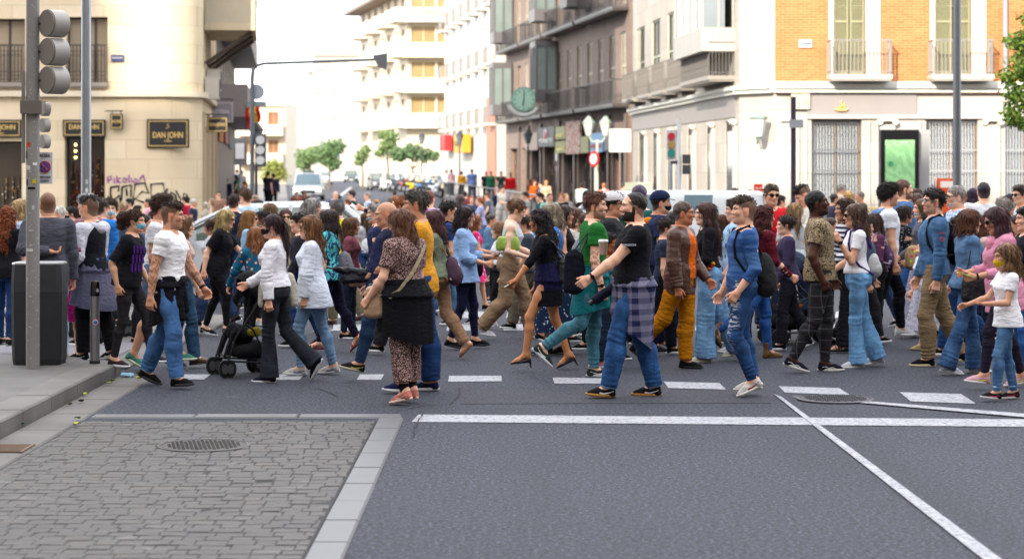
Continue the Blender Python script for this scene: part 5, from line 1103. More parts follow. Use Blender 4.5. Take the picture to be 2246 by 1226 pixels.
# ---------------- long dark street building
pC0 = Vector((-.36, 122.2, 0)); pC1 = Vector((4.86, 86.2, 0)); frD, LD = frame_of((pC0.x, pC0.y), (pC1.x, pC1.y))
D_ = empty('street_building', label='long shaded red brick building with iron balconies and bay windows above shops', cat='building')
def ud(px):
    k_ = (px-1123)/FPX; d = (pC1-pC0); t = (k_*pC0.y-pC0.x)/(d.x-k_*d.y); return t*LD
cols = [1122, 1138, 1154, 1171, 1189, 1208, 1228, 1249, 1271, 1294, 1318, 1343, 1367]
hol = []
for i, c_ in enumerate(cols):
    u_ = ud(c_)
    for s in (4.7, 8.7, 12.7): hol.append((u_-.65, u_+.65, s+.05, s+2.9))
shops = [(ud(1118), ud(1140), 0, 3.0), (ud(1145), ud(1160), 0, 3.0), (ud(1166), ud(1188), 0, 3), (ud(1194), ud(1228), 0, 3), (ud(1236), ud(1262), 0, 3), (ud(1268), ud(1300), 0, 3), (ud(1308), ud(1336), 0, 3), (ud(1344), ud(1374), 0, 3)]
mb = MB(frD); wallmesh(mb, LD, 0, 17.5, hol+shops, .3); box_body(mb, frD, LD, 12, 17.5); mb.build('wall', BRICKR, D_)
DW = mat('paint', '#b0a698')
for h_ in hol: window(D_, frD, *h_, mat('paint', '#b3ab9c'), GLASSD, .22, (1, 1), shut=DW if random.random() < .8 else None)
IRON = mat('paint', '#2b292b')
for s in (4.6, 8.6, 12.6):
    for a_, b_ in ((.4, 9.2), (9.8, 17), (17.6, 26.5), (27, LD-.3)): balcony(D_, frD, a_, b_, s, .7, 1.0, IRON, mat('paint', '#4c4644'), .24)
for k_, (c_, zz) in enumerate(((1120, 4.9), (1122, 9), (1218, 5.2), (1216, 9.2), (1290, 9.2))):
    u_ = ud(c_); mb = MB(frD); w2 = .9
    mb.box(u_-w2, u_+w2, .05, 1.15, zz, zz+.6); mb.box(u_-w2, u_+w2, .05, 1.15, zz+2.7, zz+3.0)
    for x in np.linspace(u_-w2, u_+w2-.08, 4): mb.box(x, x+.08, 1.07, 1.15, zz+.6, zz+2.7)
    for x in (u_-w2, u_+w2-.08): mb.box(x, x+.08, .05, .13, zz+.6, zz+2.7); mb.box(x, x+.08, .55, .63, zz+.6, zz+2.7)
    bo = mb.build('bay_window', mat('paint', '#5d5a5c'), D_); mb = MB(frD); mb.box(u_-w2+.04, u_+w2-.04, .1, 1.1, zz+.6, zz+2.7); mb.build('pane', mat('glass', '#55625f', '#8c9a98'), bo)
SHC = ['#8a5a3a', '#17171a', '#4a3c5c', '#7a6a2a', '#3c4a5a', '#8a8a90', '#5a2c2a', '#b0641c']
for i, s_ in enumerate(shops):
    wo = window(D_, frD, *s_, mat('paint', SHC[i]), mat('glass', '#161618', '#3c3a40'), .28, (1, 0)); mb = MB(frD)
    random.seed(i+3)
    for k_ in range(9): a_ = s_[0]+.1+random.random()*(s_[1]-s_[0]-.5); z_ = .5+random.random()*1.9; mb.box(a_, a_+.25, -.27, -.25, z_, z_+.3)
    mb.build('window_display', mat('flowers', '#6a5c58', '#b07838', '#4a6a9a', .5), wo)
each(frD, [(s_[1]+.03, s_[1]+.35, 0, .12, 0, 4.2) for s_ in shops], 'pilaster', mat('paint', '#5f4d44'), D_)
def fascia(px0, px1, py0, py1, col, txt=None, tc='#dddddd', m=None):
    a_, b_ = ud(px0), ud(px1); Ym = P2W(frD, ((a_+b_)/2, 0, 0)).y; c_ = CH+(HZ-py1)*Ym/FPX; d_ = CH+(HZ-py0)*Ym/FPX; s_ = plate(D_, frD, a_, b_, c_, d_, .16, m or mat('paint', col), 'shop_sign', .12)
    if txt: words(s_, frD, txt, (a_+b_)/2, c_+(d_-c_)*.3, .3, (d_-c_)*.3, mat('paint', tc), (b_-a_)*.8)
    return s_
fascia(1163, 1190, 292, 330, '#8a7466'); s_ = fascia(1192, 1228, 280, 322, '#121214', 'PUFFETS'); 
u_ = (ud(1192)+ud(1228))/2; Ym = P2W(frD, (u_, 0, 0)).y; mb = MB(frD); mb.disc((u_+.15, .3, CH+(HZ-298)*Ym/FPX), (0, 1, 0), .38, .06, 20); mb.tube([(u_-.25, .3, CH+(HZ-286)*Ym/FPX), (u_-.18, .3, CH+(HZ-300)*Ym/FPX)], .07, 6); dd = mb.build('logo_ring', mat('paint', '#d8d8dc'), s_); mb = MB(frD); mb.disc((u_+.15, .35, CH+(HZ-298)*Ym/FPX), (0, 1, 0), .2, .06, 16); mb.build('logo_dot', mat('paint', '#d8285c'), dd)
fascia(1230, 1252, 278, 306, '#7c7c28', 'GAMES', '#f0e880'); fascia(1230, 1252, 310, 336, '#7c7c28', 'COMICS', '#f0e880'); fascia(1253, 1284, 266, 338, '#9a938a', m=mat('leaves', '#d0c4b8', '#a87a70', None, .5)); fascia(1286, 1304, 300, 336, '#7c7c28'); fascia(1308, 1336, 292, 334, '#5a9cd0', 'POSTERS', '#d05040'); fascia(1340, 1376, 292, 330, '#5a4a44')
# clock
Yc = 104.0; X0, Y0, Z0 = at(1149, 219, Yc); ck = empty('street_clock', (X0, Y0, Z0), label='round green-faced street clock on the end of the dark brick building', cat='clock')
mb = MB(); mb.disc((0, 0, 0), (0, 1, 0), .62, .3, 40); mb.build('case', mat('paint', '#6c9c8c'), ck); mb = MB(); mb.disc((0, -.16, 0), (0, 1, 0), .54, .02, 40); fc = mb.build('face', mat('paint', '#a4ccba'), ck)
mb = MB(); 
for i in range(12): a_ = i*math.pi/6; mb.disc((.45*math.sin(a_), -.18, .45*math.cos(a_)), (0, 1, 0), .035, .02, 8)
mb.build('hour_mark', mat('paint', '#20302c'), fc); mb = MB(); mb.tube([(0, -.19, 0), (.02, -.19, .38)], .02, 5); mb.tube([(0, -.2, 0), (-.05, -.2, -.32)], .03, 5); mb.build('hand', mat('paint', '#15201e'), fc)
mb = MB(); V = []
for i in range(13): t = R(200+i*140/12); V.append((.78*math.cos(t), -.02, .78*math.sin(t)))
mb.tube(V, .13, 8); mb.build('scroll', mat('paint', '#c9ccc9'), ck); mb = MB(); mb.box(-.1, 1.75, .15, .25, -.1, .1); mb.build('bracket', DKIRON, ck)
# ---------------- pale building with flag, then balcony building, and distant blocks
bD, frE, LE = block('pale building with rows of balconies between the clock and the tall balcony block', (-4.95, 154), (-.75, 124.5), 18.5, mat('paint', '#bab6ae'), [4.6, 8.2, 11.8, 15], 7, GLASSD, mat('paint', '#a8a8a4'), balc='each', railm=mat('paint', '#807d7c'), bdep=.6, ww=1.2, step=.2, shutm=mat('paint', '#b8b4a8'))
plate(bD, frE, 24.4, 28.6, .1, 6.2, .04, mat('paint', '#a8684c'), 'terracotta_panel', .05); plate(bD, frE, 3, 6.5, 3.1, 4.2, .2, mat('paint', '#a8141c'), 'red_awning', .5); plate(bD, frE, 12, 17.5, 2.9, 4.1, .2, mat('paint', '#c08a1c'), 'yellow_sign', .5); words(bD, frE, 'CAMBIO', 14.8, 3.5, .75, .5, mat('paint', '#5a4a10'), 4)
flg = empty('flag', label='green white and orange tricolour flag on the pale building', cat='flag'); X0, Y0, Z0 = at(1043, 215, 137)
for k_, c_ in enumerate(('#1f7a4c', '#d8d8d4', '#c87830')):
    V = [(X0+k_*.38+.12*j*0, Y0-.3+.06*math.sin(j+k_), Z0-.75+j*.13) for j in range(8)]+[(X0+(k_+1)*.38, Y0-.3+.06*math.sin(j+k_+1), Z0-.75+j*.13-.03) for j in range(8)]; rawmesh('stripe', V, [(j, j+1, 9+j, 8+j) for j in range(7)], mat('cloth', c_), flg)
mb = MB(); mb.tube([(X0, Y0+.6, Z0-.8), (X0, Y0-.3, Z0+.2)], .03, 6); mb.build('pole', DKIRON, flg)
def e_block(label, px0, px1, pyt, Y, wallm, bands, blind, side=None, txt=None, storey=3.1):
    x0, x1 = (px0-1123)*Y/FPX, (px1-1123)*Y/FPX; z1 = CH+(HZ-pyt)*Y/FPX; fr, L = frame_of((x0, Y), (x1, Y)); b = empty('apartment_building', label=label, cat='building'); hol = []
    for s in bands: hol.append((.35, L*.58, s+1.05, s+2.55)); hol.append((L*.62, L-.2, s+1.05, s+2.55))
    mb = MB(fr); wallmesh(mb, L, 0, z1, hol, .3); box_body(mb, fr, L, 16, z1); mb.build('wall', wallm, b)
    for h_ in hol: window(b, fr, *h_, mat('paint', '#c8bea8'), blind, .2, (1, 0))
    for i, s in enumerate(bands):
        mb = MB(fr); mb.box(-.8, L+.3, 0, 1.2, s-.25, s); mb.box(-.8, L+.3, 1.05, 1.2, s, s+1.); mb.box(-.8, -.65, 0, 1.05, s, s+1.); bo = mb.build('balcony', mat('paint', '#cfc8b8'), b)
        if txt and i >= len(bands)-3: words(bo, fr, txt, L*.55, s+.5, 1.22, .95, mat('paint', '#b8b2a0' if i != len(bands)-1 else '#c8a860'), L*.85, .12)
    return b, fr, L
bE, frF, LF = e_block('tall cream balcony block with amber blinds and raised lettering on its parapets', 893, 1000, -20, 185, mat('paint', '#bcb29e'), [5.6, 8.7, 11.8, 14.9], mat('glass', '#7c6844', '#a08a64'), txt='SURINO')
frG, LG = frame_of((-10.6-5, 215), (-9.25, 185.2)); mb = MB(frG); hol = [(a, a+1.6, s+.2, s+2.4) for s in (5.6, 8.7, 11.8, 14.9) for a in np.arange(2, LG-3, 4.2)]; wallmesh(mb, LG, 0, 17.4, hol, .3); mb.build('side_wall', mat('paint', '#cfc4ae'), bE)
for h_ in hol: window(bE, frG, *h_, mat('paint', '#a89878'), mat('glass', '#6a5434', '#927450'), .25, (0, 0))
for s in (5.6, 8.7, 11.8, 14.9):
    for a in np.arange(1, LG-4, 8.4): mb = MB(frG); mb.box(a, a+5.6, 0, 1.3, s-.2, s); mb.box(a, a+5.6, 1.15, 1.3, s, s+1.); mb.box(a+5.45, a+5.6, 0, 1.15, s, s+1.); mb.build('balcony', mat('paint', '#cfc8b8'), bE)
mb = MB(frG); mb.box(-1, LG, -.5, 1.6, 17.4, 17.7); mb.build('eaves', mat('paint', '#6a5444'), bE)
block('distant white apartment block rising behind the street trees', (-27.5, 290), (-18.9, 290), 17.6, mat('paint', '#a09c94'), [3, 6.4, 9.8, 13], 4, GLASSD, mat('paint', '#b0a8a0'), balc=None, gl=mat('glass', '#7a8088', '#b0b4b8'))
block('distant white block with a small penthouse beside the tall balcony block', (-33, 340), (-21, 345), 17.5, mat('paint', '#a8a298'), [3, 6.4, 9.2], 5, GLASSD, mat('paint', '#b0a8a0'), balc=None, gl=mat('glass', '#8a8a88', '#b8b4b0'))
block('distant cream building with shaded loggias behind the mast arm pole', (-29.5, 225), (-24.3, 225), 8.8, mat('paint', '#b0a490'), [2.4, 5.4], 2, GLASSD, mat('paint', '#a08868'), balc='solid', bdep=1.6, slabm=mat('paint', '#cfc2ac'), gl=mat('glass', '#6a4a38', '#906a50'))
block('low pale row of houses closing the far end of the street', (-60, 420), (-20, 430), 10, mat('paint', '#a8a298'), [1, 4], 9, GLASSD, mat('paint', '#b0a8a0'))
# pavements along the street
dA = Vector((-.109, 1, 0)); 
mb = MB(); mb.prism([(-60, 53), (-7.6, 53), (-6.2, 56), (-6.4, 61), (-6.4-.109*200, 261), (-60, 261)], 0, .12); tag(mb.build('pavement', SLAB), kind='structure')
mb = MB(); mb.prism([(60, 52), (60, 300), (-16, 261), (-4.6, 131), (.9, 61), (3.2, 55), (6, 52)], 0, .12); tag(mb.build('pavement', SLAB), kind='structure')
sheet('lane_line', [(-9.0, 100), (-8.8, 100), (-15.2, 200), (-15.5, 200)], .006, PAINT)
# ---------------- buildings behind the camera that shade the crossing
def back_b(label, x0, x1, y, z): 
    fr, L = frame_of((x1, y), (x0, y)); b = empty('apartment_building', label=label, cat='building'); n = int(L/3.2); hol = [(L*(i+.5)/n-.6, L*(i+.5)/n+.6, s, s+2) for i in range(n) for s in np.arange(1, z-3, 3.4)]
    mb = MB(fr); wallmesh(mb, L, 0, z, hol, .2); box_body(mb, fr, L, 14, z); mb.build('wall', mat('paint', '#b9ae9e'), b); mb = MB(fr)
    mb.quad((0, -.2, 0), (L, -.2, 0), (L, -.2, z-.1), (0, -.2, z-.1)); mb.build('glazing', GLASSD, b)
YS = -30.0; ta = math.tan(R(SUN_AZ)); te = math.tan(R(SUN_EL))/math.cos(R(SUN_AZ)); D0 = 60-YS; xs_ = lambda X: X-D0*ta
back_b('tall block behind the camera to the left', xs_(-40), xs_(-11.3)-6.6, YS, D0*te+14)
back_b('middle block behind the camera', xs_(-11.3)-6.5, xs_(-2), YS, D0*te+4.0)
back_b('long block behind the camera', xs_(-1.95), 45, YS, D0*te+.9)

for lb, x0, x1, y0, y1, z in (('block added along the cross street out of view left to dim side light', -19, -33, 26, -29, 19), ('block added along the cross street out of view right to dim side light', 24, 38, -29, 30, 17)):
    b = empty('apartment_building', label=lb, cat='building'); mb = MB(); mb.box(min(x0, x1), max(x0, x1), min(y0, y1), max(y0, y1), 0, z); mb.build('wall', mat('paint', '#a89c8c'), b)  # unseen boxes added to block sky light from both sides
# ============================================================ street furniture
POLE = mat('metal', '#8d8d90', rough=.5)
g = NG('weathered_pole'); n = g.noise(6, g.co((1, 1, .4)), 6); f = g.noise(40, None, 5, .7); POLEW = g.out(g.mix(g.ramp(f, [(.62, 0.), (.66, 1.)]), g.mix(n, srgb('#6e6c6c'), srgb('#8d8a88')), srgb('#c4c2be')), .55, spec=.4)
# near traffic light pole (seen from behind)
X0, Y0 = gnd(72, 808, .13); X0, Y0 = (72-1123)*19.4/FPX, 19.4
tp = empty('traffic_light_pole', (X0, Y0, .13), label='weathered grey pole with stickers carrying three round signal backs', cat='traffic light')
mb = MB(); mb.lathe(0, 0, [(.062, 0), (.062, 2.2), (.06, 5)], 28); pl = mb.build('pole', POLEW, tp); shade_by_angle(pl)
for i, (px, py) in enumerate(((112, 53), (112, 115), (112, 177))):
    x, y, z = at(px, py, Y0); x -= X0; z -= .13; mb = MB(); mb.tube([(x-.02, -.08, z), (x+.088, .05, z)], .128, 36); hd_ = mb.build('signal_head', mat('paint', '#9a9692', rough=.4), tp); shade_by_angle(hd_); mb = MB(); mb.tube([(x-.027, -.088, z), (x-.02, -.08, z)], .12, 36); mb.build('back_cover', mat('paint', '#77706a'), hd_)
    mb = MB(); mb.tube([(.03, 0, z), (x-.08, -.02, z)], .018, 8); mb.build('arm', DKIRON, tp)
mb = MB(); x, y, z = at(73, 236, Y0); mb.box(x-X0-.1, x-X0+.1, -.1, .07, z-.13-.06, z-.13+.06); mb.build('clamp', mat('metal', '#7b7672', rough=.5), tp)
mb = MB(); x, y, z = at(52, 250, Y0); mb.box(-.1, -.075, -.02, .03, 1.9, 2.75); mb.build('conduit', mat('paint', '#77736f'), tp)
for z_ in (2.4, 2.25, 2.1):
    mb = MB(); mb.tube([(.06, .1, z_), (.11, .14, z_)], .065, 24); so_ = mb.build('small_signal_head', mat('paint', '#a8a49e'), tp)
STK = [(66, 318, '#b8502c', 9, 11), (65, 368, '#c8c8c4', 10, 10), (78, 398, '#c8b820', 9, 9), (72, 413, '#202022', 17, 5), (80, 360, '#d8d8d4', 10, 6), (62, 400, '#303034', 5, 12), (60, 478, '#a8a8a4', 8, 9), (67, 548, '#d0d0cc', 17, 6), (64, 430, '#909090', 8, 6), (72, 505, '#b0b0ac', 10, 4), (63, 612, '#a8a8a4', 6, 9), (70, 650, '#9c9a98', 8, 5), (76, 455, '#bababa', 5, 8), (60, 340, '#55504c', 8, 16)]
for px, py, c_, w_, h_ in STK:
    x, y, z = at(px, py, Y0); a0 = math.asin(max(-.95, min(.95, (x-X0)/.0635))); da = w_*Y0/FPX/.0635/2; zz = z-.13; hh_ = h_*Y0/FPX/2; V = []
    for i in range(6): a = a0-da+2*da*i/5; V += [(.0642*math.sin(a), -.0642*math.cos(a), zz-hh_), (.0642*math.sin(a), -.0642*math.cos(a), zz+hh_)]
    rawmesh('sticker', V, [(2*i, 2*i+2, 2*i+3, 2*i+1) for i in range(5)], mat('cloth', c_), pl)
# no stopping sign on it
x, y, z = at(97, 369, Y0+.09); sg = empty('parking_sign', (x, Y0+.12, z), label='white no stopping sign plate fixed behind the near pole', cat='sign')
mb = MB(); mb.box(-.07, .07, 0, .012, -.147, .147); pn_ = mb.build('plate', mat('paint', '#c9ccd0'), sg); mb = MB(); mb.disc((0, -.008, .01), (0, 1, 0), .055, .01, 28); r_ = mb.build('red_ring', mat('paint', '#b01c30'), pn_); mb = MB(); mb.disc((0, -.015, .01), (0, 1, 0), .043, .008, 28); bl_ = mb.build('blue_disc', mat('paint', '#2a4fa8'), r_)
mb = MB(); mb.tube([(-.03, -.022, .04), (.03, -.022, -.02)], .006, 5); mb.tube([(.03, -.022, .04), (-.03, -.022, -.02)], .006, 5); mb.build('red_cross', mat('paint', '#b01c30'), bl_)
f2 = (Vector((0, 0, 0)), Vector((1, 0, 0)), Vector((0, -1, 0))); words(pn_, f2, 'ACERA', 0, .115, .005, .04, mat('paint', '#40444c'), .1, .004); words(pn_, f2, 'AMBOS LADOS', 0, -.085, .005, .025, mat('paint', '#60646c'), .1, .004); words(pn_, f2, 'EXCEPTO', 0, -.118, .005, .025, mat('paint', '#60646c'), .08, .004)
# litter bin
Xb = (87-1123)*19.9/FPX; bn = empty('litter_bin', (Xb, 19.9, .13), label='tall dark grey litter bin standing behind the stickered pole', cat='bin')
n_ = [(-.24, -.13), (-.2, -.19), (.2, -.19), (.24, -.13), (.24, .13), (.2, .19), (-.2, .19), (-.24, .13)]
def rings(zs, ss, name, m, par): 
    V = []; 
    for z_, s_ in zip(zs, ss): V += [(a*s_, b*s_, z_) for a, b in n_]
    F = [list(range(8))[::-1], [8*(len(zs)-1)+i for i in range(8)]]+[(8*k+i, 8*k+(i+1) % 8, 8*k+8+(i+1) % 8, 8*k+8+i) for k in range(len(zs)-1) for i in range(8)]; return rawmesh(name, V, F, m, par)
rings([0, .05, .3, .68], [.92, .96, .99, 1.0], 'body', mat('rubber', '#2a2a2d'), bn); rings([.683, .8, .91, .945], [1.0, .995, .97, .95], 'hood', mat('rubber', '#303034'), bn); rings([.946, .962, .966], [.975, .965, .9], 'rim', mat('metal', '#b0b2b6', rough=.4), bn); rings([-.03, -.001], [.8, .8], 'plinth', mat('rubber', '#1c1c1e'), bn)
# bollard
Xl = (208-1123)*19.9/FPX; bo = empty('bollard', (Xl, 19.9, .13), label='slim grey bollard with black top band and round sticker', cat='bollard')
mb = MB(); mb.lathe(0, 0, [(.05, 0), (.05, .03)], 24); mb.build('foot', DKIRON, bo); mb = MB(); mb.lathe(0, 0, [(.045, .03), (.045, .64)], 24); shade_by_angle(mb.build('post', mat('metal', '#8f8e90', rough=.5), bo)); mb = MB(); mb.lathe(0, 0, [(.0455, .64), (.0455, .765), (.042, .78), (.02, .785)], 24); bc_ = mb.build('band', mat('gloss', '#101012'), bo); shade_by_angle(bc_); mb = MB(); mb.lathe(0, 0, [(.0462, .67), (.0462, .7)], 24); 
def curved(par, r, z, w2, h2, c_, name='sticker', a0=.3):
    V = []
    for i in range(7): a = a0-w2+2*w2*i/6; V += [(r*math.sin(a), -r*math.cos(a), z-h2*math.sin(math.pi*(.12+.76*i/6))), (r*math.sin(a), -r*math.cos(a), z+h2*math.sin(math.pi*(.12+.76*i/6)))]
    return rawmesh(name, V, [(2*i, 2*i+2, 2*i+3, 2*i+1) for i in range(6)], mat('cloth', c_), par)
curved(bo, .0465, .395, .75, .036, '#b02838'); curved(bo, .0472, .395, .6, .029, '#d0d4dc'); curved(bo, .0478, .395, .42, .02, '#4a78b0'); curved(bc_, .0465, .695, .35, .018, '#b8b8b8', a0=.8)
# second pole, right lamp pole, mast arm
def pole(label, px, Y, r, h_, m, z0=0., name='lamp_post', r2=None, cat='pole'):
    o = empty(name, ((px-1123)*Y/FPX, Y, z0), label=label, cat=cat); mb = MB(); mb.lathe(0, 0, [(r*1.5, 0), (r*1.5, .12), (r, .16), (r2 or r*.85, h_)], 24); shade_by_angle(mb.build('pole', m, o)); return o
POLEB = mat('metal', '#9aa0a6', rough=.42)
p2 = pole('tall smooth grey lamp post rising left of the shop door', 189, 25.5, .063, 8, POLEB, .03); mb = MB(); mb.tube([(0, 0, 7.9), (.2, .3, 8.1), (.5, 1.4, 8.2)], .04, 10); mb.build('arm', POLEB, p2)
for z_, c_, w_ in ((1.78, '#c8c8c8', .3), (1.68, '#e0e0dc', .3), (1.6, '#b8c020', .35), (1.45, '#a0a0a0', .2)): curved(p2.children[0], .0645, z_, w_, .03, c_)
p3 = pole('thick grey lamp post in front of the bank at the right', 2099, 42, .085, 9, mat('metal', '#77797e', rough=.5), .0); mb = MB(); mb.tube([(0, 0, 8.9), (-.5, -.2, 9.1), (-2, -.6, 9.2)], .05, 10); mb.build('arm', POLE, p3)
Yg = 54.; gx = lambda px: (px-1123)*Yg/FPX
ga = empty('traffic_light_gantry', (gx(553), Yg, .12), label='slim mast with a long horizontal arm reaching over the street', cat='traffic light'); mb = MB(); zt_ = CH+(HZ-140)*Yg/FPX-.12; xe = gx(822)-gx(553)
mb.tube([(0, 0, 0), (0, 0, zt_-.4), (.03, 0, zt_-.15), (.12, 0, zt_-.05), (.3, 0, zt_), (xe, 0, zt_+.1)], .06, 12, .035); mb.build('mast', mat('paint', '#50555c'), ga)
mb = MB(); mb.add([(xe-.05, -.15, zt_+.2), (xe+.32, -.15, zt_+.26), (xe+.3, -.15, zt_-.16), (xe+.1, -.15, zt_-.1), (xe-.05, .15, zt_+.2), (xe+.32, .15, zt_+.26), (xe+.3, .15, zt_-.16), (xe+.1, .15, zt_-.1)], [(3, 2, 1, 0), (4, 5, 6, 7), (0, 1, 5, 4), (1, 2, 6, 5), (2, 3, 7, 6), (3, 0, 4, 7)]); mb.build('signal_head', mat('paint', '#55585c'), ga)
x, y, z = at(562, 202, Yg); mb = MB(); mb.disc((x-gx(553), .05, z-.12), (0, 1, 0), .2, .03, 28); mb.build('round_sign', mat('paint', '#848a92'), ga)
x, y, z = at(562, 228, Yg); mb = MB(); mb.box(x-gx(553)-.25, x-gx(553)+.25, .03, .06, z-.12-.06, z-.12+.06); mb.build('plate', mat('paint', '#6c7a7c'), ga)
x, y, z = at(572, 330, Yg); mb = MB(); mb.box(x-gx(553)-.13, x-gx(553)+.13, -.08, .1, z-.12-.42, z-.12+.42); hh_ = mb.build('housing', mat('paint', '#4c4f55'), ga)
for k_ in (-.26, 0, .26): mb = MB(); mb.disc((x-gx(553), -.12, z-.12+k_), (0, 1, 0), .11, .07, 20); mb.build('lens', mat('paint', '#b8b9bb'), hh_)
# red-amber-green signal by the bank side wall
x, y, z = at(1472, 318, 50); ts = empty('traffic_light', (x, 50, 0), label='slim traffic light showing red amber and green discs before the white side wall', cat='traffic light'); mb = MB(); mb.lathe(0, 0, [(.05, 0), (.045, z-.4)], 12); mb.build('pole', POLEB, ts); mb = MB(); mb.box(-.1, .1, -.05, .1, z-.36, z+.36); hh_ = mb.build('housing', mat('paint', '#b0b4b2'), ts)
for k_, c_ in ((.2, '#a82030'), (0, '#9a7a4c'), (-.2, '#1f7a70')): mb = MB(); mb.disc((0, -.09, z+k_), (0, 1, 0), .09, .06, 20); mb.build('lens', mat('gloss', c_), hh_)
x, y, z = at(1499, 360, 49); t2 = empty('traffic_light', (x, 49, 0), label='dark two-lamp pedestrian signal on a white pole beside the coloured one', cat='traffic light'); mb = MB(); mb.lathe(-.1, 0, [(.06, 0), (.05, 3.1)], 12); mb.build('pole', mat('paint', '#c0c2c2'), t2); mb = MB(); mb.box(-.02, .16, -.08, .12, z-.24, z-.02); mb.box(-.02, .16, -.08, .12, z+.0, z+.22); mb.box(-.3, -.1, -.03, .05, z-.0, z+.08); mb.build('housing', mat('paint', '#3c3e40'), t2)
# cctv pole
x, y, z = at(1740, 222, 50); cp = empty('camera_pole', (x, 50, .1), label='dark purple pole with a white dome camera arm before the bank', cat='pole'); mb = MB(); mb.box(-.055, .055, -.055, .055, 0, z); mb.build('post', mat('paint', '#2c2438'), cp)
zz = at(0, 272, 50)[2]-.1; mb = MB(); mb.box(-.1, .22, -.12, -.05, zz-.1, zz+.1); mb.tube([(-.1, -.09, zz+.04), (-.3, -.09, zz+.04)], .025, 8); mb.build('control_box', mat('paint', '#8c8e92'), cp); mb = MB(); mb.lathe(-.3, -.09, [(.02, -.2), (.07, -.15), (.085, -.08), (.085, .02), (.03, .05)], 16); mb.build('camera_dome', mat('paint', '#c4c6c8'), cp)
# advertising totem
x, y, z = at(1972, 285, 57); tt = empty('advertising_totem', (x, 57, .12), label='black advertising totem with a green leafy screen outside the bank', cat='totem'); mb = MB(); mb.box(-.52, .52, -.12, .12, 0, z-.12); bd = mb.build('case', mat('gloss', '#121216'), tt); mb = MB(); mb.box(.5, .85, .1, .3, 0, z-.12); mb.build('side_cover', mat('paint', '#8f8f90'), tt)
mb = MB(); mb.box(-.4, .4, -.13, -.121, .5, z-.4); sc_ = mb.build('screen', mat('leaves', '#7fb07c', '#8fc08a', None, .5), bd); mb = MB(); mb.tube([(-.28, -.14, .98), (-.1, -.14, .85), (.0, -.14, .72), (.1, -.14, .85), (.26, -.14, .95)], .02, 5); mb.disc((-.25, -.14, 1.95), (0, 1, 0), .07, .01, 12); mb.build('sprout', mat('paint', '#2f8a5a'), sc_)
# small boxes and barrier by the bank
def smallbox(name, label, cat, px0, px1, py0, py1, Y, col, txt=None, dep=.2, pole_=True, z0=0.):
    x0, _, z1 = at(px0, py0, Y); x1, _, zz0 = at(px1, py1, Y); o = empty(name, ((x0+x1)/2, Y, z0), label=label, cat=cat); w2 = (x1-x0)/2; mb = MB(); mb.box(-w2, w2, -dep/2, dep/2, zz0-z0, z1-z0); b = mb.build('board', mat('paint', col), o)
    if pole_: mb = MB(); mb.tube([(0, 0, 0), (0, 0, zz0-z0)], .035, 8); mb.build('post', POLE, o)
    if txt: words(b, (Vector((0, -dep/2, 0)), Vector((1, 0, 0)), Vector((0, -1, 0))), txt, 0, (z1+zz0)/2-z0, .005, (z1-zz0)*.35, mat('paint', '#e8d8d0'), w2*1.4)
    return o
smallbox('information_sign', 'small bright red sign board near the bank corner', 'sign', 1654, 1672, 404, 422, 56, '#c81c1c', 'BUS'); 
x0_, _, z_ = at(2125, 404, 57); cm = empty('cash_machine', (x0_, 59.9, 0), label='orange and white framed cash machine in the bank wall', cat='cash machine'); mb = MB(); mb.box(-.3, .3, -.3, .0, z_-.3, z_+.14); mb.box(-.28, .28, -.2, 0, .2, z_-.3); mb.build('cabinet', mat('paint', '#c84a14'), cm); mb = MB(); mb.box(-.24, .17, -.31, -.3, z_-.12, z_+.06); mb.build('display', mat('paint', '#d8cfc8'), cm)
yb = empty('barrier', ((1905-1123)*50/FPX, 50, 0), label='yellow tubular barrier behind the curly haired man', cat='barrier'); mb = MB(); mb.tube([(-.5, 0, 0), (-.5, 0, 1.0), (.9, 0, 1.0), (.9, 0, 0)], .02, 8)
for x in np.arange(-.4, .9, .12): mb.tube([(x, 0, .15), (x, 0, 1.0)], .01, 6)
mb.tube([(-.5, 0, .15), (.9, 0, .15)], .015, 6); mb.build('frame', mat('paint', '#d8b020'), yb)
# street lamps with lanterns
def lantern_post(label, px, pyt, Y, col, two=False, z0=.12):
    x, y, z = at(px, pyt, Y); o = empty('street_lamp', (x, Y, z0), label=label, cat='street lamp'); H_ = z-z0; mb = MB(); mb.lathe(0, 0, [(.13, 0), (.1, .5), (.05, .7), (.045, H_-.9)], 12); 
    cs = (-.32, .32) if two else (0,)
    for c_ in cs: mb.tube([(0, 0, H_-.95), (c_*.6, 0, H_-.98), (c_, 0, H_-.75)], .03, 6)
    mb.build('post', mat('paint', col), o)
    for c_ in cs:
        mb = MB(); mb.lathe(c_, 0, [(.1, H_-.75), (.23, H_-.28)], 6); ln_ = mb.build('lantern', mat('paint', '#c8ccc4' if two else '#5c6670'), o); mb = MB(); mb.lathe(c_, 0, [(.25, H_-.28), (.24, H_-.24), (.1, H_-.06), (.03, H_)], 6); mb.build('lantern_cap', mat('paint', '#8a9a90' if two else '#2c2c30'), ln_)
lantern_post('pale double lantern street lamp before the coloured shop signs', 1310, 255, 80, '#b8c4b4', True)
lantern_post('dark single lantern street lamp before the clock building', 1158, 283, 105, '#2c2c30')
lantern_post('dark street lamp beside the red shop awning', 1008, 288, 125, '#2c2c30')
lantern_post('dark street lamp beneath the tall balcony block', 925, 292, 140, '#2c2c30')
lantern_post('dark lantern lamp tucked behind the mast pole', 562, 268, 70, '#2c2c30')
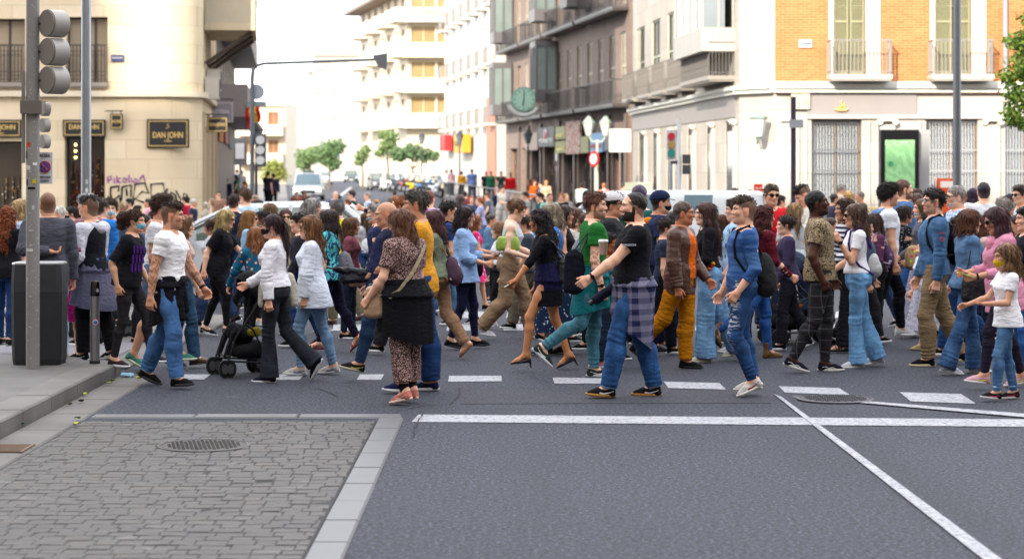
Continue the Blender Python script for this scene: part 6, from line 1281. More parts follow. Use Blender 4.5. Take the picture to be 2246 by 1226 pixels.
# round prohibition sign and white board
x, y, z = at(1303, 349, 79); pr_ = empty('road_sign', (x, 79, 0), label='narrow red and white prohibition sign under the double lantern lamp', cat='sign'); mb = MB(); mb.disc((0, 0, z), (.8, .6, 0), .3, .03, 24); b_ = mb.build('plate', mat('paint', '#b8242c'), pr_); mb = MB(); mb.disc((-.02, -.02, z), (.8, .6, 0), .2, .03, 20); mb.build('centre', mat('paint', '#c8cad0'), b_); mb = MB(); mb.tube([(0.05, .05, 0), (.05, .05, z)], .035, 8); mb.build('post', mat('paint', '#c0c8be'), pr_)
smallbox('blank_board', 'large blank white board facing the street between the shops and the bank', 'sign', 1336, 1384, 283, 334, 76, '#c8c8c4', dep=.1)
x, y, z = at(530, 335, 62); q_ = smallbox('poster_board', 'grey poster board on a post beside the mast pole', 'sign', 513, 541, 303, 362, 62, '#5a5c60'); mb = MB(); zq = at(0, 330, 62)[2]; mb.box(-.13, .13, -.13, -.101, zq-.25, zq+.2); mb.build('poster', mat('paint', '#c8c8cc'), q_)
# railing along right kerb
rl = empty('pedestrian_railing', label='long grey pedestrian railing along the right kerb', cat='railing'); pr0, pr1 = Vector((1.0, 60, .12)), Vector((-4.4, 128, .12)); d_ = pr1-pr0; mb = MB(); mb.tube([pr0+Vector((0, 0, 1)), pr1+Vector((0, 0, 1))], .03, 6); mb.tube([pr0+Vector((0, 0, .25)), pr1+Vector((0, 0, .25))], .02, 6)
for i in range(45): p = pr0+d_*i/44; mb.tube([p, p+Vector((0, 0, 1))], .03 if i % 4 == 0 else .012, 6)
mb.build('rail', mat('paint', '#74787c'), rl)
# ============================================================ vehicles
def loftcar(par, secs, m, name):
    """secs: list of (x, halfwidth, zlow, zhigh, topinset) cross sections along the car"""
    V = []; n = 12
    for x, hw, z0_, z1_, ti in secs:
        r_ = []
        for (a, b) in ((0, 0), (.8, 0), (1, .12), (1.0, .45), (.985-ti*.3, .72), (1-ti*.75, .88), (1-ti*1.3, 1.0)): r_.append((a*hw, z0_+(z1_-z0_)*b))
        ring = [(x, -y_, z_) for y_, z_ in r_[::-1]]+[(x, y_, z_) for y_, z_ in r_[1:]]; V += ring
    k = len(V)//len(secs); F = []
    for s in range(len(secs)-1):
        for i in range(k): j = (i+1) % k; F.append((s*k+i, s*k+j, (s+1)*k+j, (s+1)*k+i))
    F.append(list(range(k))[::-1]); F.append([(len(secs)-1)*k+i for i in range(k)])
    o = rawmesh(name, V, F, m, par, True); shade_by_angle(o, 40); return o
def car(label, px, Y, heading, paint, L=4.2, W=1.78, H=1.47, kind='hatch', glass=None, roofbar=None, cat='car', plate_=True, lights=None):
    o = empty('parked_car' if cat == 'car' else cat.replace(' ', '_'), ((px-1123)*Y/FPX, Y, 0), R(heading), label=label, cat=cat); pm = mat('gloss', paint, rough=.22); hw = W/2; h = L/2; belt = .9 if kind != 'van' else 1.05
    body = loftcar(o, [(-h, hw*.86, .3, belt*.95, .12), (-h+.08, hw*.94, .22, belt, .1), (-h+.6, hw, .2, belt+.02, .06), (0, hw, .2, belt+.0, .05), (h-1.0, hw, .2, belt-.04, .07), (h-.3, hw*.95, .22, belt-.17, .15), (h-.05, hw*.86, .28, belt-.27, .2), (h, hw*.8, .32, belt-.36, .2)], pm, 'body')
    gb_ = glass or mat('glass', '#20282a', '#566258')
    if kind == 'van': cab = [(-h+.05, hw*.93, belt-.03, H*.96, .08), (-h+.18, hw*.93, belt-.03, H, .08), (h-1.7, hw*.93, belt-.03, H, .08), (h-1.45, hw*.92, belt-.03, H*.97, .1), (h-.85, hw*.88, belt-.06, belt+.02, .1)]
    elif kind == 'suv': cab = [(-h+.12, hw*.9, belt-.03, belt+.1, .1), (-h+.5, hw*.9, belt-.03, H*.97, .13), (-h+.9, hw*.9, belt-.03, H, .13), (h-2.0, hw*.9, belt-.03, H, .13), (h-1.75, hw*.9, belt-.03, H*.97, .13), (h-.95, hw*.86, belt-.08, belt+.0, .1)]
    else: cab = [(-h+.15, hw*.88, belt-.03, belt+.06, .1), (-h+.75, hw*.88, belt-.03, H*.95, .16), (-h+1.3, hw*.88, belt-.03, H, .16), (h-2.1, hw*.88, belt-.03, H*.99, .16), (h-1.85, hw*.88, belt-.03, H*.96, .16), (h-.9, hw*.84, belt-.08, belt+.0, .1)]
    xs = [c[0] for c in cab if c[3] > H*.94]; xa, xb = min(xs), max(xs); cb2 = []; gs = set()
    for a_, b_ in zip(cab[:-1], cab[1:]):
        cb2.append(a_)
        if b_[0]-a_[0] > 1.0 and a_[3] > .94*H:
            for f_ in ((.05, .40, .45, .93) if kind != 'van' else (.12, .36, .55, .74)): cb2.append(tuple(x_+(y_-x_)*f_ for x_, y_ in zip(a_, b_)))
            gs |= {len(cb2)-4, len(cb2)-2}
        elif b_[0]-a_[0] > .3: gs.add(len(cb2)-1)
    cb2.append(cab[-1]); c1_ = cab[-1]; cab = cb2
    cabin = loftcar(o, cab, pm, 'roof'); me = cabin.data; nr = len(cab); k = 13; ring = k*(nr-1); gf = {}; pf = []
    for p_ in me.polygons:
        if p_.index >= ring: pf.append(list(p_.vertices)); continue
        s_, i_ = divmod(p_.index, k); side = i_ in (1, 2, 3, 8, 9, 10) if k == 13 else False; top_ = i_ in (0, 11, 12) or side
        scr = top_ and (s_ == nr-2 or (s_ == 0 and kind != 'van'))
        if scr: gf.setdefault((s_, 'screen'), []).append(list(p_.vertices))
        elif side and s_ in gs: gf.setdefault((s_, i_ < 6), []).append(list(p_.vertices))
        else: pf.append(list(p_.vertices))
    V_ = [v.co.copy() for v in me.vertices]; bpy.data.objects.remove(cabin)
    shade_by_angle(rawmesh('roof', V_, pf, pm, o, True), 40); 
    for fs in gf.values():
        us_ = sorted({v for f in fs for v in f}); ix = {v: i for i, v in enumerate(us_)}; shade_by_angle(rawmesh('window', [V_[v] for v in us_], [[ix[v] for v in f] for f in fs], gb_, o, True), 40)
    for s in (-1, 1):
        A_ = cab[-1]; mb = MB(); mb.tube([(xb, s*hw*.73, H*.955), ((xb+A_[0])/2, s*hw*.80, (H*.96+belt)/2+.02), (A_[0]-.02, s*hw*.86, belt-.01)], .04, 6); mb.build('pillar', pm, o); mb = MB(); mb.tube([(xa, s*hw*.73, H*.95), (cab[0][0]+.02, s*hw*.87, belt)], .06, 6); mb.build('pillar', pm, o); xm = (xa+xb)/2-.05; mb = MB(); mb.tube([(xm, s*hw*.75, H*.97), (xm-.03, s*hw*.905, belt)], .035, 6); mb.build('pillar', pm, o)
        if kind != 'hatch': xm = xa+.75; mb = MB(); mb.tube([(xm, s*hw*.76, H*.97), (xm-.03, s*hw*.91, belt)], .04, 6); mb.build('pillar', pm, o)
    for sx in (-h+.78, h-.82):
        for s in (-1, 1):
            mb = MB(); mb.disc((sx, s*(hw-.1), .32), (0, 1, 0), .32, .2, 28); wo = mb.build('wheel', mat('rubber', '#151517'), o); mb = MB(); mb.disc((sx, s*(hw-.0), .32), (0, 1, 0), .2, .03, 16)
            for k_ in range(5): a_ = k_*2*math.pi/5; mb.tube([(sx, s*(hw+.01), .32), (sx+.18*math.cos(a_), s*(hw+.01), .32+.18*math.sin(a_))], .02, 5)
            mb.build('rim', mat('metal', '#a8aaae'), wo)
    for s in (-1, 1):
        mb = MB(); mb.box(h-.2, h-.03, min(s*hw*.5, s*hw*.8), max(s*hw*.5, s*hw*.8), belt-.36, belt-.24); mb.build('headlight', lights or mat('glass', '#c8ccd0', '#e8eaee'), o); mb = MB(); mb.box(-h-.01, -h+.12, min(s*hw*.55, s*hw*.84), max(s*hw*.55, s*hw*.84), belt-.3, belt-.1); mb.build('tail_light', mat('gloss', '#8a1418'), o)
        mb = MB(); mb.box(h-1.35, h-1.2, min(s*hw, s*(hw+.18)), max(s*hw, s*(hw+.18)), belt-.02, belt+.13); mb.build('wing_mirror', pm, o)
    mb = MB(); mb.box(h-.03, h+.03, -hw*.45, hw*.45, .42, .56); mb.build('grille', mat('rubber', '#101012'), o); mb = MB(); mb.box(h+.0, h+.05, -.26, .26, .3, .41); mb.build('number_plate', mat('paint', '#d0d0cc'), o)
    if roofbar: mb = MB(); mb.box(xb-.6, xb-.35, -.35, .35, H+.01, H+.15); mb.build('roof_sign', mat('paint', roofbar), o)
    return o
car('silver white suv driving towards the crossing down the street', 677, 125, -86, '#b8bcbc', 4.3, 1.85, 1.6, 'suv', mat('glass', '#2a4450', '#4a6a78'), roofbar='#20363c', lights=mat('lamp', '#ffffff', sc=4.))
car('white hatchback crossing behind the crowd at the left', 563, 32.5, 180, '#c4c8ca', 4.3, 1.8, 1.45, 'hatch', mat('glass', '#2a3430', '#6a7a6c'))
car('white taxi van with raised roof sign behind the bearded man', 1420, 39, 152, '#c8ccce', 4.2, 1.8, 1.55, 'van', mat('glass', '#4c6470', '#7a909a'), roofbar='#c8c8a8')
car('dark parked saloon beyond the motorcycles up the street', 832, 175, -80, '#24262a', 4.4, 1.8, 1.45, 'hatch')
car('pale parked car between the dark saloon and the motorcycles', 862, 168, -80, '#b0b4b4', 4.2, 1.8, 1.45, 'hatch')
car('small distant pale car behind the silver suv', 712, 230, -85, '#b8bcc0', 4.2, 1.8, 1.45, 'hatch')
car('distant dark car further along the middle of the street', 770, 260, -85, '#2c3a3c', 4.2, 1.8, 1.5, 'suv')
def motorbike(x, y, rz, col, label):
    o = empty('motorcycle', (x, y, .12), rz, label=label, cat='motorcycle', group='motorcycles parked in a row along the right kerb')
    for sx in (-.62, .65): mb = MB(); mb.disc((sx, 0, .3), (0, 1, 0), .3, .12, 22); w0 = mb.build('wheel', mat('rubber', '#111113'), o); mb = MB(); mb.disc((sx, 0, .3), (0, 1, 0), .16, .14, 14); mb.build('rim', mat('metal', '#909296'), w0)
    skinmesh('body', [cone((-.75, 0, .7), (-.1, 0, .62), .1, .15), cone((-.1, 0, .55), (.2, 0, .75), .18, .16), cone((.45, 0, .75), (.55, 0, .95), .15, .1), cone((.15, 0, .45), (-.3, 0, .4), .14, .14)], .035, mat('gloss', col), o)
    mb = MB(); mb.tube([(.65, .06, .3), (.45, .06, .95)], .03, 6); mb.tube([(.65, -.06, .3), (.45, -.06, .95)], .03, 6); mb.tube([(.35, -.35, 1.05), (.45, 0, 1.0), (.35, .35, 1.05)], .02, 6); mb.build('fork', DKIRON, o)
    skinmesh('seat', [cone((-.7, 0, .82), (-.05, 0, .76), .09, .1)], .03, mat('rubber', '#141416'), o); mb = MB()
    for s in (-1, 1): mb.tube([(.4, s*.25, 1.05), (.38, s*.32, 1.2)], .012, 5); mb.disc((.37, s*.33, 1.23), (1, 0, 0), .06, .02, 10)
    mb.build('mirror', DKIRON, o); mb = MB(); mb.add([(.55, -.18, .95), (.55, .18, .95), (.42, .13, 1.35), (.42, -.13, 1.35), (.53, -.18, .95), (.53, .18, .95), (.4, .13, 1.35), (.4, -.13, 1.35)], [(0, 1, 2, 3), (7, 6, 5, 4), (0, 3, 7, 4), (1, 5, 6, 2)]); mb.build('windscreen', mat('glass', '#8a9aa0', '#b0bcc0'), o)
    return o
BC = [('#1c1c20', 'black'), ('#c0c2c4', 'white'), ('#2a2e38', 'slate blue'), ('#8a1c1c', 'dark red'), ('#18181a', 'matt black'), ('#b8920c', 'yellow-trimmed'), ('#5a5e64', 'grey'), ('#1c5a9a', 'bright blue'), ('#202428', 'charcoal'), ('#c8cccc', 'silver')]
for i, (c_, nm_) in enumerate(BC):
    px = 852+i*11.5; Y = 168-i*5.0; motorbike((px-1123)*Y/FPX, Y, R(-60+(i % 3)*8), c_, '%s motorcycle, number %s from the far end of the kerbside row' % (nm_, ['one', 'two', 'three', 'four', 'five', 'six', 'seven', 'eight', 'nine', 'ten'][i]))
# ============================================================ trees
def leafmat(c1, c2):
    g = NG('foliage'); oi = g.n('Attribute', attribute_name='Tone'); col = g.mix(oi.outputs[2], srgb(c1), srgb(c2)); m = g.out(col, .6, spec=.3); g.b.inputs['Transmission Weight'].default_value = 0; return m
def tree(label, x, y, h_, blobs, c1, c2, n=2200, ls=.16, tr=.12, seed=1, name='street_tree', z0=0., nolimb=False):
    rs = np.random.RandomState(seed); o = empty(name, (x, y, z0), label=label, cat='tree'); mb = MB(); mb.tube([(0, 0, 0), (.05, 0, h_*.3), (-.03, .04, h_*.5)], tr, 9, tr*.6)
    for b in blobs: mb.tube([(-.03, .04, h_*.45), ((b[0])*.5, b[1]*.5, (b[2]+h_*.45)/2), (b[0], b[1], b[2])], tr*.45, 6, tr*.12)
    mb.build('trunk', mat('paint', '#57493c'), o); V = []; T_ = []
    wts = np.array([b[3]**2 for b in blobs]); wts = wts/wts.sum()
    for i in range(n):
        b = blobs[rs.choice(len(blobs), p=wts)]; d = rs.normal(size=3); d /= np.linalg.norm(d); r_ = b[3]*(rs.rand()**.45)*(1+.25*math.sin(d[0]*7+seed)*math.sin(d[2]*6)); c = np.array(b[:3])+d*r_*np.array([1, 1, .8]); nn = d*.6+rs.normal(size=3)*.6; nn /= np.linalg.norm(nn); a = np.cross(nn, rs.normal(size=3)); a /= np.linalg.norm(a); bb = np.cross(nn, a); s_ = ls*rs.uniform(.6, 1.3)
        V += [c-a*s_, c-bb*s_*.5, c+a*s_, c+bb*s_*.5]; T_ += [rs.rand()]*4
    lo = rawmesh('crown', np.array(V), np.arange(4*n).reshape(-1, 4), leafmat(c1, c2), o); ca = lo.data.attributes.new('Tone', 'FLOAT', 'POINT'); ca.data.foreach_set('value', np.array(T_, np.float32)); return o
def tx(px, Y): return (px-1123)*Y/FPX
tree('dark green rounded street tree in the middle distance', tx(722, 175), 175, 4.6, [(0, 0, 3.2, 1.1), (.5, .3, 3.6, .9), (-.5, 0, 2.7, .8), (.3, 0, 2.2, .8)], '#3a5430', '#6a8458', 3200, .13, seed=2)  # leaf colours of the far trees paled to stand in for haze
tree('olive green street tree left of the dark rounded one', tx(680, 190), 190, 4.6, [(-.3, 0, 2.8, 1.1), (.4, 0, 3.1, .9), (-.6, .2, 2.1, .7)], '#4a6240', '#7c9460', 2600, .14, seed=3)
tree('pale tree low behind the mast pole', tx(600, 150), 150, 3.4, [(0, 0, 1.9, .8), (.4, 0, 1.4, .7), (-.4, 0, 1.3, .6)], '#6a7434', '#8c9450', 1600, .12, seed=4)
tree('thin light green tree before the white distant blocks', tx(795, 185), 185, 4.4, [(0, 0, 3., .7), (.3, 0, 3.5, .5), (-.3, 0, 2.4, .5)], '#4c6238', '#748658', 1000, .13, seed=5)
tree('tall airy street tree at the left end of the balcony block', tx(850, 165), 165, 5.6, [(0, 0, 3.6, .8), (.4, 0, 4.3, .6), (-.3, 0, 4.5, .5), (.8, 0, 2.9, .7), (-.6, 0, 3.0, .5)], '#4c6440', '#7c9058', 2000, .13, seed=6)
tree('low green street trees beneath the balcony block', tx(905, 150), 150, 4, [(0, 0, 3., .8), (.8, 0, 2.8, .7), (-.9, 0, 2.9, .7), (1.5, 0, 2.7, .5)], '#3c5438', '#648058', 2200, .13, seed=7)
tree('bright green tree reaching in from the right edge of the view', tx(2270, 40), 40, 6, [(0, 0, 3.9, .55), (-.3, 0, 3.35, .35), (.0, .1, 4.4, .4), (-.42, 0, 2.95, .25), (.1, 0, 4.75, .4), (-.5, 0, 3.7, .22), (-.35, 0, 4.35, .25), (-.15, 0, 2.8, .25)], '#4f7a2c', '#9aac44', 3600, .055, .08, seed=8)
# leafy branch hanging in at the top left
o = empty('tree_branch', (tx(60, 17), 17, at(0, -34, 17)[2]), label='leafy green branch hanging in at the top left corner', cat='tree'); mb = MB(); mb.tube([(-1.4, .3, .35), (-.4, .1, .25), (.25, 0, .14)], .02, 6, .006); mb.build('limb', mat('paint', '#57493c'), o); V = []; rs = np.random.RandomState(5); T_ = []
for i in range(150):
    t = rs.rand(); c = np.array([-1.2+1.5*t+rs.normal()*.05, rs.normal()*.12, .22-.06*t-abs(rs.normal())*.085]); a = unit(np.array([rs.normal(), rs.normal()*.5, -1.2])); bb = unit(np.cross(a, rs.normal(size=3))); s_ = .035*rs.uniform(.7, 1.3); V += [c, c+a*s_-bb*s_*.45, c+a*s_*2.2, c+a*s_+bb*s_*.45]; T_ += [rs.rand()]*4
lo = rawmesh('leaves', np.array(V), np.arange(600).reshape(-1, 4), leafmat('#2f5a24', '#5c8a34'), o); ca = lo.data.attributes.new('Tone', 'FLOAT', 'POINT'); ca.data.foreach_set('value', np.array(T_, np.float32))
# ============================================================ carried things
def carry(pi, name, label, cat):
    r = pi['root']; o = empty(name, tuple(r.location), r.rotation_euler.z, label=label, cat=cat); return o
def strap_pts(pi, pts): return [tuple(pi['G'](pi['T']@np.array(p))) for p in pts]
def strap(o, pi, pts, m, r=.012, flat=None):
    P_ = strap_pts(pi, pts); mb = MB(); mb.tube(P_, r*pi['S'], 6); return mb.build('strap', m, o)
def backpack(pi, label, c, c2='#151518', size=1., dx=-.0, z=.26, side_strap=True, fl=None):
    o = carry(pi, 'backpack', label, 'backpack'); S = pi['S']; G, T = pi['G'], pi['T']; m = mat(*c) if isinstance(c, tuple) else mat('cloth', c); fb = pi['fb']
    x = -.155-.02*fb+dx
    skinmesh('body', [ell(G(T@nv(x-.02*size, 0, z)), np.array([.1, .135, .19])*S*size, T, .03), ell(G(T@nv(x-.05*size, 0, z-.08*size)), np.array([.1, .125, .13])*S*size, T, .03)], .009, m, o, amp=.008, freq=12, seed=pi['seed'])
    for s in (1, -1):
        if not side_strap and s == 1: continue
        strap(o, pi, [(x+.02, s*.07, z+.17), (-.03, s*.1, .545), (.07, s*.115, .5), (.1*fb, s*.13*fb, .37), (.088*fb, s*.155*fb, .26), (.0, s*(.165*fb), .14), (x+.02, s*.12, z-.1)], mat('cloth', c2), .013)
    return o
def bag(pi, label, c, pos, size, strp=None, kind='leather', name='handbag', c2=None, round_=.6, sr=.009, rot=0., flap=True):
    """pos in hip frame, size = half depth(x), half width(y), half height(z)"""
    o = carry(pi, name, label, 'bag'); S = pi['S']; G, T = pi['G'], np.eye(3)@rotm(rot); m = mat(kind, c) if isinstance(c, str) else mat(*c); sx, sy, sz = size; p = nv(*pos)
    k = .03*S; r_ = min(sx, sy)*.8
    pr = [ell(G(p), np.array([sx, sy, sz])*S*1.06, T, k)]
    for a in (-1, -.35, .35, 1):
        for b in (-1, 1): pr.append(cone(G(p+T@nv(a*(sx-r_), b*max(0, sy-r_), -sz*.75)), G(p+T@nv(a*(sx-r_)*.8, b*max(0, sy-r_), sz*.7)), r_*S, r_*.8*S, k))
    b = skinmesh('body', pr, .008, m, o, amp=.005, freq=15, seed=pi['seed'])
    if flap: skinmesh('flap', [ell(G(p+nv(0, 0, sz*.55)), np.array([sx*1.1, sy*1.1+.004, sz*.42])*S, T, k)], .008, m, o, amp=.003, freq=15)
    if strp: mb = MB(); mb.tube([tuple(G(pi['T']@nv(*q))) for q in strp], sr*S, 6); mb.build('strap', mat(kind if isinstance(c, str) else 'leather', c2 or (c if isinstance(c, str) else '#151515')), o)
    return o
def phone(pi, side, label, c='#101012', tilt=0.):
    q = pi['Sh'][1 if side == 'L' else -1]; fa = q['fa']; p = q['wr']+fa*.1+nv(.0, 0, .035); o = carry(pi, 'phone', label, 'phone'); u_ = unit(fa+nv(0, 0, .5)); w_ = unit(np.cross(u_, nv(1, 0, 0)) if abs(u_[0]) < .8 else nv(0, 1, 0)); n_ = np.cross(u_, w_)
    V = [pi['G'](p+u_*a*.072+w_*b*.036+n_*c_*.004) for a in (-1, 1) for b in (-1, 1) for c_ in (-1, 1)]; rawmesh('case', V, [(0, 1, 3, 2), (4, 6, 7, 5), (0, 4, 5, 1), (2, 3, 7, 6), (0, 2, 6, 4), (1, 5, 7, 3)], mat('gloss', c), o)
    V = [pi['G'](p+u_*a*.066+w_*b*.032+n_*.0048) for a, b in ((-1, -1), (1, -1), (1, 1), (-1, 1))]; rawmesh('screen', V, [(0, 1, 2, 3)], mat('gloss', '#2a3038'), o); return o
BLKC = ('cloth', '#17171c'); BLKL = ('cloth', '#101014'); JEAN = ('denim', '#3a5680'); LJEAN = ('denim', '#7493b4'); DJEAN = ('denim', '#202e48'); WHITEC = ('cloth', '#dfe0e6')
stand = ((4, 0, 0), (-4, -6, 0)); 
# ============================================================ front row
pi = person('tattooed man in a white t-shirt with a dark jacket tied at his waist', 378, 446, 19.0, -20, (-14, -26, 22), (14, 4, -4), aR=(-10, 13, -4, 7), aL=(20, 16, 32, 6), tw=8, head=(14, 0, 0), fat=1.05, skin='tan', hair=('fade', '#2e1f16'), beard=.35, topw=('tee', ('cloth', '#f2f2f6'), dict(hem=-.05, ease=.018)), bot=('straight', ('denim', '#41689a'), dict(waist=.09)), shoe=('sneak', '#121216', '#2c2c30'), tattoo='LR', extra=[('wrap', ('cloth', '#15151c'), dict(z1=-.33, w=.2, d=.19, waist=.09)), ('watch', 'L', '#101012'), ('cuff', ('denim', '#8aa8c8'))])
pi = person('curly ponytailed woman in a blue mask and black t-shirt with violet print', 296, 461, 19.9, -6, (24, 8, 0), (-4, -14, 4), sex='f', lean=7, aR=(-32, 14, 12, -2), aL=(5, 8, 30, 0), fat=1.05, skin='olive', hair=('curlbun', '#2c1712', .2, '#5a3a28'), topw=('half', ('cloth', '#17171d'), dict(hem=-.06, ease=.03, sleeve=.95)), bot=('leggings', ('cloth', '#2a262a')), shoe=('sneak', '#3a2c34', '#d8d8dc'), z0=.10, extra=[('mask', '#7fc4d8')])
for i in range(3): text_mesh('print', 'IIII', .11, mat('cloth', '#4a2270'), tuple(pi['G'](pi['T']@nv(.115, -.125, .36-.1*i))), nv(.7, .7, 0), nv(.7, -.7, 0), pi['root'], .012, width=.12)
bag(pi, 'black crossbody strap with buckle on the masked woman', '#202226', (-.13, .05, .2), (.06, .1, .1), [(-.1, .1, .25), (-.03, .1, .5), (.1, -.02, .44), (.13, -.08, .3), (0, -.15, .2)], kind='cloth', name='crossbody_bag', sr=.014)
pi = person('young man in a black vest over a white hoodie with red sleeve lettering', 196, 432, 21.3, 155, (8, -2, 0), (-10, -16, 8), aL=(-4, 12, 42, 2), aR=(10, 10, 40, 0), skin='olive', hair=('fade', '#1f1612'), z0=.03, topw=[('long', ('cloth', '#c8c8d4'), dict(hem=0, ease=.03)), ('tank', ('cloth', '#15161f'), dict(hem=.0, ease=.045, name='vest'))], bot=('straight', ('cloth', '#15151a')), shoe=('sneak', '#141418', '#d8d8dc', '#d8d8dc'), extra=[('hood', ('cloth', '#c2c2d0')), ('wrap', ('cloth', '#5c5c72'), dict(z1=-.36, w=.26, d=.25, waist=.12)), ('sleeveprint', 'L', .2, 'h', 'Offhu', .09, '#8a1224', .16)])
pi = person('shaven-headed man in a grey blazer seen from behind with one hand folded behind his back', 104, 422, 20.8, 118, (4, 0, 0), (-6, -8, 4), aL=(-34, 20, -30, -84), aR=(0, 10, 4, 4), fat=1.06, skin='tan', hair=('buzz', '#5a4030'), z0=.03, topw=('long', ('cloth', '#4a4c56'), dict(hem=-.12, ease=.035)), bot=('straight', ('denim', '#8fb4d4')), shoe=('boot', '#2c201a', '#4a3428'), extra=[('collar', ('cloth', '#4a4c56'))])
pi = person('woman with long curly red hair at the left edge of the view', 16, 455, 22., 75, (4, 0, 0), (-4, -6, 0), sex='f', fat=1.15, hair=('longcurl', '#6a2a14', .42, '#a85a2c'), z0=.13, topw=('tee', BLKC, dict(hem=-.1, ease=.03)), bot=('slim', ('denim', '#1c3a6a')), aL=(0, 14, 8, 8), aR=(0, 16, 10, 10), shoe=('sneak', '#1a1a1a', '#8a8a8a'))
pi = person('blonde woman in a light blue shirt partly behind the stickered pole', 42, 438, 24.5, 190, *stand, sex='f', hair=('bob', '#b08a54', .18, '#d8b888'), z0=.03, topw=('long', ('cloth', '#9ab4d4'), dict(hem=-.06)), bot=('slim', JEAN))
pi = person('elderly man with bright white hair and a red checked shirt behind the hoodie man', 190, 427, 23.2, 160, *stand, hair=('short', '#b8b8ba', 0, '#e0e0e4'), skin='fair', z0=.03, topw=('long', ('plaid', '#6a3a44', '#9a7a84', None, 4), dict(hem=-.06, ease=.02)), bot=('straight', DJEAN))
pi = person('man with a bright blue hood turned away behind the hoodie man', 222, 436, 24.4, 60, *stand, hair=('short', '#3a342e'), z0=.03, topw=('long', ('cloth', '#2a78c8'), dict(hem=-.06, ease=.03)), bot=('straight', DJEAN), extra=[('hood', ('cloth', '#2a80d0'))])
pi = person('curly haired youth with a pale mask facing the camera beyond the hoodie man', 243, 440, 26.5, -80, *stand, hair=('curly', '#3a2a20'), topw=('long', ('cloth', '#4a5a6a')), bot=('straight', DJEAN), extra=[('mask', '#a8ccd8')])
pi = person('balding pink-faced man with white hair behind the grey blazer man', 128, 452, 26, 200, *stand, hair=('crop', '#c0b8b0'), topw=('long', ('cloth', '#a8a8b0')), bot=('straight', DJEAN))
pi = person('dark haired person with a mask and bare shoulders beside the second lamp post', 156, 454, 30, 200, *stand, sex='f', hair=('bun', '#1c1612'), topw=('tank', ('cloth', '#3a7a78')), bot=('straight', DJEAN), extra=[('mask', '#2a2a2a')])
pi = person('little child in a magenta skirt and patterned tights beside the litter bin', 152, 560, 21.6, 150, (6, 0, 0), (-4, -6, 0), sex='f', hs=1.2, hair=('bob', '#5a3a28'), z0=.03, topw=('long', ('cloth', '#a02a6a')), bot=('skirt', ('cloth', '#b8187a'), dict(z1=-.3, w1=.22)), shoe=('canvas', '#b88a8a', '#d8c8c8'))
pi = person('tall curly haired man in a white t-shirt and denim shorts right behind the tattooed man', 356, 430, 20.7, 0, (22, 6, 0), (-8, -22, 30), lean=5, aL=(20, 8, 40, 0), aR=(-5, 10, 15, 4), fat=1.1, skin='tan', hair=('curly', '#3a2618'), topw=('tee', ('cloth', '#dcdce4'), dict(hem=-.07, ease=.03)), bot=('shorts', ('denim', '#5a7aa0')), shoe=('sneak', '#4a8a7a', '#c8d0b8'), tattoo='R', extra=[('watch', 'R', '#161618')])
pi = person('woman with brown hair half hidden between the white t-shirts, wearing rolled jeans and boat shoes', 404, 474, 20.9, 20, (-2, -10, 10), (14, 4, -6), sex='f', hair=('long', '#6a4a30'), aR=(10, 6, 25, 0), topw=('tee', ('cloth', '#c8a8a0')), bot=('straight', ('denim', '#2c4a66')), shoe=('formal', '#5a3c24', '#3c2a1c'), extra=[('cuff', ('denim', '#6a88a4'))])
pi = person('blonde bob woman in a loose black t-shirt leaning forward with sunglasses', 497, 461, 24.6, -4, (-2, -20, 12), (24, 0, -4), sex='f', lean=14, fat=1.12, head=(0, 4, 0), aR=(-34, 12, -8, 6), aL=(40, 8, 55, -10), hair=('bob', '#b89a5c', .2, '#e0c88a'), topw=('half', ('cloth', '#15151c'), dict(hem=-.12, ease=.04, sleeve=.8)), bot=('leggings', BLKL), shoe=('sneak', '#16161a', '#d0d0d4', '#c8c8cc'), extra=[('shades',)])
pi = person('woman in a light denim shirt with caramel hair and sunglasses beside the blonde', 549, 463, 26.2, 0, (16, 4, 0), (-14, -26, 15), sex='f', aR=(-5, 8, 35, 0), hair=('bob', '#8a5a30', .22, '#c08a50'), topw=('long', ('denim', '#8fb0cc'), dict(hem=-.1, ease=.03)), bot=('leggings', BLKL), shoe=('sneak', '#c8c8cc', '#d8d8dc'), extra=[('shades',), ('collar', ('denim', '#8fb0cc'))])
pi = person('small ginger bob woman in a teal flowered blouse with her back turned, by the stroller', 560, 499, 22.2, 110, (10, 0, 0), (-12, -18, 15), sex='f', lean=6, head=(0, 12, 0), aL=(20, 24, 30, 12), aR=(30, 10, 50, 0), hair=('bob', '#8a4a28', .2, '#b87848'), topw=('long', ('flowers', '#175a78', '#c86a5a', '#d8c8a8', 1), dict(hem=-.1, ease=.035)), bot=('leggings', BLKL), shoe=('sneak', '#222', '#888'), hs=1.1)
bag(pi, 'thin tan belt bag of the teal blouse woman', '#8a7a64', (0, .14, -.05), (.07, .04, .06), [(.05, .12, .0), (-.02, .1, .5), (.0, .17, .0)], sr=.006)
